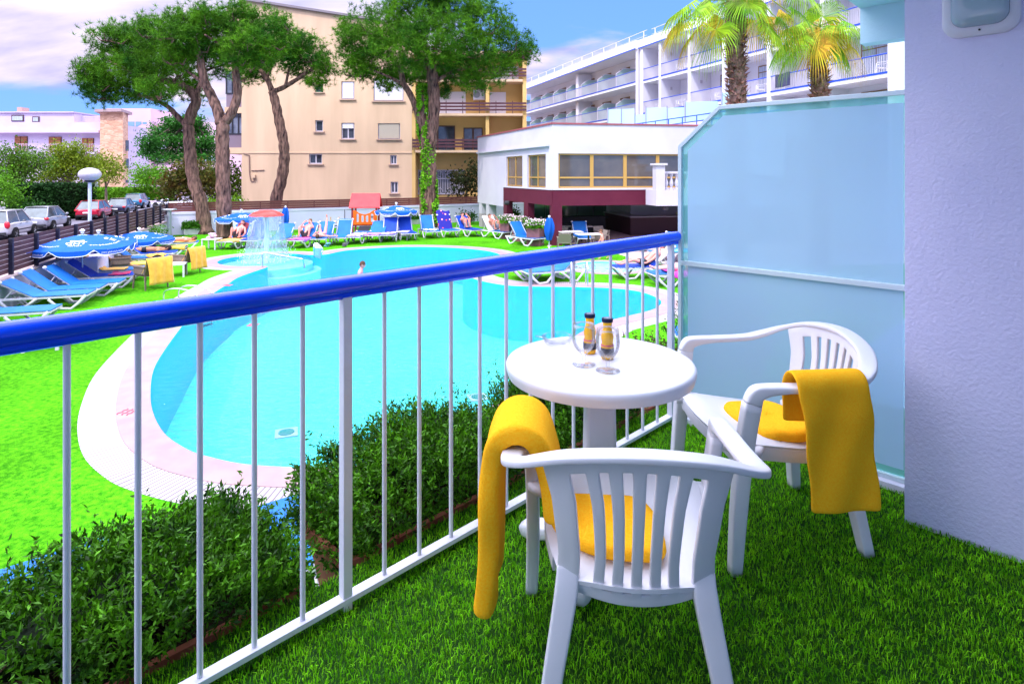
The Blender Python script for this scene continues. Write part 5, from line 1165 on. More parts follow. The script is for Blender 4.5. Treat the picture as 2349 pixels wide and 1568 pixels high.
hedge('long low bright clipped hedge across the street behind the dark and green bins',125,380,434,456,86,2,G1,52,.34,12000)
for k,(u,v,r_,lab) in enumerate([(85,478,12,'leafy shrub at the foot of the dark clipped hedge on the left'),(52,476,14,'leafy shrub below the dark clipped hedge near the silver car')]):
    broad('low_shrub',lab,'bush',48,(u,v+8),None,[(u,v,r_*1.5,r_)],G3,55+k,.2,110,spread=.25)

# ---- trough planters with plants along the far wall
def trough(u,v,w_,lab,lm_,h=.55,seed=1,wht=True):
    q=gp(u,v); rg=np.random.default_rng(seed); t=thing('flower_trough',lab,'planter',q,group='plant troughs along the garden wall'); k=q.y/F
    W_=w_*k; b=MB(TR(q,wang)); b.add([(-W_/2+.04,-.2,0),(W_/2-.04,-.2,0),(W_/2-.04,.2,0),(-W_/2+.04,.2,0),(-W_/2,-.24,.38),(W_/2,-.24,.38),(W_/2,.24,.38),(-W_/2,.24,.38)],[(0,3,2,1),(4,5,6,7),(0,1,5,4),(1,2,6,5),(2,3,7,6),(3,0,4,7)]); obj('trough',b,mat('trough_stone',(.50,.47,.53),.8,c2=(.58,.55,.60),scale=4),t,bevel=.02)
    n=int(1500); C=np.stack([rg.uniform(-W_/2,W_/2,n),rg.normal(0,.16,n),.38+rg.uniform(0,1,n)*h*(.55+.45*np.sin(rg.uniform(0,1)+6*rg.uniform(-W_/2,W_/2,n)))],1)
    C[:,0]*=1.1; x,y=C[:,0]*math.cos(wang)-C[:,1]*math.sin(wang),C[:,0]*math.sin(wang)+C[:,1]*math.cos(wang); C[:,0],C[:,1]=x,y
    V_,F_=leaves(C,.15,rg,up=.5,asp=.5); fastmesh('plant',V_,F_,lm_,t)
for k,(u,v,w_,lab) in enumerate([(410,537,40,'leafy plant in trough in the left corner behind the white post'),(440,538,34,'low pale trough between the corner shrub and the leftmost pine'),(527,530,30,'plant trough just right of the second pine behind the umbrella'),(713,522,26,'left trough of bright shrubs between the closed umbrella and the climbing frame'),(738,521,26,'right trough of bright shrubs beside the wooden chair legs'),(952,514,30,'plant trough left of the ivy clad pine trunk'),(820,516,34,'plant trough seen through the playhouse railing')]):
    trough(u,v,w_,lab,G1 if k in(3,4) else mat('leaf_trough',(0.030,0.120,0.007),.5,c2=(0.062,0.198,0.012),scale=2,rnd=.4,spec=.12,trans=.25),seed=60+k,h=.75 if k in (0,3,4) else .5)
broad('round_shrub','round dark green shrub against the garden wall right of the ivy pine','bush',47,(1073,510),None,[(1073,497,17,9)],G3,71,.16,190,spread=.18,shell=.5)
broad('round_shrub','small green shrub against the wall between the purple columns','bush',45,(1182,506),None,[(1180,493,9,7)],G3,72,.16,190,spread=.18,shell=.5)
# flower boxes by the restaurant
M_pet=mat('petal_pink',(.72,.45,.62),.6,c2=(.80,.70,.72),scale=6,rnd=.2)
for k,(u,v,w_,lab) in enumerate([(1163,547,24,'farthest brown planter of pink white flowers beside the left purple column'),(1192,553,26,'middle brown planter of pink white flowers by the restaurant'),(1228,563,34,'nearest brown planter of pink white flowers beside the closed umbrella')]):
    q=gp(u,v); kk=q.y/F; W_=w_*kk*.95; t=thing('flower_planter',lab,'planter',q,group='brown flower planters by the restaurant'); rg=np.random.default_rng(80+k)
    b=MB(TR(q,R(-25))); b.box(-W_/2,W_/2,-.35,.35,0,.95); obj('box',b,mat('corten',(.16,.07,.08),.7,c2=(.20,.09,.10),scale=3),t,bevel=.02)
    n=1300; C=np.stack([rg.normal(0,W_*.30,n),rg.normal(0,.26,n),.95+rg.uniform(0,.42,n)],1); V_,F_=leaves(C,.13,rg,up=.4,asp=.5); fastmesh('leaves',V_,F_,G1,t)
    n=420; C=np.stack([rg.normal(0,W_*.31,n),rg.normal(0,.28,n),1.12+rg.uniform(0,.32,n)],1); V_,F_=leaves(C,.085,rg,up=.4,asp=1.1); fastmesh('blossom',V_,F_,M_pet,t)

# ---- palms (fan palms) behind the partition
M_pt=mat('palm_trunk',(.10,.045,.04),.95,c2=(.28,.16,.14),scale=5,bump=1,bscale=12,dist=.08); M_boot=mat('palm_boot',(.20,.06,.05),.9,c2=(.40,.22,.18),scale=4,rnd=.5)
M_fr=mat('palm_leaf',(.07,.27,.012),.5,c2=(.34,.46,.02),scale=.9,rnd=.4,spec=.12,trans=.35); M_fry=mat('palm_leaf_dry',(.45,.40,.03),.6,c2=(.62,.34,.04),scale=2,rnd=.4,spec=.12,trans=.35)
def palm(label,Y,u,vtop,r,fr,seed):
    rg=np.random.default_rng(seed); base=at(u,500,Y); base.z=GZ; top=at(u,vtop,Y)
    t=thing('palm_tree',label,'tree',base,group='fan palms behind the partition')
    b=MB(); n=26; P=[base.lerp(top,i/(n-1))+Vector((.06*math.sin(i*.5),0,0)) for i in range(n)]; b.tube(P,[r*(1+.06*math.sin(i*1.7)) for i in range(n)],14); obj('trunk',b,M_pt,t,smooth=True)
    # leaf boots
    b=MB(); H=top.z-base.z
    for k in range(1300):
        zz=rg.uniform(.0,1); a=rg.uniform(0,2*PI); q=base.lerp(top,zz); d=Vector((math.cos(a),math.sin(a),0)); s_=Vector((-d.y,d.x,0)); l=rg.uniform(.10,.34); w_=rg.uniform(.03,.075)
        p=q+d*(r*.93); tip=p+d*l*.75+Vector((0,0,l*rg.uniform(.1,1.1)))+s_*rg.uniform(-.08,.08); b.add([p-s_*w_,p+s_*w_,tip,p+Vector((0,0,.09))+d*.03],[(0,1,3),(1,2,3),(2,0,3)])
    obj('boots',b,M_boot,t,recalc=False)
    for k,(az,el,pl,fs) in enumerate(fr):
        az=R(az); el=R(el); d=Vector((math.cos(az)*math.cos(el),math.sin(az)*math.cos(el),math.sin(el)))
        st=top+Vector((0,0,rg.uniform(-.2,.3))); drop=Vector((0,0,-.35*pl*math.cos(el)))
        hub=st+d*pl+drop; b=MB(); b.tube([st,st+d*pl*.5+Vector((0,0,.05*pl)),hub],[.035,.025,.016],6)
        fd=(hub-(st+d*pl*.6)).normalized(); side=fd.cross(Vector((0,0,1))).normalized(); nrm=side.cross(fd)
        vs=[];fsx=[]; NB=44
        for j in range(NB):
            a=R(-125+250*j/(NB-1)); dd=(fd*math.cos(a)+side*math.sin(a)).normalized(); L_=fs*(.80+.2*math.cos(a*.7))*rg.uniform(.92,1.05)
            ww=fs*.040; pw=Vector(dd.cross(nrm)).normalized()
            m1=hub+dd*L_*.55+nrm*.02; m1.z-=.06*L_; e=hub+dd*L_*.86; e.z-=L_*(.30+.1*rg.uniform()); e2=hub+dd*L_*.93; e2.z-=L_*(.60+.2*rg.uniform())
            o=len(vs); vs+=[hub,m1-pw*ww*.55+nrm*.02,m1+pw*ww*.55,e-pw*ww*.28,e+pw*ww*.28,e2]; fsx+=[(o,o+1,o+2),(o+1,o+3,o+4,o+2),(o+3,o+5,o+4)]
        pt_=obj('frond',b,mat('palm_stalk',(.20,.26,.05),.5),t)
        b2=MB(); b2.add(vs,fsx); obj('leaf_fan',b2,M_fry if (k%3==2) else M_fr,pt_,recalc=False)
f1=[(180,12,1.9,1.25),(205,-3,1.9,1.25),(160,0,1.9,1.2),(260,-10,.45,1.15),(215,-38,1.5,1.2),(178,-24,1.6,1.2),(320,-30,1.3,1.1),(350,-2,1.9,1.3),(15,5,1.7,1.2),(335,10,2.0,1.3),(5,-25,1.6,1.2),(90,-10,1.3,1.1),(120,20,1.2,1.1),(60,40,1.2,1.1),(300,35,1.1,1.1),(240,40,1.2,1.1),(270,5,1.0,1.1),(30,-30,1.2,1.1)]
palm('taller fan palm with shaggy brown trunk, left of the two behind the partition',21.5,1689,-5,.29,f1,91)
f2=[(190,20,1.2,1.2),(200,-8,1.3,1.15),(265,-25,.35,1.25),(270,65,.5,1.25),(340,15,1.0,1.2),(355,-15,1.1,1.1),(150,5,1.2,1.1),(170,-30,1.2,1.1),(30,0,1.1,1.1),(90,20,1.0,1.1),(310,-35,.7,1.1),(230,-30,.8,1.15),(300,30,.9,1.1),(130,40,1.0,1.1),(60,45,1.0,1.1)]
palm('shorter fan palm with shaggy brown trunk, right one near the stucco pier',24,1880,72,.30,f2,92)
# ================================================================= POOLSIDE: SUNBEDS, UMBRELLAS, PEOPLE
M_sl={'light':mat('sling_light_blue',(.008,.11,.42),.6,c2=(.012,.14,.47),scale=3,bump=.15,bscale=120),'dark':mat('sling_dark_blue',(.002,.035,.36),.6,c2=(.003,.05,.42),scale=3,bump=.15,bscale=120)}
M_resin=mat('white_resin',(.58,.55,.62),.45,c2=(.52,.49,.56),scale=5)
def lounger(key,ang):
    t=thing('sun_lounger','','sun lounger',group='blue sunbeds around the pool'); w2=.33; a=R(ang); hx_=1.18
    b=MB()
    for s in (-1,1):
        b.sweep([(0,s*w2,.34),(.6,s*w2,.335),(1.2,s*w2,.34),(1.98,s*w2,.34)],[(0,1,0)]*4,[.04]*4,[.06]*4,n=8)
    for x in (.02,1.96): b.tube([(x,-w2,.34),(x,w2,.34)],.022,6)
    for x in (.5,1.0,1.4): b.box(x-.03,x+.03,-w2,w2,.30,.325)
    obj('frame',b,M_resin,t,world=False)
    for s in (-1,1):
        b=MB(); b.sweep([(.04,s*(w2+.03),.36),(.20,s*(w2+.035),.17),(.36,s*(w2+.035),.03),(.62,s*(w2+.03),.05),(.86,s*(w2+.03),.30)],[(0,1,0)]*5,[.045]*5,[.075,.07,.06,.06,.06],n=8); obj('leg',b,M_resin,t,world=False,smooth='a')
        b=MB(); b.sweep([(1.1,s*(w2+.03),.33),(1.40,s*(w2+.035),.10),(1.62,s*(w2+.035),.03),(1.88,s*(w2+.03),.32)],[(0,1,0)]*4,[.045]*4,[.06]*4,n=8); obj('leg',b,M_resin,t,world=False,smooth='a')
    b=MB(); b.grid(lambda u,v:(.0+u*hx_,(v-.5)*2*(w2+.032),.392-.03*math.sin(PI*u)*(1-(2*v-1)**2)),10,6,.012); obj('seat_sling',b,M_sl[key],t,world=False,smooth='a')
    ca,sa=math.cos(a),math.sin(a); Lb=.80
    b=MB(); b.grid(lambda u,v:(hx_+u*Lb*ca+.02*sa*math.sin(PI*u),(v-.5)*2*(w2+.030),.392+u*Lb*sa-.02*ca*math.sin(PI*u)*(1-(2*v-1)**2)),8,6,.012); bk=obj('backrest',b,M_sl[key],t,world=False,smooth='a')
    b=MB()
    for s in (-1,1): b.tube([(hx_,s*w2,.35),(hx_+Lb*ca,s*w2,.35+Lb*sa)],.024,6); b.ell((hx_+Lb*ca,s*(w2+.01),.375+Lb*sa),.055,.055,.05,8,5)
    b.tube([(hx_+Lb*ca,-w2,.35+Lb*sa),(hx_+Lb*ca,w2,.35+Lb*sa)],.02,6)
    if ang>10:
        for s in (-1,1): b.tube([(hx_+Lb*.6*ca,s*(w2-.03),.35+Lb*.6*sa),(hx_+Lb*.6*ca+.22,s*(w2-.03),.33)],.016,5)
    obj('back_frame',b,M_resin,bk,world=False)
    return t
_LP={}
def bed(key,ang,q,rz,label,s=1.12):
    k=(key,ang)
    if k not in _LP: _LP[k]=t=lounger(key,ang); t.location=q; t.rotation_euler=(0,0,rz); t.scale=(s,)*3; t['label']=label; return t
    return dup(_LP[k],q,rz,label,(s,)*3)
HEADL=math.atan2(-.331,-.943)   # left beds: head towards the wall
LB=[('light',38,(40,800),'light blue sunbed at the left edge just under the blue handrail'),
('light',33,(130,742),'light blue raised sunbed partly hidden by the handrail, lowest visible on the left'),
('light',30,(212,701),'light blue sunbed with white frame, second nearest of the left row'),
('light',40,(238,686),'light blue sunbed with raised back, left of the umbrella pole foot'),
('light',40,(282,672),'light blue sunbed directly below the front left umbrella'),
('dark',38,(318,654),'dark blue sunbed with pink towel on its foot end'),
('light',40,(335,640),'sunbed covered by a long orange yellow towel'),
('dark',40,(356,627),'dark blue sunbed behind the rattan chair with yellow towel, third umbrella side'),
('light',42,(382,610),'light blue sunbed with crumpled yellow towel by the second umbrella pole'),
('dark',42,(405,598),'dark blue sunbed on which a dark haired sunbather lies'),
('light',35,(428,585),'light blue sunbed with flat yellow towel next to the striped swimsuit sunbather')]
LBP=[]
for k,a_,(u,v),lab in LB:
    q=gp(u,v); q.x-=0; LBP.append((q,HEADL)); bed(k,a_,q,HEADL,lab)
wq=gp(455,572); bed('light',6,wq,HEADL+.05,'light blue flat sunbed under the sunbather in striped swimsuit'); 
# ---- cloth helpers
def cloth_mat(nm,c,c2,scale=8): return mat(nm,c,.9,c2=c2,scale=scale,bump=.3,bscale=30,sheen=.3)
M_ty=cloth_mat('towel_yellow_sun',(.62,.30,.03),(.70,.38,.05)); M_to=cloth_mat('towel_orange',(.62,.30,.01),(.70,.36,.02))
def cloth_on(name,label,M,x0,x1,w_,zf,mt,seed=1,hang=.0,th=.012,nu=22,nv=12,group='towels on the poolside furniture',amp=.02):
    rg=random.Random(seed); p1,p2=rg.uniform(0,6),rg.uniform(0,6)
    def f(u,v):
        x=x0+(x1-x0)*u+.02*math.sin(v*8+p1); s=(2*v-1); y=s*w_; z=zf(x)+amp*math.sin(x*13+s*3+p1)*math.sin(s*6+p2)*.6+.004
        ov=abs(y)-.36
        if ov>0: y=math.copysign(.36+ov*.2,y); z-=ov*(.9+.3*math.sin(x*9+p2))
        return (x,y,z)
    b=MB(); b.grid(f,nu,nv,-th); o=obj(name,b,mt,world=False,smooth=True); o.matrix_world=M; return tag(o,label,'towel',group)
def bz_f(ang,hx_=1.18):
    a=R(ang); return lambda x: .385+max(0,x-hx_)*math.tan(a)
def BM(q,rz,s=1.12): return TR(q,rz,s)
cloth_on('towel','long orange yellow towel spread over a sunbed left of the rattan chairs',BM(*LBP[6]),.55,1.78,.30,bz_f(40),M_to,3)
cloth_on('towel','crumpled pink red towel on the foot of the dark blue sunbed',BM(*LBP[5]),.25,.75,.30,lambda x:.40,cloth_mat('towel_pink',(.60,.02,.09),(.45,.01,.12)),4,amp=.05)
cloth_on('towel','pale yellow towel over the dark sunbed between two rattan chairs',BM(*LBP[7]),.05,.95,.40,lambda x:.40,M_ty,5,amp=.04)
cloth_on('towel','crumpled yellow towel on the sunbed by the second umbrella pole',BM(*LBP[8]),.05,.65,.28,lambda x:.43,M_ty,6,amp=.08)
cloth_on('towel','yellow towel hanging off the sunbed beside the striped swimsuit sunbather',BM(*LBP[10]),.0,1.05,.48,lambda x:.41,M_ty,7,amp=.03)
cloth_on('towel','orange towel under the sunbather in striped swimsuit',BM(wq,HEADL+.05),.1,1.9,.34,lambda x:.40,M_ty,8,amp=.02)

# ---- umbrellas
M_ub=mat('umbrella_blue',(.002,.08,.46),.7,c2=(.003,.10,.52),scale=2,trans=.12); M_wt=mat('print_white',(.82,.80,.88),.7); M_pole=mat('pole_light',(.45,.55,.66),.35,metal=.3)
def umbrella(q,h,rad,label,rz=0,drop=.42,fancy=True):
    t=thing('parasol',label,'parasol',q,group='open blue parasols by the pool'); T=TR(q,rz); n=8; zE=h-drop
    b=MB(T); b.tube([(0,0,0),(0,0,h+.02)],.022,8); obj('pole',b,M_pole,t,smooth='a')
    b=MB(T); b.box(-.28,.28,-.28,.28,0,.07); b.lathe([(.05,.07),(.05,.3),(0,.3)],10); obj('base',b,M_resin,t)
    def surf(a,r): # a in panel units
        k=math.floor(a/(2*PI/n)); f=(a-k*2*PI/n)/(2*PI/n); e=R(0)
        p0=Vector((math.cos(k*2*PI/n),math.sin(k*2*PI/n),0)); p1=Vector((math.cos((k+1)*2*PI/n),math.sin((k+1)*2*PI/n),0))
        p=(p0*(1-f)+p1*f)*r*rad; z=h-.06-(drop-.08)*(r**1.25)-.05*math.sin(PI*f)*r
        return Vector((p.x,p.y,z))
    b=MB(T); vs=[];fs=[]; NA=n*4; NR=8
    for i in range(NR+1):
        for j in range(NA): vs.append(surf(2*PI*j/NA+1e-6,max(i/NR,.02)))
    for i in range(NR):
        for j in range(NA): fs.append((i*NA+j,i*NA+(j+1)%NA,(i+1)*NA+(j+1)%NA,(i+1)*NA+j))
    b.add(vs,fs); cn=obj('canopy',b,M_ub,t,smooth='a',recalc=False)
    b=MB(T); vs=[];fs=[]; pp=MB(T); NV=n*12
    edge=[]
    for j in range(NV+1):
        a=2*PI*j/NV+1e-6; e=surf(a,1.0); f=(j%12)/12; vl=.17*(1-.85*abs(math.cos(PI*f))**14)
        o=e+Vector((0,0,-vl))*1.0+Vector((e.x,e.y,0)).normalized()*(.015); vs+=[e,o]; edge.append(o)
    for j in range(NV): fs.append((2*j,2*j+2,2*j+3,2*j+1))
    b.add(vs,fs); vl_=obj('valance',b,M_ub,t,recalc=False)
    pp.tube(edge,.011,4); obj('piping',pp,M_wt,vl_)
    b=MB(T)
    for k in range(n):
        e=surf(2*PI*k/n+1e-6,.97); b.tube([(0,0,h-.05),(e.x,e.y,e.z-.02)],.010,4); b.tube([(0,0,h-.5),(e.x*.5,e.y*.5,surf(2*PI*k/n+1e-6,.5).z-.02)],.008,4)
    obj('ribs',b,M_pole,t)
    b=MB(T); b.lathe([(.05,h-.0),(.04,h+.03),(.075,h+.06),(.075,h+.10),(.03,h+.13),(0,h+.13)],12); obj('finial',b,M_wt,t,smooth='a')
    if fancy:
        for k in range(n):
            am=2*PI*(k+.5)/n
            # emblem: GHT HOTELS with two ovals; on every other panel; text maps (x along the tangent, y up the slope)
            def mp_(v,rc=.60,am=am):
                r=rc-v.y/rad; ang_=v.x/(rad*max(r,.2)*.924); p=surf(am-0+ang_,r); return p+Vector((0,0,.012))
            b=MB(T)
            if k%2==0:
                text_on(b,'GHT',.27,None,lambda v:mp_(Vector((v.x,v.y-.02,0)))); text_on(b,'HOTELS',.10,None,lambda v:mp_(Vector((v.x,v.y-.20,0))))
                for sx_ in (-1,1):
                    P=[mp_(Vector((sx_*.095+.10*math.cos(q_),.20+.055*math.sin(q_),0))) for q_ in np.linspace(0,2*PI,15)[:-1]]; b.add(P,[tuple(range(14))])
                obj('logo_print',b,M_wt,cn,recalc=False)
            else:
                text_on(b,'www.ghthotels.com',.12,None,lambda v:mp_(Vector((v.x,v.y-.16,0)),.66)); obj('web_print',b,M_wt,cn,recalc=False)
            b=MB(T)
            def mv_(v,am=am):
                e=surf(am+v.x/(rad*.924),1.0); return e+Vector((e.x,e.y,0)).normalized()*(.022)+Vector((0,0,v.y-.088))
            if k%2==1:
                text_on(b,'www.ghthotels.com',.085,None,mv_); obj('web_print',b,M_wt,vl_,recalc=False)
    return t
def uh(q,v): return HC-(v-HV)/F*q.y-q.z
for (u,v,vt,hw_,lab,rz_,dr) in [(189,660,534,104,'front left open blue parasol over the yellow towel sunbeds',2,.46),(226,627,534,80,'open blue parasol overlapping the front left one, behind its pole',10,.38),(319,588,528,76,'open blue parasol above the sunbather in striped swimsuit',14,.42),(554,553,485,59,'open blue parasol in front of the second pine, left of the red fountain',8,.42),(909,545,469,48,'open blue parasol right of the red roofed climbing frame',8,.42)]:
    q=gp(u,v); umbrella(q,uh(q,vt),hw_/F*q.y,lab,R(rz_),dr)
def closed_umbrella(q,h,label,r=.16):
    t=thing('closed_parasol',label,'parasol',q,group='closed blue parasols'); T=TR(q)
    b=MB(T); b.tube([(0,0,0),(0,0,h)],.022,8); obj('pole',b,M_pole,t)
    def f(u,v):
        a=2*PI*v; z=h-.02-u*(h-.55) ; rr=r*(.15+.85*math.sin(PI*min(1,u*.85+.1))**.8)*(1+.28*math.cos(a*5+u*3)); rr*= (1.25 if u>.93 else 1)
        return (rr*math.cos(a),rr*math.sin(a),z)
    b=MB(T); b.grid(f,16,32); cn=obj('canopy',b,M_ub,t,smooth=True,recalc=False)
    b=MB(T); b.lathe([(.05,h-.0),(.06,h+.05),(.05,h+.1),(0,h+.11)],10); obj('finial',b,M_wt,t); b=MB(T); b.lathe([(.24,0),(.24,.06),(.05,.08),(.04,.25),(0,.25)],12); obj('base',b,M_resin,t)
q=gp(655,541); closed_umbrella(q,uh(q,476),'closed blue parasol standing between the red fountain and the plant troughs',.20)
q=gp(1260,575); closed_umbrella(q,uh(q,499),'closed blue parasol beside the big purple corner column',.22)

# ---- rattan armchairs with towels, tables
M_rat=mat('rattan_brown',(.14,.10,.085),.6,c2=(.20,.15,.12),scale=30)
def armchair():
    t=thing('rattan_armchair','','chair',group='brown rattan armchairs'); b=MB(); b.box(-.28,.28,-.26,.28,.36,.42); obj('seat',b,M_rat,t,world=False,bevel=.01)
    b=MB(); b.grid(lambda u,v:((u-.5)*.58,-.26-.14*v-.0,.40+.42*v),4,4,.03); obj('backrest',b,M_rat,t,world=False)
    for s in (-1,1):
        b=MB(); b.box(s*.30-.03,s*.30+.03,-.30,.30,.60,.64); b.box(s*.30-.012,s*.30+.012,-.28,.26,.42,.60); obj('armrest',b,M_rat,t,world=False)
        for y in (.26,-.28):
            b=MB(); b.sweep([(s*.30,y*1.12,0),(s*.29,y,.38)],[(1,0,0)]*2,[.035,.05],[.035,.05],n=8); obj('leg',b,M_rat,t,world=False)
    return t
ac0=armchair(); first=True
for (u,v,rz,lab,s) in [(278,632,-60,'brown rattan armchair with yellow towel over its back, beside the dark blue sunbed',1.15),(345,660,60,'brown rattan armchair draped with a large yellow towel, nearest the pool',1.25),(425,626,75,'brown rattan armchair with yellow towel over back, behind the white side table',1.2)]:
    q=gp(u,v)
    if first: c=ac0; c.location=q; c.rotation_euler=(0,0,R(rz)); c.scale=(s,)*3; c['label']=lab; first=False
    else: c=dup(ac0,q,R(rz),lab,(s,)*3)
    M=TR(q,R(rz),s); rgq=random.Random(u)
    P=crom([(0,-.18,.44),(0,-.30,.62),(0,-.40,.835),(0,-.45,.85),(0,-.50,.70),(0,-.53,.45),(0,-.55,.16)],3); m=len(P)
    b=MB(); b.grid(lambda u_,v_:((v_-.5)*.66+.02*math.sin(u_*9+v_*4),P[min(int(u_*(m-1)+.5),m-1)].y-.025*math.sin(v_*16+u)*u_,P[min(int(u_*(m-1)+.5),m-1)].z),m-1,14,-.012)
    o=obj('towel',b,M_ty,world=False,smooth=True); o.matrix_world=M; tag(o,{278:'yellow towel over the rattan chair under the front parasols',345:'large yellow towel draped over the rattan chair nearest the pool',425:'peach yellow towel hanging on the rattan chair behind the side table'}[u],'towel','towels on the poolside furniture')
def side_table(q,label,w_=.5,h=.42,rz=0,M_=None):
    t=thing('side_table',label,'table',q,group='small white poolside tables'); T=TR(q,rz); b=MB(T); b.box(-w_/2,w_/2,-w_/2,w_/2,h-.05,h); obj('tabletop',b,M_ or M_resin,t,bevel=.008)
    for x in (-1,1):
        for y in (-1,1): b=MB(T); b.box(x*(w_/2-.04)-.03,x*(w_/2-.04)+.03,y*(w_/2-.04)-.03,y*(w_/2-.04)+.03,0,h-.051); obj('leg',b,M_ or M_resin,t)
side_table(gp(402,633),'small white plastic table between the rattan chairs',.75,.5,R(20)); side_table(gp(105,797),'small white plastic table just below the handrail on the left',.7,.5,R(20))
side_table(gp(486,571),'small white table with clothes beside the sunbather in red',.75,.55,0); side_table(gp(921,549),'white side table under the right hand parasol',.9,.5,0)
# bundles
def bundle(u,v,z,r,label,cols,seed,name='clothes_pile',cat='clothes'):
    q=gp(u,v); rg=random.Random(seed); b=MB(TR(q)); 
    for k in range(3): 
        b.ell((rg.uniform(-.5,.5)*r,rg.uniform(-.3,.3)*r,z+r*.25*k+.05),r*.6,r*.45,r*.22,9,6,None,.16)
    tag(obj(name,b,cloth_mat('cloth_'+str(seed),*cols,14),smooth=True),label,cat,'bags and clothes by the pool')
bundle(487,571,.56,.34,'red and pale clothes heaped on the white table beside the pine',((.55,.03,.05),(.55,.60,.75)),1)
bundle(540,569,.0,.28,'patterned beach bag on the lawn between two left sunbeds',((.50,.35,.45),(.70,.62,.70)),2,'beach_bag','bag')
bundle(752,566,.0,.26,'turquoise bag on the lawn by the raised legs sunbather',((.05,.45,.55),(.1,.1,.2)),3,'beach_bag','bag')
bundle(1365,0+578,.0,.1,'small dark sandals on the lawn near the far paddling pool',((.03,.03,.04),(.1,.1,.12)),4,'sandals','sandals')
bundle(788,566,.0,.22,'dark bag under the sunbed with outstretched arm',((.03,.03,.05),(.12,.10,.14)),5,'beach_bag','bag')
bundle(1174,551,.0,.3,'turquoise white swim ring beside the white towel sunbed',((.08,.45,.60),(.75,.78,.82)),6,'swim_bag','bag')

# ---- back row of sunbeds, feet towards the pool
BK=[('light',48,(515,573),88,'sunbed covered in yellow towel carrying the reclining man by the second pine'),('dark',55,(570,570),95,'dark blue sunbed behind the falling water, left of the fountain pole'),('light',45,(625,569),90,'light blue sunbed directly behind the fountain pole'),
('light',50,(676,570),85,'sunbed with pink towel carrying the reclining man with phone'),('light',50,(727,566),92,'light blue sunbed of the woman with raised legs'),('light',62,(773,563),92,'light blue empty sunbed right of the woman with raised legs'),('light',4,(806,561),88,'flat sunbed with red striped towel in front of the climbing frame'),
('light',40,(850,557),88,'sunbed with magenta towel in front of the playhouse'),('dark',60,(888,556),95,'dark blue sunbed with pink cloth left of the right parasol pole'),('dark',60,(940,552),110,'dark blue sunbed right of the parasol with white cloth'),('light',60,(995,547),112,'light blue sunbed left of the cartoon patterned towel'),('light',60,(1040,545),115,'sunbed with the dark blue patterned beach towel'),
('dark',50,(1096,543),125,'blue sunbed of the person with knees up near the shrub'),('light',50,(1168,548),130,'sunbed with white towel and person by the flower planters'),('light',52,(1238,565),130,'light blue empty sunbed left of the closed parasol')]
BP=[]
for i,(k,a_,(u,v),rz,lab) in enumerate(BK):
    q=gp(u,v+1); BP.append((q,R(rz),a_)); bed(k,a_,q,R(rz),lab,1.22)
def BMb(i): return TR(BP[i][0],BP[i][1],1.22)
TW=[(0,.0,1.15,.44,M_ty,'yellow towel under the reclining man by the second pine',.03),(3,.0,1.1,.46,cloth_mat('towel_magenta',(.62,.02,.22),(.10,.06,.55),3),'pink and purple towel under the reclining man with phone',.03),(6,.15,1.5,.30,cloth_mat('towel_redwhite',(.62,.05,.12),(.72,.66,.72),5),'red and white towel on the flat sunbed before the climbing frame',.05),(7,.0,.9,.34,cloth_mat('towel_violet',(.52,.10,.45),(.62,.20,.55),5),'magenta towel on the sunbed before the playhouse',.03),(8,.3,.95,.34,cloth_mat('towel_pinkdots',(.60,.20,.42),(.65,.50,.62),14),'pink patterned cloth on the dark blue sunbed',.05),(10,.5,1.1,.30,cloth_mat('towel_white',(.62,.52,.56),(.70,.64,.68),5),'white cloth on the sunbed left of the patterned towel',.05)]
for i,x0,x1,w_,m_,lab,am in TW: cloth_on('towel',lab,BMb(i),x0,x1,w_,bz_f(BP[i][2]),m_,i+20,amp=am)
# patterned towel on the raised back
mpt=mat('towel_pattern',(.02,.02,.22),.9,c2=(.03,.03,.30),scale=2); 
t_=mpt.node_tree; vo=t_.nodes.new('ShaderNodeTexVoronoi'); vo.inputs['Scale'].default_value=5; tcn=t_.nodes.new('ShaderNodeTexCoord'); t_.links.new(tcn.outputs['Object'],vo.inputs['Vector']); rp=t_.nodes.new('ShaderNodeValToRGB'); rp.color_ramp.interpolation='CONSTANT'
rp.color_ramp.elements[0].color=(.70,.66,.74,1); rp.color_ramp.elements[1].position=.28; rp.color_ramp.elements[1].color=(.02,.02,.24,1); e_=rp.color_ramp.elements.new(.16); e_.color=(.55,.06,.10,1); t_.links.new(vo.outputs['Distance'],rp.inputs[0]); t_.links.new(rp.outputs[0],t_.nodes['Principled BSDF'].inputs['Base Color'])
cloth_on('towel','dark blue towel with white and red blotches over a raised sunbed back',BMb(11),1.0,1.70,.42,bz_f(60),mpt,44,amp=.01)
cloth_on('towel','white towel over the raised back of the sunbed by the flower planters',BMb(13),.95,1.75,.38,bz_f(50),MATS['towel_white'],45,amp=.01)
cloth_on('towel','maroon towel behind the head of the reclining man by the pine',BMb(0),1.3,1.72,.25,lambda x:bz_f(48)(x)+.02,cloth_mat('towel_maroon',(.16,.01,.03),(.12,.01,.02)),46,amp=.01)
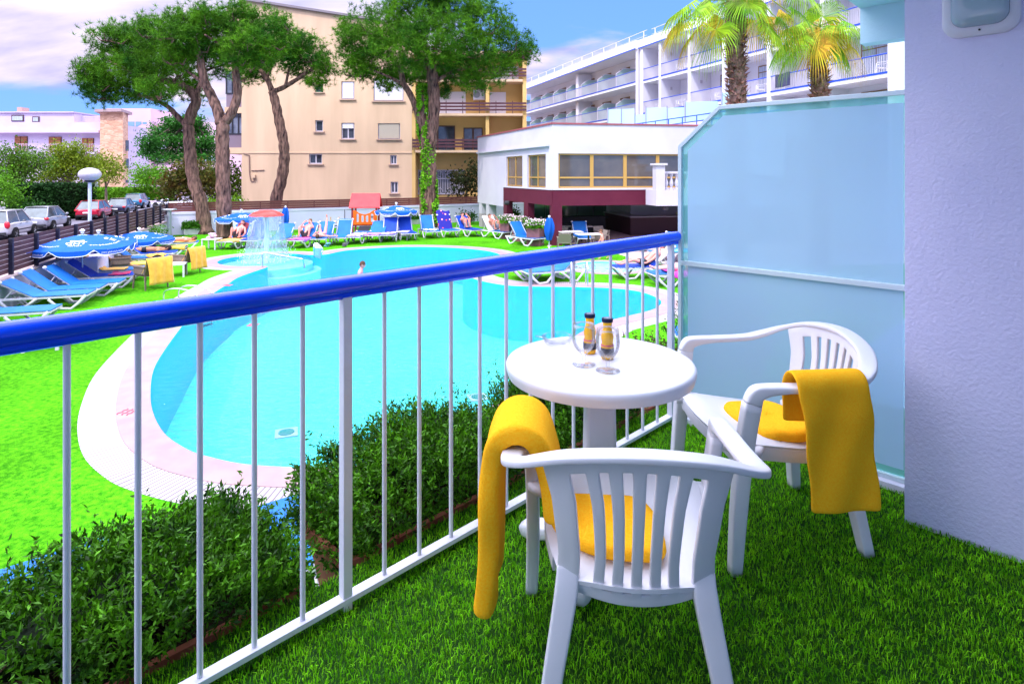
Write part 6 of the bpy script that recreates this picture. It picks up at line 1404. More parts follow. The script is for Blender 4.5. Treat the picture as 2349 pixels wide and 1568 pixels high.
# right side sunbeds near the small pool
RB=[('light',6,gp(1170,640),R(12),'white framed sunbed half hidden by the handrail near the inner shore'),('light',42,gp(1200,650),R(22),'light blue sunbed seen from the side between the pools'),('light',50,gp(1345,565),R(95),'light blue upright sunbed seen above the handrail by the terrace'),('light',5,gp(1430,575),R(-10),'flat light blue sunbed at the terrace right of the running boy'),
('dark',40,gp(1405,638),R(8),'sunbed carrying the sitting man in black shorts'),('light',12,gp(1490,655),R(10),'sunbed with pink towel and lying sunbather by the railing post'),('light',10,gp(1490,600),R(2),'light blue sunbed with turquoise towel by the thick right post'),('light',45,gp(1520,600),R(60),'light blue raised sunbed right of the thick railing post')]
RP_=[]
for k,a_,q,rz,lab in RB: RP_.append((q,rz,a_)); bed(k,a_,q,rz,lab,1.2)
cloth_on('towel','turquoise towel on the sunbed by the thick right post',TR(RP_[6][0],RP_[6][1],1.2),.3,1.5,.34,lambda x:.40,cloth_mat('towel_turq',(.06,.45,.60),(.10,.55,.66)),51,amp=.03)
cloth_on('towel','hot pink towel hanging off the sunbed at the right railing post',TR(RP_[5][0],RP_[5][1],1.2),.5,1.5,.52,lambda x:.41,cloth_mat('towel_hotpink',(.70,.02,.40),(.75,.04,.48)),52,amp=.03)
cloth_on('towel','white towel over the raised back behind the sitting man',TR(RP_[4][0],RP_[4][1],1.2),1.35,1.95,.40,bz_f(40),MATS['towel_white'],53,amp=.01)
# sunbeds right below our balcony
bed('light',35,Vector((-4.2,5.47,GZ)),R(-51),'blue sunbed on the lawn half hidden behind the nearest shrub planter',1.1)
bed('light',35,Vector((-2.36,6.45,GZ)),R(-54),'light blue sunbed visible through the gap between the two nearest planters',1.1)
bed('light',8,gp(1545,800),R(-8),'light blue sunbed behind the railing post beside the glass partition',1.1)

# ================================================================= PEOPLE
def skin(points,edges,radii,levels=2,root=0):
    me=bpy.data.meshes.new('tmp'); me.from_pydata([tuple(p) for p in points],edges,[]); o=bpy.data.objects.new('tmp',me); col.objects.link(o)
    m=o.modifiers.new('s','SKIN'); m.use_smooth_shade=True
    for i,r in enumerate(radii):
        sv=me.skin_vertices[0].data[i]; sv.radius=(r,r) if not hasattr(r,'__len__') else r; sv.use_root=(i==root)
    s=o.modifiers.new('u','SUBSURF'); s.levels=levels; s.render_levels=levels
    dg=bpy.context.evaluated_depsgraph_get(); dg.update(); m2=bpy.data.meshes.new_from_object(o.evaluated_get(dg)); bpy.data.objects.remove(o)
    mb=MB(); mb.v=[tuple(v.co) for v in m2.vertices]; mb.f=[tuple(p.vertices) for p in m2.polygons]; bpy.data.meshes.remove(m2); return mb
def person(label,J,M,skincol,hair,cloth=None,scale=1,shirt=None,facing=None,hairlen=.0):
    """J: dict of joints in metres, local frame; M places them"""
    SK=mat('skin_%02d'%int(skincol[0]*100),skincol,.55,c2=tuple(c*.9 for c in skincol),scale=8)
    names=['pelvis','spine','chest','neck','head_base','shoulder_l','elbow_l','wrist_l','hand_l','shoulder_r','elbow_r','wrist_r','hand_r','hip_l','knee_l','ankle_l','toe_l','hip_r','knee_r','ankle_r','toe_r']
    rad={'pelvis':.115,'spine':.105,'chest':.125,'neck':.055,'head_base':.06,'shoulder':.055,'elbow':.040,'wrist':.027,'hand':.030,'hip':.085,'knee':.055,'ankle':.036,'toe':.028}
    P=[M@Vector(J[n]) for n in names]; ix={n:i for i,n in enumerate(names)}
    sc_=M.to_scale()[0]
    rr=[rad[n[:-2] if n[-2:] in('_l','_r') else n]*sc_ for n in names]
    E=[(0,1),(1,2),(2,3),(3,4)]
    for s in 'lr': E+=[(2,ix['shoulder_'+s]),(ix['shoulder_'+s],ix['elbow_'+s]),(ix['elbow_'+s],ix['wrist_'+s]),(ix['wrist_'+s],ix['hand_'+s]),(0,ix['hip_'+s]),(ix['hip_'+s],ix['knee_'+s]),(ix['knee_'+s],ix['ankle_'+s]),(ix['ankle_'+s],ix['toe_'+s])]
    body=skin(P,E,rr)
    hb=M@Vector(J['head_base']); hd=(M@Vector(J['head'])); up=(hd-(M@Vector(J['neck']))).normalized()
    fc=(M.to_3x3()@Vector(facing or (1,0,0))).normalized(); fc=(fc-up*fc.dot(up)).normalized(); sd_=up.cross(fc)
    HM=Matrix((( fc.x,sd_.x,up.x,hd.x),(fc.y,sd_.y,up.y,hd.y),(fc.z,sd_.z,up.z,hd.z),(0,0,0,1)))@Matrix.Scale(sc_,4)
    body.ell((0,0,0),.098,.078,.120,16,12,HM); body.ell((.045,0,-.05),.058,.05,.062,10,8,HM); body.ell((.100,0,-.012),.020,.014,.022,8,6,HM)
    for s in (-1,1): body.ell((0,s*.080,-.005),.022,.010,.03,8,6,HM)
    body.ell((.093,0,-.055),.012,.026,.008,8,5,HM)
    # fingers and thumb
    for s in 'lr':
        h=M@Vector(J['hand_'+s]); w_=M@Vector(J['wrist_'+s]); d=(h-w_).normalized(); q=d.orthogonal().normalized(); n_=d.cross(q)
        for k in range(4):
            o=q*(-.027+.018*k)*sc_; l=(.062,.072,.068,.052)[k]*sc_; body.tube([h+o,h+o+d*l*.55,h+o+d*l*.9-n_*l*.3],[.0095*sc_,.009*sc_,.007*sc_],6)
        body.tube([h-q*.02*sc_-d*.02*sc_,h-q*.05*sc_+d*.012*sc_,h-q*.055*sc_+d*.04*sc_],[.011*sc_,.010*sc_,.008*sc_],6)
    pel=M@Vector(J['pelvis']); t=obj('person',body,SK,smooth=True,recalc=False); tag(t,label,'person')
    b=MB(); 
    for s in (-1,1): b.ell((.090,s*.032,.012),.010,.012,.007,8,5,HM)
    obj('eyes',b,mat('eye_dark',(.02,.015,.012),.3),t)
    if hair:
        b=MB(); vs=[];m_,n_=7,16
        def hf(u,v):
            th=u*PI*.62; an=2*PI*v; back=(1-math.cos(an))/2; tt=th*(.72+.42*back+hairlen*back); return HM@Vector((-.006+.104*math.sin(tt)*math.cos(an)*1.02,.086*math.sin(tt)*math.sin(an),.008+.127*math.cos(tt)))
        b.grid(hf,8,18); obj('hair',b,mat('hair_%02d'%int(hair[0]*100),hair,.8,c2=tuple(min(1,c*1.6) for c in hair),scale=30,bump=.6,bscale=90),t,smooth=True,recalc=False)
    if cloth:
        kind,cc=cloth; cm=mat('swim_%s'%label[:12].replace(' ','_'),cc[0],.8,c2=cc[1],scale=cc[2] if len(cc)>2 else 8)
        hl,hr=M@Vector(J['hip_l']),M@Vector(J['hip_r']); kl,kr=M@Vector(J['knee_l']),M@Vector(J['knee_r']); f=.62 if kind=='shorts' else .22
        pts=[M@Vector(J['pelvis']).lerp(Vector(J['spine']),.5),M@Vector(J['pelvis']),hl,hl.lerp(kl,f),hr,hr.lerp(kr,f)]
        rs_=[.118*sc_,.130*sc_,.104*sc_,(.088 if kind=='shorts' else .094)*sc_,.104*sc_,(.088 if kind=='shorts' else .094)*sc_]
        g=skin(pts,[(0,1),(1,2),(2,3),(1,4),(4,5)],rs_,2,1); obj('shorts' if kind=='shorts' else 'swimsuit',g,cm,t,smooth=True,recalc=False)
        if kind in ('bikini','suit'):
            g=skin([M@Vector(J['spine']).lerp(Vector(J['chest']),.0 if kind=='suit' else .62),M@Vector(J['chest']).lerp(Vector(J['neck']),.1)],[(0,1)],[.122*sc_,.140*sc_],2,0); obj('top',g,cm,t,smooth=True,recalc=False)
    return t
def mir(d):
    o=dict(d)
    for k in list(d):
        if k.endswith('_l') and k[:-2]+'_r' not in d: x,y,z=d[k]; o[k[:-2]+'_r']=(x,-y,z)
    return o
def recline(bend=.6,ang=48,hx_=1.18,armup=False,spread=.16,z=.47,knee=.45):
    a=R(ang); c,s=math.cos(a),math.sin(a); P=(hx_-.10,0,z); f=lambda d,h=.10:(hx_+d*c-h*s,0,z-.10+.04+d*s+h*c)
    sp1=f(.22); ch=f(.42); nk=f(.58); hb=f(.64); hd=f(.74,.13)
    J={'pelvis':P,'spine':sp1,'chest':ch,'neck':nk,'head_base':hb,'head':hd,'shoulder_l':(ch[0]+.05*c,.17,ch[2]+.05*s),'hip_l':(hx_-.14,.09,z),
       'knee_l':(hx_-.14-.42*math.cos(R(55*bend*1.6)),spread,z+.42*math.sin(R(55*bend*1.6))),}
    kx=J['knee_l'][0]; kz=J['knee_l'][2]; ax=kx-math.sqrt(max(.01,.42**2-(kz-z+.02)**2)); J['ankle_l']=(ax,spread*.9,z-.02); J['toe_l']=(ax-.15,spread*.95,z+.02)
    if armup: J['elbow_l']=(ch[0]-.18,.30,ch[2]+.02); J['wrist_l']=(ch[0]-.10,.16,ch[2]+.24); J['hand_l']=(ch[0]-.06,.10,ch[2]+.30)
    else: J['elbow_l']=(hx_+.02,.30,z+.14); J['wrist_l']=(hx_-.16,.27,z+.03); J['hand_l']=(hx_-.24,.25,z+.02)
    return mir(J)
SK1=(.62,.25,.20); SK2=(.70,.30,.24); SK3=(.42,.18,.10)
PM=lambda i,dz=0:TR(BP[i][0],BP[i][1],1.22)
person('reclining man with knees raised on yellow towel sunbed beside the second pine',recline(.95,48,spread=.2),PM(0),(.60,.24,.20),(.05,.03,.02),('shorts',((.02,.02,.025),(.03,.03,.04))),facing=(-1,0,.3))
person('reclining man on pink towel sunbed holding a phone with knees apart',recline(.95,50,spread=.24,armup=True),PM(3),(.68,.27,.22),(.10,.05,.03),('shorts',((.02,.02,.03),(.03,.03,.04))),facing=(-1,0,.3))
# woman lying towards us with legs up against the backrest
J=mir({'pelvis':(.85,0,.48),'spine':(.62,0,.47),'chest':(.42,0,.48),'neck':(.25,0,.47),'head_base':(.2,0,.47),'head':(.08,0,.48),'shoulder_l':(.36,.17,.47),'elbow_l':(.38,.45,.44),'wrist_l':(.36,.68,.46),'hand_l':(.36,.76,.46),'hip_l':(.90,.10,.50),'knee_l':(1.12,.22,.86),'ankle_l':(1.36,.24,.72),'toe_l':(1.42,.25,.88)})
J['knee_r']=(1.15,-.10,.92); J['ankle_r']=(1.30,-.08,1.22); J['toe_r']=(1.24,-.08,1.36); J['elbow_l']=(.42,.3,.46); J['wrist_l']=(.5,.2,.6); J['hand_l']=(.46,.12,.62)
person('woman in pink bikini lying head forward with legs raised on sunbed back',J,PM(4),(.66,.28,.22),(.06,.03,.02),('bikini',((.55,.06,.14),(.70,.45,.50),30)),facing=(0,0,1),hairlen=.5)
person('person with knees up and dark cap on blue sunbed near the round shrub',recline(1.0,50,spread=.12,armup=True),PM(12),(.60,.26,.20),(.05,.05,.06),('shorts',((.10,.12,.16),(.25,.27,.32),20)),facing=(-1,0,.2))
person('person with raised knees reading on the white towel sunbed by flower planters',recline(1.0,50,spread=.16,armup=True),PM(13),(.55,.22,.17),(.08,.05,.03),('shorts',((.50,.50,.62),(.60,.60,.70),12)),facing=(-1,0,.2))
# lying woman in striped swimsuit, feet near the wall, head toward the pool
def lying(x0,z=.50,dirn=1,arm=0):
    f=lambda x,y,zz:(x0+dirn*x,y,z+zz)
    return mir({'pelvis':f(.95,0,0),'spine':f(.72,0,.0),'chest':f(.50,0,.01),'neck':f(.32,0,0),'head_base':f(.27,0,0),'head':f(.15,0,.03),'shoulder_l':f(.44,.17,0),'elbow_l':f(.50,.33,-.02),'wrist_l':f(.28,.30,.0),'hand_l':f(.20,.24,.0),'hip_l':f(1.0,.09,0),'knee_l':f(1.40,.10,.03),'ankle_l':f(1.80,.09,.0),'toe_l':f(1.92,.09,.08)})
mstr=person('sunbather in navy and white striped swimsuit lying face down by the left wall',lying(.02),TR(wq,HEADL+.05,1.12),(.70,.24,.18),(.08,.03,.02),('suit',((.05,.06,.20),(.74,.72,.80),6)),facing=(0,0,-1),hairlen=.5)
cm=mstr.children[-1].data.materials[0]; t_=cm.node_tree; wv=t_.nodes.new('ShaderNodeTexWave'); wv.inputs['Scale'].default_value=4; tcn=t_.nodes.new('ShaderNodeTexCoord'); mpn=t_.nodes.new('ShaderNodeMapping'); mpn.inputs['Rotation'].default_value=(0,0,-HEADL); t_.links.new(tcn.outputs['Object'],mpn.inputs[0]); t_.links.new(mpn.outputs[0],wv.inputs['Vector'])
rp=t_.nodes.new('ShaderNodeValToRGB'); rp.color_ramp.interpolation='CONSTANT'; rp.color_ramp.elements[0].color=(.04,.05,.18,1); rp.color_ramp.elements[1].position=.5; rp.color_ramp.elements[1].color=(.74,.72,.80,1); t_.links.new(wv.outputs[0],rp.inputs[0]); t_.links.new(rp.outputs[0],t_.nodes['Principled BSDF'].inputs['Base Color'])
person('dark haired person in black top lying on the dark sunbed under the third parasol',lying(.15),BM(LBP[9][0],LBP[9][1]),SK3,(.02,.012,.01),('suit',((.012,.012,.02),(.02,.02,.03))),facing=(0,0,-1),hairlen=.4)
# boy stepping by the small pool
q=gp(1382,594); bs=1.37/1.75
J=mir({'pelvis':(0,0,.92),'spine':(.01,0,1.10),'chest':(.03,0,1.30),'neck':(.05,0,1.46),'head_base':(.06,0,1.50),'head':(.085,0,1.62),'shoulder_l':(.03,.17,1.39),'elbow_l':(-.04,.22,1.12),'wrist_l':(.08,.20,.90),'hand_l':(.11,.19,.83),'hip_l':(0,.09,.90),'knee_l':(.16,.10,.50),'ankle_l':(.10,.10,.07),'toe_l':(.26,.11,.03)})
J['knee_r']=(-.08,-.10,.50); J['ankle_r']=(-.34,-.10,.10); J['toe_r']=(-.20,-.11,.03); J['elbow_r']=(.10,-.2,1.14); J['wrist_r']=(.22,-.18,1.0); J['hand_r']=(.26,-.17,.95)
person('boy in teal shorts walking left along the small round pool',J,TR(q,R(170),bs),(.66,.26,.20),(.09,.04,.02),('shorts',((.04,.28,.26),(.05,.32,.3))),facing=(1,0,-.1))
# boy standing in the pool
q=Vector(((826-CX)/F*20.0,20.0,0)); q.z=HC-(599-HV)/F*20.0-1.74*.95
J=mir({'pelvis':(0,0,.92),'spine':(0,0,1.10),'chest':(.01,0,1.30),'neck':(.05,0,1.47),'head_base':(.06,0,1.51),'head':(.085,0,1.62),'shoulder_l':(.0,.17,1.38),'elbow_l':(.06,.24,1.12),'wrist_l':(.24,.22,.98),'hand_l':(.30,.20,.97),'hip_l':(0,.09,.90),'knee_l':(.40,.12,.98),'ankle_l':(.10,.12,.74),'toe_l':(.18,.12,.70)})
person('boy with wet brown hair standing in the big pool facing right',J,TR(q,R(5),.95),(.62,.27,.26),(.06,.04,.035),('shorts',((.03,.05,.2),(.04,.06,.22))),facing=(1,0,0))
# man sitting on right bed, and lying neighbour
q4,r4,_=RP_[4]
person('man in black shorts sitting up on the sunbed behind the right balusters',recline(.18,42,spread=.12),TR(q4,r4,1.2),(.68,.30,.25),(.16,.06,.03),('shorts',((.015,.015,.02),(.03,.03,.035))),facing=(-1,.2,.1))
q5,r5,_=RP_[5]
person('sunbather in pink lying on the hot pink towel beside the right post',lying(1.95,dirn=-1),TR(q5,r5,1.2),(.72,.32,.30),(.15,.08,.04),('suit',((.65,.12,.25),(.68,.2,.32))),facing=(0,0,1),hairlen=.4)

# ================================================================= POOL FURNITURE
M_steel=mat('stainless',(.62,.64,.70),.22,metal=.9)
mf=thing('mushroom_fountain','red mushroom shaped fountain pouring a curtain of water into the splash pool','fountain',(SPC[0],SPC[1],WZ-.14))
fc=Vector((SPC[0],SPC[1],0)); zc=HC-(495-400)/F*SPC[1]; zt=HC-(482-400)/F*SPC[1]; rc=38/F*SPC[1]*1.0
b=MB(TR(fc)); b.lathe([(.11,WZ-.14),(.11,zc+.02)],16); obj('column',b,mat('fountain_column',(.40,.62,.62),.4),mf,smooth='a')
b=MB(TR(fc)); b.lathe([(0,zc),(rc*.9,zc-.01),(rc,zc+.01),(rc*.97,zc+.05),(rc*.75,zc+.15),(rc*.4,zt),(0,zt+.02)],32); obj('cap',b,mat('fountain_red',(.62,.03,.03),.3,c2=(.68,.05,.04),scale=3),mf,smooth='a')
mw=bpy.data.materials.new('falling_water'); mw.use_nodes=True; t_=mw.node_tree; l_=t_.links; t_.nodes.remove(t_.nodes['Principled BSDF'])
tr1=t_.nodes.new('ShaderNodeBsdfTransparent'); tr1.inputs[0].default_value=(.86,.92,1,1); gl1=t_.nodes.new('ShaderNodeBsdfGlossy'); gl1.inputs['Roughness'].default_value=.2; df1=t_.nodes.new('ShaderNodeBsdfDiffuse'); df1.inputs[0].default_value=(.75,.82,.95,1)
m0=t_.nodes.new('ShaderNodeMixShader'); m0.inputs[0].default_value=.5; l_.new(df1.outputs[0],m0.inputs[1]); l_.new(gl1.outputs[0],m0.inputs[2]); m1=t_.nodes.new('ShaderNodeMixShader')
tcn=t_.nodes.new('ShaderNodeTexCoord'); mpn=t_.nodes.new('ShaderNodeMapping'); mpn.inputs['Scale'].default_value=(5,5,.9); nz=t_.nodes.new('ShaderNodeTexNoise'); nz.inputs['Scale'].default_value=3; nz.inputs['Detail'].default_value=6; l_.new(tcn.outputs['Object'],mpn.inputs[0]); l_.new(mpn.outputs[0],nz.inputs['Vector'])
rp=t_.nodes.new('ShaderNodeValToRGB'); rp.color_ramp.elements[0].position=.45; rp.color_ramp.elements[0].color=(.20,.20,.20,1); rp.color_ramp.elements[1].position=.66; rp.color_ramp.elements[1].color=(.50,.50,.50,1); l_.new(nz.outputs[0],rp.inputs[0]); l_.new(rp.outputs[0],m1.inputs[0]); l_.new(tr1.outputs[0],m1.inputs[1]); l_.new(m0.outputs[0],m1.inputs[2]); l_.new(m1.outputs[0],t_.nodes['Material Output'].inputs[0])
b=MB(TR(fc)); b.grid(lambda u,v:((rc*.97+.28*u**1.7+.03*u*math.sin(v*63))*math.cos(2*PI*v),(rc*.97+.28*u**1.7+.03*u*math.sin(v*63))*math.sin(2*PI*v),zc+(WZ-zc)*u),14,72)
obj('water_curtain',b,mw,mf,smooth=True,recalc=False)
b=MB(); rg=random.Random(3)
for k in range(260):
    a=rg.uniform(0,2*PI); r=rc+rg.uniform(.05,.5); z=WZ+abs(rg.gauss(0,.28)); c=(fc.x+r*math.cos(a),fc.y+r*math.sin(a),z); s_=rg.uniform(.008,.022); b.add([(c[0]-s_,c[1],c[2]),(c[0]+s_,c[1],c[2]),(c[0],c[1],c[2]+s_*2.5),(c[0],c[1]+s_,c[2]-s_)],[(0,1,2),(0,3,1),(0,2,3),(1,3,2)])
tag(obj('water_splash',b,mat('spray',(.78,.82,.9),.2),recalc=False),'white splash of droplets around the foot of the mushroom fountain','water spray',kind='stuff')
# steel handrail
hr=thing('pool_handrail','stainless steel stair handrail at the edge of the splash pool','handrail',gp(602,612))
def hpt(u,v,Y): return at(u,v,Y)
b=MB(); p0=gp(602,613); p1=at(602,582,p0.y); p2=at(612,580,p0.y+.1); p3=at(668,590,p0.y-.3); p4=at(692,594,p0.y-.6); p5=gp(699,616); b.tube(crom([p0,p0.lerp(p1,.5),p1,p2,p2.lerp(p3,.5),p3,p4,at(696,601,p5.y),p5],4),.035,8); obj('rail',b,M_steel,hr,smooth=True)
wf=thing('water_spout','curved steel framed waterfall spout rising from the pool edge','water spout',gp(730,590))
P=[gp(721,589),at(720,572,27.0),at(721,560,27),at(727,558.5,27),at(736,566,27),at(740,574,27),at(737,582,27),gp(736,593)]
b=MB(); b.tube(crom(P,4),.035,8); obj('frame',b,M_steel,wf,smooth=True)
b=MB(); C=crom(P,4); n=len(C); b.add([tuple(p) for p in C]+[tuple(p+Vector((0,.03,0))) for p in C],[tuple(range(n)),tuple(range(n,2*n))[::-1]]); obj('panel',b,mat('spout_panel',(.55,.56,.70),.3),wf,recalc=False)
def ladder(u,v,rz,label,w_=.55,reach=.55,hh=.80):
    q=gp(u,v); t=thing('pool_ladder',label,'ladder',q,group='steel pool ladders'); T=TR(q,rz)
    for s in (-1,1):
        b=MB(T); b.tube(crom([(s*w_/2,reach,0),(s*w_/2,reach*.97,hh*.68),(s*w_/2,reach*.66,hh),(s*w_/2,reach*.22,hh*.92),(s*w_/2,0,hh*.6),(s*w_/2,-.02,0),(s*w_/2,-.03,-.85)],4),.025,8); obj('rail',b,M_steel,t,smooth=True)
    for k in range(4): b=MB(T); b.box(-w_/2,w_/2,-.08,.04,-.15-.2*k,-.12-.2*k); obj('step',b,mat('step_dark',(.03,.06,.12),.5),t)
ladder(1330,657,R(0),'steel pool ladder with four dark steps below the terrace lawn'); ladder(468,692,R(72),'long low steel ladder rails on the left coping just above the handrail',.55,1.3,.40)
# playhouse
q=gp(836,541); ph=thing('playhouse','orange climbing frame with red gable roof and dark slide by the white wall','playhouse',q); k=q.y/F; T=TR(q,R(6))
def uw(du): return du*k
M_or=mat('play_orange',(.75,.10,.01),.4,c2=(.80,.13,.015),scale=2); M_red=mat('play_red',(.66,.04,.05),.4,c2=(.70,.055,.06),scale=2); M_dr=mat('play_post',(.22,.03,.04),.5)
W_=uw(29); zf=uw(541-515); zr=uw(541-482); zb2=uw(541-475); zt2=uw(541-444)
for x in (-W_*.93,W_*.93):
    for y in (0,1.3): b=MB(T); b.box(x-.06,x+.06,y-.06,y+.06,0,zb2+.1); obj('post',b,M_dr,ph)
b=MB(T); b.add([(-W_*1.18,-.15,zb2),(W_*1.22,-.15,zb2),(W_*1.14,.65,zt2),(-W_*1.12,.65,zt2),(-W_*1.18,1.45,zb2),(W_*1.22,1.45,zb2),
 (-W_*1.18,-.15,zb2-.06),(W_*1.22,-.15,zb2-.06),(-W_*1.18,1.45,zb2-.06),(W_*1.22,1.45,zb2-.06),(W_*1.14,.65,zt2-.08),(-W_*1.12,.65,zt2-.08)],[(0,1,2,3),(3,2,5,4),(6,11,10,7),(11,8,9,10),(0,6,7,1),(4,5,9,8),(0,3,11,6),(3,4,8,11),(1,7,10,2),(2,10,9,5)]); obj('roof',b,M_red,ph)
# front panel with slots: built from strips around 4 slots
b=MB(T); x0,x1=-W_*.86,W_*.9; slots=[(-.62,-.42),(-.24,-.04),(.13,.33),(.5,.70)]
n=36
def topz(x): s_=abs(x)/W_; return zr-.02-(.22 if s_<.75 else .22*(max(0,.95-s_)/.2))*(1-(s_/.75)**2 if s_<.75 else 0)*1.0
for i in range(n):
    a,c=x0+(x1-x0)*i/n,x0+(x1-x0)*(i+1)/n; m=(a+c)/2/W_; sl=[s for s in slots if s[0]<m<s[1]]
    zt_=lambda x: zr-.26*max(0,1-(abs(x)/(.7*W_))**2)
    if sl:
        f_=(m-(sl[0][0]+sl[0][1])/2)/.1; rr_=.10*math.sqrt(max(0,1-f_*f_)); lo=zf+.22-rr_*.6; hi=zr-.42+rr_+(.10 if abs(m)>.4 else 0)
        segs=[(zf,lo,lo),(hi,zt_(a),zt_(c))]
    else: segs=[(zf,zt_(a),zt_(c))]
    for z0,za,zc_ in segs: b.add([(a,-.09,z0),(c,-.09,z0),(c,-.09,zc_),(a,-.09,za),(a,-.045,z0),(c,-.045,z0),(c,-.045,zc_),(a,-.045,za)],[(0,1,2,3),(4,7,6,5),(0,4,5,1),(3,2,6,7)])
obj('front_panel',b,M_or,ph,recalc=False)
b=MB(T); b.box(-W_*.9,W_*.9,-.04,1.25,zf-.08,zf); obj('platform',b,M_dr,ph)
b=MB(T); b.add([(-.28,-.10,zf-.09),(.42,-.10,zf-.09),(.20,-.95,.05),(-.55,-.95,.05),(-.28,-.16,zf-.13),(.42,-.16,zf-.13),(.2,-1.0,.0),(-.55,-1.0,.0)],[(0,1,2,3),(4,7,6,5),(0,3,7,4),(1,5,6,2),(0,4,5,1),(3,2,6,7)]); obj('slide',b,mat('slide_dark',(.02,.022,.035),.4),ph)
b=MB(T); b.tube([(-W_*1.55,.1,0),(-W_*1.55,.1,zr+.05),(-W_*.9,.1,zr+.05)],.04,6); obj('steel_pole',b,mat('grey_pole',(.16,.16,.20),.5),ph)
b=MB(T); b.tube([(W_*.98,-.1,0),(W_*.98,-.1,zr)],.03,6); obj('side_pole',b,mat('yellow_pole',(.70,.28,.03),.5),ph)
b=MB(T); b.box(-W_*.93,-W_*.88,.05,1.2,zf,zr-.2); obj('side_panel',b,mat('play_green',(.03,.10,.08),.5),ph)
b=MB(T@Matrix.Translation((-.6,2,0))); b.prism([(-3.2,-2.5),(3.6,-2.5),(3.6,-.3),(-3.2,-.3)],.006,.012); tag(obj('rubber_mat',b,mat('rubber',(.16,.15,.20),.9)),kind='structure')
# wooden legs thing (upturned chair) and stroller, bench on the back lawn
q=gp(766,533); t=thing('wooden_highchair','light wooden highchair frame standing by the white wall','chair',q); T=TR(q)
for x in (-.28,.28):
    b=MB(T); b.sweep([(x*1.15,-.25,0),(x*.9,.1,.55),(x,.22,1.02)],[(1,0,0)]*3,[.06]*3,[.06]*3,n=8); obj('leg',b,mat('light_wood',(.62,.34,.14),.6,c2=(.68,.40,.18),scale=6),t)
b=MB(T); b.box(-.26,.26,-.1,.12,.42,.47); obj('seat',b,mat('dark_seat',(.06,.05,.07),.7),t); b=MB(T); b.box(-.26,.26,.13,.17,.62,.66); obj('crossbar',b,MATS['light_wood'],t)
q=gp(889,528); t=thing('folded_scooter','black and white folded stroller by the wall left of the parasol pole','stroller',q); T=TR(q)
b=MB(T); b.tube([(-.1,0,.1),(.05,0,.55),(.12,0,.95)],.03,6); b.tube([(-.3,0,.5),(.35,0,.52)],.02,6); b.tube([(.1,0,.1),(-.08,0,.7),(-.14,0,.9)],.03,6); obj('frame',b,mat('frame_bw',(.05,.05,.07),.5,c2=(.65,.65,.70),scale=9),t)
for x in (-.14,.12):
    b=MB(T@Matrix.Translation((x,0,.09))@Matrix.Rotation(PI/2,4,'X')); b.lathe([(.04,-.02),(.09,-.02),(.09,.02),(.04,.02)],12); obj('wheel',b,M_dark,t)
q=gp(925,527); t=thing('wooden_bench','pale wooden bench against the wall behind the right parasol','bench',q); T=TR(q,R(5))
b=MB(T); b.box(-.55,.55,-.2,.2,.42,.47); obj('seat',b,MATS['light_wood'],t); b=MB(T); b.box(-.55,.55,.22,.27,.5,.95); obj('backrest',b,mat('pale_wood',(.52,.40,.34),.7),t)
for x in (-.5,.5): b=MB(T); b.box(x-.04,x+.04,-.2,.22,0,.419); obj('leg',b,M_dark,t)
# shower post and white pedestal, globe lamp
q=gp(388,545); t=thing('shower_post','grey metal shower post with flat cap at the left corner','shower',q); b=MB(TR(q)); b.tube([(0,0,0),(0,0,uh(q,482))],.13,12); obj('post',b,mat('post_grey',(.36,.38,.46),.4,metal=.3),t,smooth='a'); b=MB(TR(q)); b.box(-.42,.36,-.2,.2,uh(q,482),uh(q,482)+.08); obj('cap',b,mat('cap_grey',(.45,.46,.52),.5),t)
q=gp(371,541); t=thing('white_pedestal','white tapered masonry pedestal beside the shower post','pedestal',q); b=MB(TR(q)); b.add([(-.5,-.3,0),(.45,-.3,0),(.45,.3,0),(-.5,.3,0),(-.40,-.28,1.25),(.40,-.28,1.25),(.4,.28,1.25),(-.4,.28,1.25)],[(0,3,2,1),(4,5,6,7),(0,1,5,4),(1,2,6,5),(2,3,7,6),(3,0,4,7)]); obj('block',b,M_white,t); b=MB(TR(q)); b.box(-.46,.50,-.33,.33,1.251,1.33); obj('cap',b,M_white,t)
q=Vector((-17.75,25.0,GZ)); t=thing('globe_lamp','tall lamp post with oval white glass globe above the left parasols','lamp',q); T=TR(q); z1=HC-(400-400)/F*25-GZ
b=MB(T); b.tube([(0,0,0),(0,0,1.5),(0,0,1.52),(0,0,z1-.25)],[.11,.11,.07,.065],12); obj('pole',b,mat('lamp_pole',(.50,.55,.70),.4,metal=.2),t,smooth='a')
b=MB(T); b.lathe([(.14,z1-.34),(.18,z1-.30),(.20,z1-.22),(0,z1-.22)],16); obj('collar',b,M_dark,t)
b=MB(T); b.lathe([(.415*math.cos(R(a_)),z1+.275*math.sin(R(a_))) for a_ in range(-62,91,8)]+[(0,z1+.275)],32); obj('globe',b,mat('opal_glass',(.42,.38,.45),.3,spec=.5),t,smooth=True)
# black bin, planter box near left wall
q=gp(135,620); t=thing('black_planter','dark round plastic tub against the left wall behind the yellow towel sunbed','tub',q+Vector((.2,.9,0))); b=MB(TR(t.location)); b.lathe([(.45,0),(.62,.5),(.66,.62),(.58,.62),(.5,.5),(0,.48)],20); obj('tub',b,mat('tub_black',(.02,.02,.03),.5),t,smooth='a')
q=gp(345,560); t=thing('stone_planter','grey stone trough planter by the wall beyond the third parasol','planter',q); b=MB(TR(q,ang)); b.box(-.9,.9,-.4,.4,0,.5); obj('trough',b,mat('trough_stone',(.5,.5,.5)),t,bevel=.03)
n=700; rgx=np.random.default_rng(9); C=np.stack([rgx.uniform(-.8,.8,n),rgx.normal(0,.3,n),.5+rgx.uniform(0,.5,n)],1); V_,F_=leaves(C,.13,rgx,up=.5); fastmesh('plant',V_,F_,G1,t)
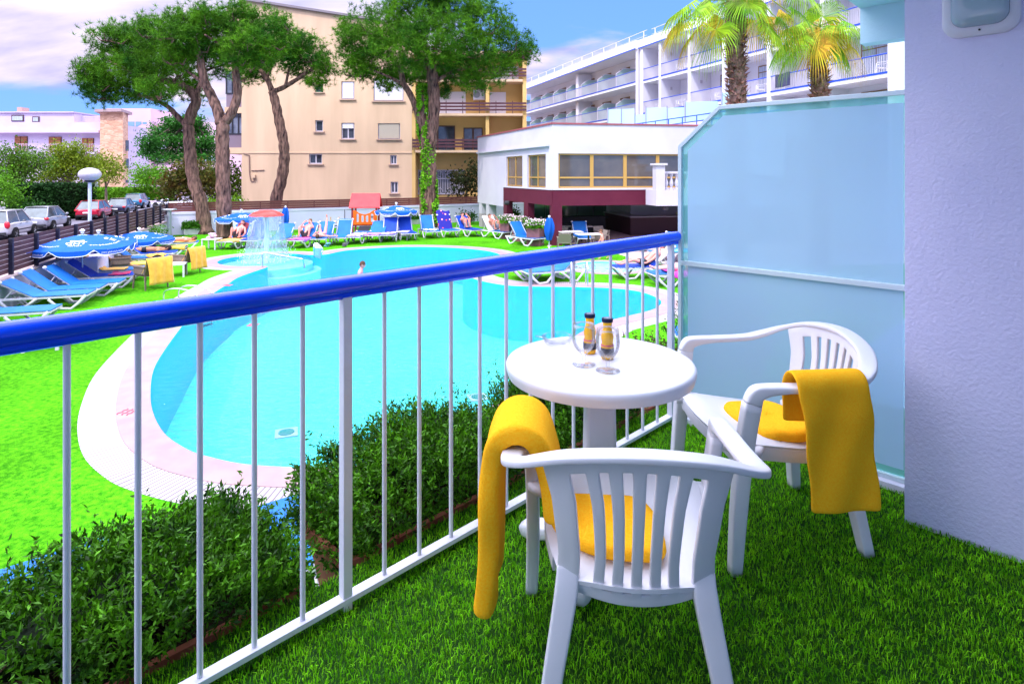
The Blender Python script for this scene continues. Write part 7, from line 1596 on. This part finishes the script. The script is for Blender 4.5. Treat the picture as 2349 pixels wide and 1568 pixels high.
# ---- restaurant furniture
M_tt=mat('table_pale',(.55,.50,.52),.5); M_ch=mat('beige_chair',(.22,.18,.16),.6)
def bistro(q,label,w_=1.3):
    t=thing('terrace_table',label,'table',q,group='restaurant terrace tables'); T=TR(q,R(10)); b=MB(T); b.box(-w_/2,w_/2,-.4,.4,.74,.78); obj('tabletop',b,M_tt,t); b=MB(T); b.tube([(0,0,.03),(0,0,.739)],.05,8); b.box(-.3,.3,-.3,.3,0,.03); obj('pedestal',b,M_dark,t)
bq=[gp(1308,563),gp(1350,570),gp(1293,549),gp(1335,548)]
for q,l_ in zip(bq,['pale terrace table right of the purple corner column','pale terrace table behind the running boy','pale terrace table farthest left inside the restaurant shade','pale terrace table at the back of the restaurant shade']): bistro(q,l_)
ac1=None
for k,(u,v,rz,lab) in enumerate([(1294,575,0,'beige terrace chair in front of the first terrace table'),(1327,556,190,'beige terrace chair behind the first terrace table'),(1372,566,100,'beige terrace chair right of the table behind the boy'),(1380,556,200,'beige terrace chair farther right in the restaurant shade'),(1283,556,30,'beige terrace chair farther left beside the column')]):
    q=gp(u,v)
    if ac1 is None:
        ac1=dup(ac0,q,R(rz),lab,(1.1,)*3,'beige restaurant terrace chairs'); ac1.name='terrace_chair'
        for ch in ac1.children: ch.material_slots[0].link='OBJECT'; ch.material_slots[0].material=M_ch
    else: dup(ac1,q,R(rz),lab,(1.1,)*3)
q=gp(1360,540); t=thing('bar_counter','long dark bar counter with grey top inside the open restaurant','bar counter',C0+DRV*7.0+DLV*4.6+Vector((0,0,GZ))); 
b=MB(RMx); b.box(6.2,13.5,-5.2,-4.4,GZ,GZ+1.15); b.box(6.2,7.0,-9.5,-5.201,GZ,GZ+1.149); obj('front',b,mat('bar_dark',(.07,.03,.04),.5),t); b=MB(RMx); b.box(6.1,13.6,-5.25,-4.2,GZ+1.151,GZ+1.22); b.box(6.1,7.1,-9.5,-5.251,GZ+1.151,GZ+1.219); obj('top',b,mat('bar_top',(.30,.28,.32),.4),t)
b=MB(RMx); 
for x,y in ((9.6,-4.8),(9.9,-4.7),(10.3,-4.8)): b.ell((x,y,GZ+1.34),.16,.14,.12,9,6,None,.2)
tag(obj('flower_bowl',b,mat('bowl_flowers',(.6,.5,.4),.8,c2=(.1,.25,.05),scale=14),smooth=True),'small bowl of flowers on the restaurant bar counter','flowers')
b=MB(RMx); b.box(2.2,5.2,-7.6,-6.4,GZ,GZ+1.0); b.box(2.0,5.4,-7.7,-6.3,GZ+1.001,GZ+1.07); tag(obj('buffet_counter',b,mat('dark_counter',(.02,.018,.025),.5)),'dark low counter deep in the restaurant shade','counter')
for k,(q,lab) in enumerate([(C0+DLV*4.2-nl*2.2,'dark picnic table between the purple columns'),(C0+DLV*2.0-nl*1.8,'dark picnic table just behind the corner column')]):
    q=Vector((q.x,q.y,GZ)); t=thing('picnic_table',lab,'table',q,group='dark picnic tables'); T=TR(q,R(8)); b=MB(T); b.box(-1.1,1.1,-.4,.4,.72,.78); obj('tabletop',b,M_dark,t)
    for y in (-.8,.8): b=MB(T); b.box(-1.1,1.1,y-.15,y+.15,.42,.46); obj('bench',b,M_dark,t)
    for x in (-.8,.8): b=MB(T); b.sweep([(x,-.7,0),(x,.3,.71)],[(1,0,0)]*2,[.06]*2,[.08]*2,n=6); b.sweep([(x+.07,.7,0),(x+.07,-.3,.71)],[(1,0,0)]*2,[.06]*2,[.08]*2,n=6); obj('leg',b,M_dark,t)
# hotel balcony furniture: white chairs and the hanging dark towel
for k,(i,x,z) in enumerate([(1,1.6,FL[0]),(2,2.2,FL[0]),(4,2.4,FL[0]),(1,1.6,FL[1]),(2,2.4,FL[1]),(3,2.6,FL[1]),(5,3.0,FL[1]),(0,1.5,FL[1]),(2,2.6,FL[2]),(3,2.4,FL[2])]):
    for j in range(2):
        q=W2@Vector((cols[i]+x+j*.75,-.7-.2*j,z+.003)); c=dup(ch1,q,R(60+110*j),'white plastic chair on hotel balcony storey %s, bay %s, %s of its pair'%(['top','middle','lower'][FL.index(z)],['first','second','third','fourth','fifth','sixth'][i],['left','right'][j]),(1.1,)*3,'white plastic chairs on the hotel balconies')
b=MB(W2); x0=cols[4]+.55; b.grid(lambda u,v:(x0+1.15*v,.10+.015*math.sin(v*9),FL[1]+1.04-.82*u-.02*math.sin(v*5)),6,8,.02); tag(obj('towel',b,cloth_mat('towel_navy',(.012,.015,.06),(.018,.02,.08))),'navy towel hanging over a hotel balcony rail between the two palms','towel','towels on the hotel balconies')
# ================================================================= STREET: CARS AND FURNITURE
M_tyre=mat('tyre',(.015,.015,.017),.8); M_rimc=mat('rim_metal',(.45,.45,.50),.3,metal=.7); M_cg=mat('car_glass',(.02,.03,.035),.06,spec=1,c2=(.10,.13,.15),scale=1.2); M_tl=mat('tail_light',(.55,.01,.03),.25,coat=.5); M_plate=mat('plate',(.75,.75,.78),.5)
def car(label,q,head,paint,kind='hatch',L_=3.95,W_=1.7,H=1.45,plates=True,pname='white'):
    """x forward, rear at -L/2"""
    t=thing('parked_car',label,'car',q,head,group='cars parked along the street'); w2=W_/2
    P=mat('car_paint_'+pname,paint,.25,coat=.8,metal=.15,c2=tuple(min(1,c*1.08) for c in paint),scale=1)
    # stations: x, sill z, belt z, half width
    if kind=='sedan': roofx=(-1.35,-.70,.30,1.0); 
    elif kind=='hatch': roofx=(-1.90,-1.25,.20,1.05)
    else: roofx=(-1.88,-1.55,.40,1.1)
    k=L_/3.95; roofx=[x*k for x in roofx]; bh=H*.60
    S=[(-1.97,.42,bh*.80,.74),(-1.93,.26,bh*.97,.90),(-1.6,.22,bh*1.02,.97),(-.8,.20,bh*1.01,1.0),(.3,.20,bh*.98,1.0),(.95,.20,bh*.94,.99),(1.5,.22,bh*.83,.95),(1.85,.24,bh*.70,.86),(1.97,.30,bh*.55,.70)]
    if kind=='sedan': S[1]=(-1.93,.26,bh*1.0,.90); S[2]=(-1.55,.22,bh*1.04,.97)
    vs=[];n=0; ring_=[]
    for x,zs,zb_,wf in S:
        ww=w2*wf; pts=[(-ww*.92,zs),(-ww*.99,zs+.10),(-ww,(zs+zb_)/2),(-ww*.96,zb_-.06),(-ww*.86,zb_),(0,zb_+.035),(ww*.86,zb_),(ww*.96,zb_-.06),(ww,(zs+zb_)/2),(ww*.99,zs+.10),(ww*.92,zs)]
        ring_.append([(x*k,y,z) for y,z in pts]); n=len(pts)
    vs=[p for r_ in ring_ for p in r_]; fs=[(i*n+j,i*n+(j+1)%n,(i+1)*n+(j+1)%n,(i+1)*n+j) for i in range(len(S)-1) for j in range(n)]+[tuple(range(n))[::-1],tuple((len(S)-1)*n+j for j in range(n))]
    b=MB(); b.add(vs,fs); body=obj('body',b,P,t,world=False,smooth='a'); ms=body.modifiers.new('s','SUBSURF'); ms.levels=1; ms.render_levels=1
    # greenhouse glass
    a,b0,c,d=roofx; zb_=bh-.03; zr_=H-.03; wb,wr=w2*.88,w2*.66
    g=MB(); B=[(a,-wb,zb_),(d,-wb,zb_-.03),(d,wb,zb_-.03),(a,wb,zb_),(b0,-wr,zr_),(c,-wr,zr_),(c,wr,zr_),(b0,wr,zr_)]
    g.add(B,[(0,1,5,4),(1,2,6,5),(2,3,7,6),(3,0,4,7),(4,5,6,7)]); obj('windows',g,M_cg,t,world=False)
    g=MB(); m_=6
    def rf(u,v):
        x=b0-.05+(c-b0+.10)*u; y=(2*v-1)*(wr+.02); return (x,y,zr_+.035*(1-(2*u-1)**2)*1.0+.03*(1-(2*v-1)**4))
    g.grid(rf,8,6,-.0); g.grid(lambda u,v:(lambda p:(p[0],p[1],p[2]-.03))(rf(u,v)),8,6); obj('roof',g,P,t,world=False,smooth=True,recalc=False)
    g=MB()
    for s in (-1,1):
        g.sweep([(a-.02,s*wb,zb_),(b0,s*wr,zr_+.01)],[(1,0,0)]*2,[.10,.07],[.04]*2,n=8); g.sweep([(d,s*wb,zb_-.03),(c,s*wr,zr_+.01)],[(1,0,0)]*2,[.07]*2,[.05]*2,n=8)
        xm=(b0+c)/2+.1; g.sweep([(xm,s*(wb+.005),zb_-.02),(xm-.03,s*(wr+.01),zr_)],[(1,0,0)]*2,[.07]*2,[.03]*2,n=6)
        g.tube([(b0,s*(wr+.01),zr_+.01),(c,s*(wr+.01),zr_+.01)],.03,6)
    obj('pillars',g,P,t,world=False,smooth='a')
    for x in (-1.24*k,1.24*k):
        for s in (-1,1):
            T=Matrix.Translation((x,s*(w2-.10),.30))@Matrix.Rotation(PI/2,4,'X')
            g=MB(T); g.lathe([(.0,-.13),(.345,-.13),(.36,0),(.345,.13),(0,.13)],22); ar=obj('wheel_arch',g,mat('arch_black',(.01,.01,.012),.9),t,world=False)
            T=Matrix.Translation((x,s*(w2-.055),.30))@Matrix.Rotation(PI/2,4,'X')
            g=MB(T); g.lathe([(.19,-.10),(.28,-.10),(.30,-.07),(.30,.07),(.28,.10),(.19,.10)],24); wh=obj('wheel',g,M_tyre,t,world=False,smooth='a')
            g=MB(T); z_=-s*.085
            g.lathe([(.0,z_),(.05,z_*1.05),(.06,z_),(.185,z_*.7),(.195,z_)],20,cap=False)
            for q_ in range(5):
                an=2*PI*q_/5; g.tube([(0,0,z_*1.02),(.185*math.cos(an),.185*math.sin(an),z_)],.022,5)
            obj('rim',g,M_rimc,wh,world=False)
    for s in (-1,1):
        g=MB(); g.ell((-1.89*k,s*w2*.82,bh*.86),.09,.14,.09 if kind!='van' else .20,10,8); obj('tail_light',g,M_tl,t,world=False,smooth=True)
        g=MB(); g.ell((1.83*k,s*w2*.68,bh*.68),.10,.16,.08,10,8); obj('headlight',g,M_rimc,t,world=False,smooth=True)
        g=MB(); g.ell((.72*k,s*(w2+.06),bh+.05),.07,.09,.07,8,6); obj('mirror',g,P,t,world=False,smooth=True)
        for x in (-.55,.25): g=MB(); g.box(x*k-.09,x*k+.09,s*(w2*.995)-.012,s*(w2*.995)+.012,bh*.86,bh*.86+.03); obj('door_handle',g,M_dark,t,world=False)
        g=MB(); g.box(-.9*k,.85*k,s*(w2*1.0)-.012,s*(w2*1.0)+.012,bh*.50,bh*.56); obj('trim_strip',g,M_dark if kind!='hatch' or pname!='silver' else P,t,world=False)
    g=MB(); g.box(-1.985*k,-1.93*k,-w2*.80,w2*.80,.30,.42); obj('bumper',g,mat('bumper_dark',(.03,.03,.035),.6),t,world=False)
    if plates: g=MB(); g.box(-2.0*k,-1.972*k,-.26,.26,.52,.63); obj('number_plate',g,M_plate,t,world=False)
    return t
CH=math.atan2(.94,-.33)
def cpos(u,v): q=gp(u,v); q.z=GZ+.002; return q
def place(u,v,dist=1.2): # near rear-right wheel at pixel -> car centre
    q=cpos(u,v); h=Vector((math.cos(CH),math.sin(CH),0)); sd=Vector((-h.y,h.x,0)); return q+h*dist*1.1+sd*.78
s_=1.12
for (u,v,lab,p,kd,L_,H,pn) in [(28,549,'white small hatchback with dark side strip at the far left edge',(.50,.48,.54),'van',3.7,1.55,'white'),(118,528,'silver hatchback parked behind the white one on the left street',(.28,.28,.34),'hatch',4.05,1.47,'silver'),(232,503,'red hatchback seen from behind between silver and dark cars',(.42,.003,.03),'hatch',4.1,1.45,'red'),(291,493,'dark blue saloon parked beyond the red hatchback',(.02,.022,.06),'sedan',4.3,1.42,'navy'),(326,478,'blue estate hatchback parked farthest along the fence',(.015,.12,.24),'van',3.9,1.5,'blue')]:
    q=place(u,v); c=car(lab,q,CH,p,kd,L_,1.7,H,True,pn); c.scale=(s_,)*3
c=car('silver blue car passing behind the low bright hedge below the stone tower',Vector((hx(232,93),93,GZ)),R(5),(.45,.48,.60),'hatch',4.2,1.7,1.5,False,'paleblue'); c.location.z=-1.2
c=car('white car parked across the street left of the green container',cpos(148,458)+Vector((0,0,0)),R(-8),(.5,.48,.54),'hatch',4.0,1.7,1.45,False,'white2')
c=car('pale van half hidden behind the tall dark hedge',cpos(128,478),R(95),(.42,.42,.48),'van',4.3,1.8,1.8,False,'van')
c.scale=(1.1,)*3
c=car('blue car behind the low hedge left of the street tree',Vector((hx(140,92),92,GZ)),R(185),(.05,.10,.35),'hatch',4.0,1.7,1.45,False,'blue2'); c.location.z=-1.25
# motorbike
q=gp(372,480); t=thing('motorbike','dark motorbike parked at the end of the fence','motorbike',q,R(-12)); 
for x in (-.75,.75):
    T=Matrix.Translation((x,0,.33))@Matrix.Rotation(PI/2,4,'X'); b=MB(T); b.lathe([(.24,-.05),(.33,-.03),(.33,.03),(.24,.05)],20); w_=obj('wheel',b,M_tyre,t,world=False); b=MB(T)
    for k in range(8): b.tube([(0,0,0),(.25*math.cos(k*PI/4),.25*math.sin(k*PI/4),0)],.008,4)
    obj('spokes',b,M_rimc,w_,world=False)
b=MB(); b.ell((.12,0,.82),.34,.15,.17,12,8); obj('tank',b,mat('bike_paint',(.35,.36,.42),.3,coat=.5),t,world=False,smooth=True)
b=MB(); b.sweep([(-.85,0,.95),(-.5,0,.84),(-.1,0,.80)],[(0,1,0)]*3,[.16,.26,.22],[.08,.10,.10],n=8); obj('seat',b,M_dark,t,world=False,smooth=True)
b=MB(); b.ell((.02,0,.46),.30,.18,.22,10,7,None,.1); b.tube([(-.75,.1,.33),(-.1,.1,.40)],.04,6); b.tube([(-.9,-.14,.38),(.1,-.14,.30)],.05,6); obj('engine',b,mat('engine_dark',(.06,.06,.07),.4,metal=.5),t,world=False)
b=MB(); b.tube([(.75,.09,.33),(.48,.09,.98)],.03,6); b.tube([(.75,-.09,.33),(.48,-.09,.98)],.03,6); b.tube([(.42,-.38,1.05),(.48,0,1.0),(.42,.38,1.05)],.02,6); obj('fork',b,M_rimc,t,world=False)
b=MB(); b.ell((.62,0,.92),.10,.11,.12,10,7); obj('headlight',b,M_rimc,t,world=False,smooth=True)
t.scale=(1.15,)*3
# green container, beige bin
q=gp(238,458); t=thing('green_container','large green rubbish container across the street','container',q); k=q.y/F; w_=19*k
b=MB(TR(q)); b.add([(-w_*.9,-.6,.2),(w_*.9,-.6,.2),(w_*.9,.6,.2),(-w_*.9,.6,.2),(-w_,-.7,1.45),(w_,-.7,1.45),(w_,.7,1.45),(-w_,.7,1.45)],[(0,3,2,1),(4,5,6,7),(0,1,5,4),(1,2,6,5),(2,3,7,6),(3,0,4,7)]); obj('body',b,mat('container_green',(.03,.16,.05),.6),t,bevel=.03)
b=MB(TR(q)); b.grid(lambda u,v:((2*u-1)*w_*1.03,(2*v-1)*.75,1.46+.22*(1-(2*v-1)**2)),6,8,.03); obj('lid',b,mat('container_lid',(.05,.20,.07),.5),t)
for x in (-1,1): b=MB(TR(q)); b.tube([(x*w_*.7,-.5,.12),(x*w_*.7,.5,.12)],.1,8); obj('wheel',b,M_dark,t)
q=gp(288,456); t=thing('beige_container','beige rubbish container right of the green one','container',q); k=q.y/F; w_=9*k
b=MB(TR(q)); b.add([(-w_*.85,-.5,0),(w_*.85,-.5,0),(w_*.85,.5,0),(-w_*.85,.5,0),(-w_,-.6,1.3),(w_,-.6,1.3),(w_,.6,1.3),(-w_,.6,1.3)],[(0,3,2,1),(4,5,6,7),(0,1,5,4),(1,2,6,5),(2,3,7,6),(3,0,4,7)]); obj('body',b,mat('container_beige',(.52,.30,.20),.7),t,bevel=.03); b=MB(TR(q)); b.box(-w_*1.05,w_*1.05,-.65,.65,1.302,1.4); obj('lid',b,mat('container_lid2',(.42,.24,.18),.6),t)
# street posts
def post(u,v0,v1,r,lab,m_,cat='post',extra=None):
    q=gp(u,v1); t=thing('street_post',lab,cat,q,group='street posts and lamps'); b=MB(TR(q)); h=uh(q,v0); b.tube([(0,0,0),(0,0,h)],r,10); obj('pole',b,m_,t,smooth='a')
    if extra: extra(t,q,h)
mg_=mat('post_steel',(.42,.42,.50),.4,metal=.4)
def sign(t,q,h): 
    b=MB(TR(q+Vector((.35,-.2,h*.60)))@Matrix.Rotation(PI/2,4,'X')); b.lathe([(.0,-.03),(.42,-.03),(.42,.03),(0,.03)],20); s=obj('round_sign',b,mat('sign_blue',(.10,.12,.40),.5),t); b=MB(TR(q+Vector((.35,-.26,h*.60)))@Matrix.Rotation(PI/2,4,'X')); b.lathe([(.33,-.005),(.42,-.005),(.42,.005),(.33,.005)],20); obj('sign_rim',b,M_tl,s)
post(304,384,452,.22,'thick steel column with round blue sign above the parked cars',mg_,'post',sign)
def hat(t,q,h): b=MB(TR(q)); b.lathe([(.1,h-.1),(.45,h-.02),(.42,h+.04),(0,h+.08)],16); obj('lamp_head',b,M_dark,t)
post(314,390,448,.07,'thin street lamp with flat round head beside the steel column',mg_,'lamp',hat)
post(446,442,478,.2,'short grey post between the reddish tree and leftmost pine',mg_)
def arm(t,q,h): b=MB(TR(q)); b.ell((.9,0,h+.05),.9,.25,.14,12,6); b.ell((-.9,0,h+.05),.8,.25,.14,12,6); obj('lamp_head',b,mg_,t)
post(34,316,455,.10,'tall double headed street lamp behind the leftmost street tree',mg_,'lamp',arm)
for k,(u,v) in enumerate([(180,486),(222,482),(156,490)]): post(u,v-14,v,.06,['short black bollard on the pavement above the red car','short black bollard by the green container','short black bollard beside the pale van'][k],M_dark,'bollard')
b=MB(); 
# low wall with blue railings and balustrade across the street
q0,q1=gp(287,447),gp(334,447); t=thing('garden_wall','low white balustrade wall beside the stone tower across the street','wall',q0); b=MB(); b.box(q0.x,q1.x,q0.y,q0.y+.4,GZ,GZ+2.2); b.box(q1.x-.9,q1.x,q0.y-.2,q0.y+.6,GZ,GZ+3.4); b.box(q0.x,q1.x,q0.y,q0.y+.4,GZ+3.0,GZ+3.25)
for i in range(12): x=q0.x+(q1.x-q0.x-1)*i/12; b.box(x,x+.16,q0.y+.1,q0.y+.3,GZ+2.2,GZ+3.0)
obj('wall',b,M_house,t)
q0,q1=gp(335,447),gp(375,447); t=thing('blue_railing','light blue garden railing across the street right of the balustrade','railing',q0); b=MB()
for i in range(22): x=q0.x+(q1.x-q0.x)*i/21; b.tube([(x,q0.y,GZ),(x,q0.y,GZ+3)],.05,5)
b.box(q0.x,q1.x,q0.y-.04,q0.y+.04,GZ+2.7,GZ+2.8); b.box(q0.x,q1.x,q0.y-.04,q0.y+.04,GZ+1.4,GZ+1.5); obj('rail',b,mat('rail_teal',(.10,.28,.42),.5),t)
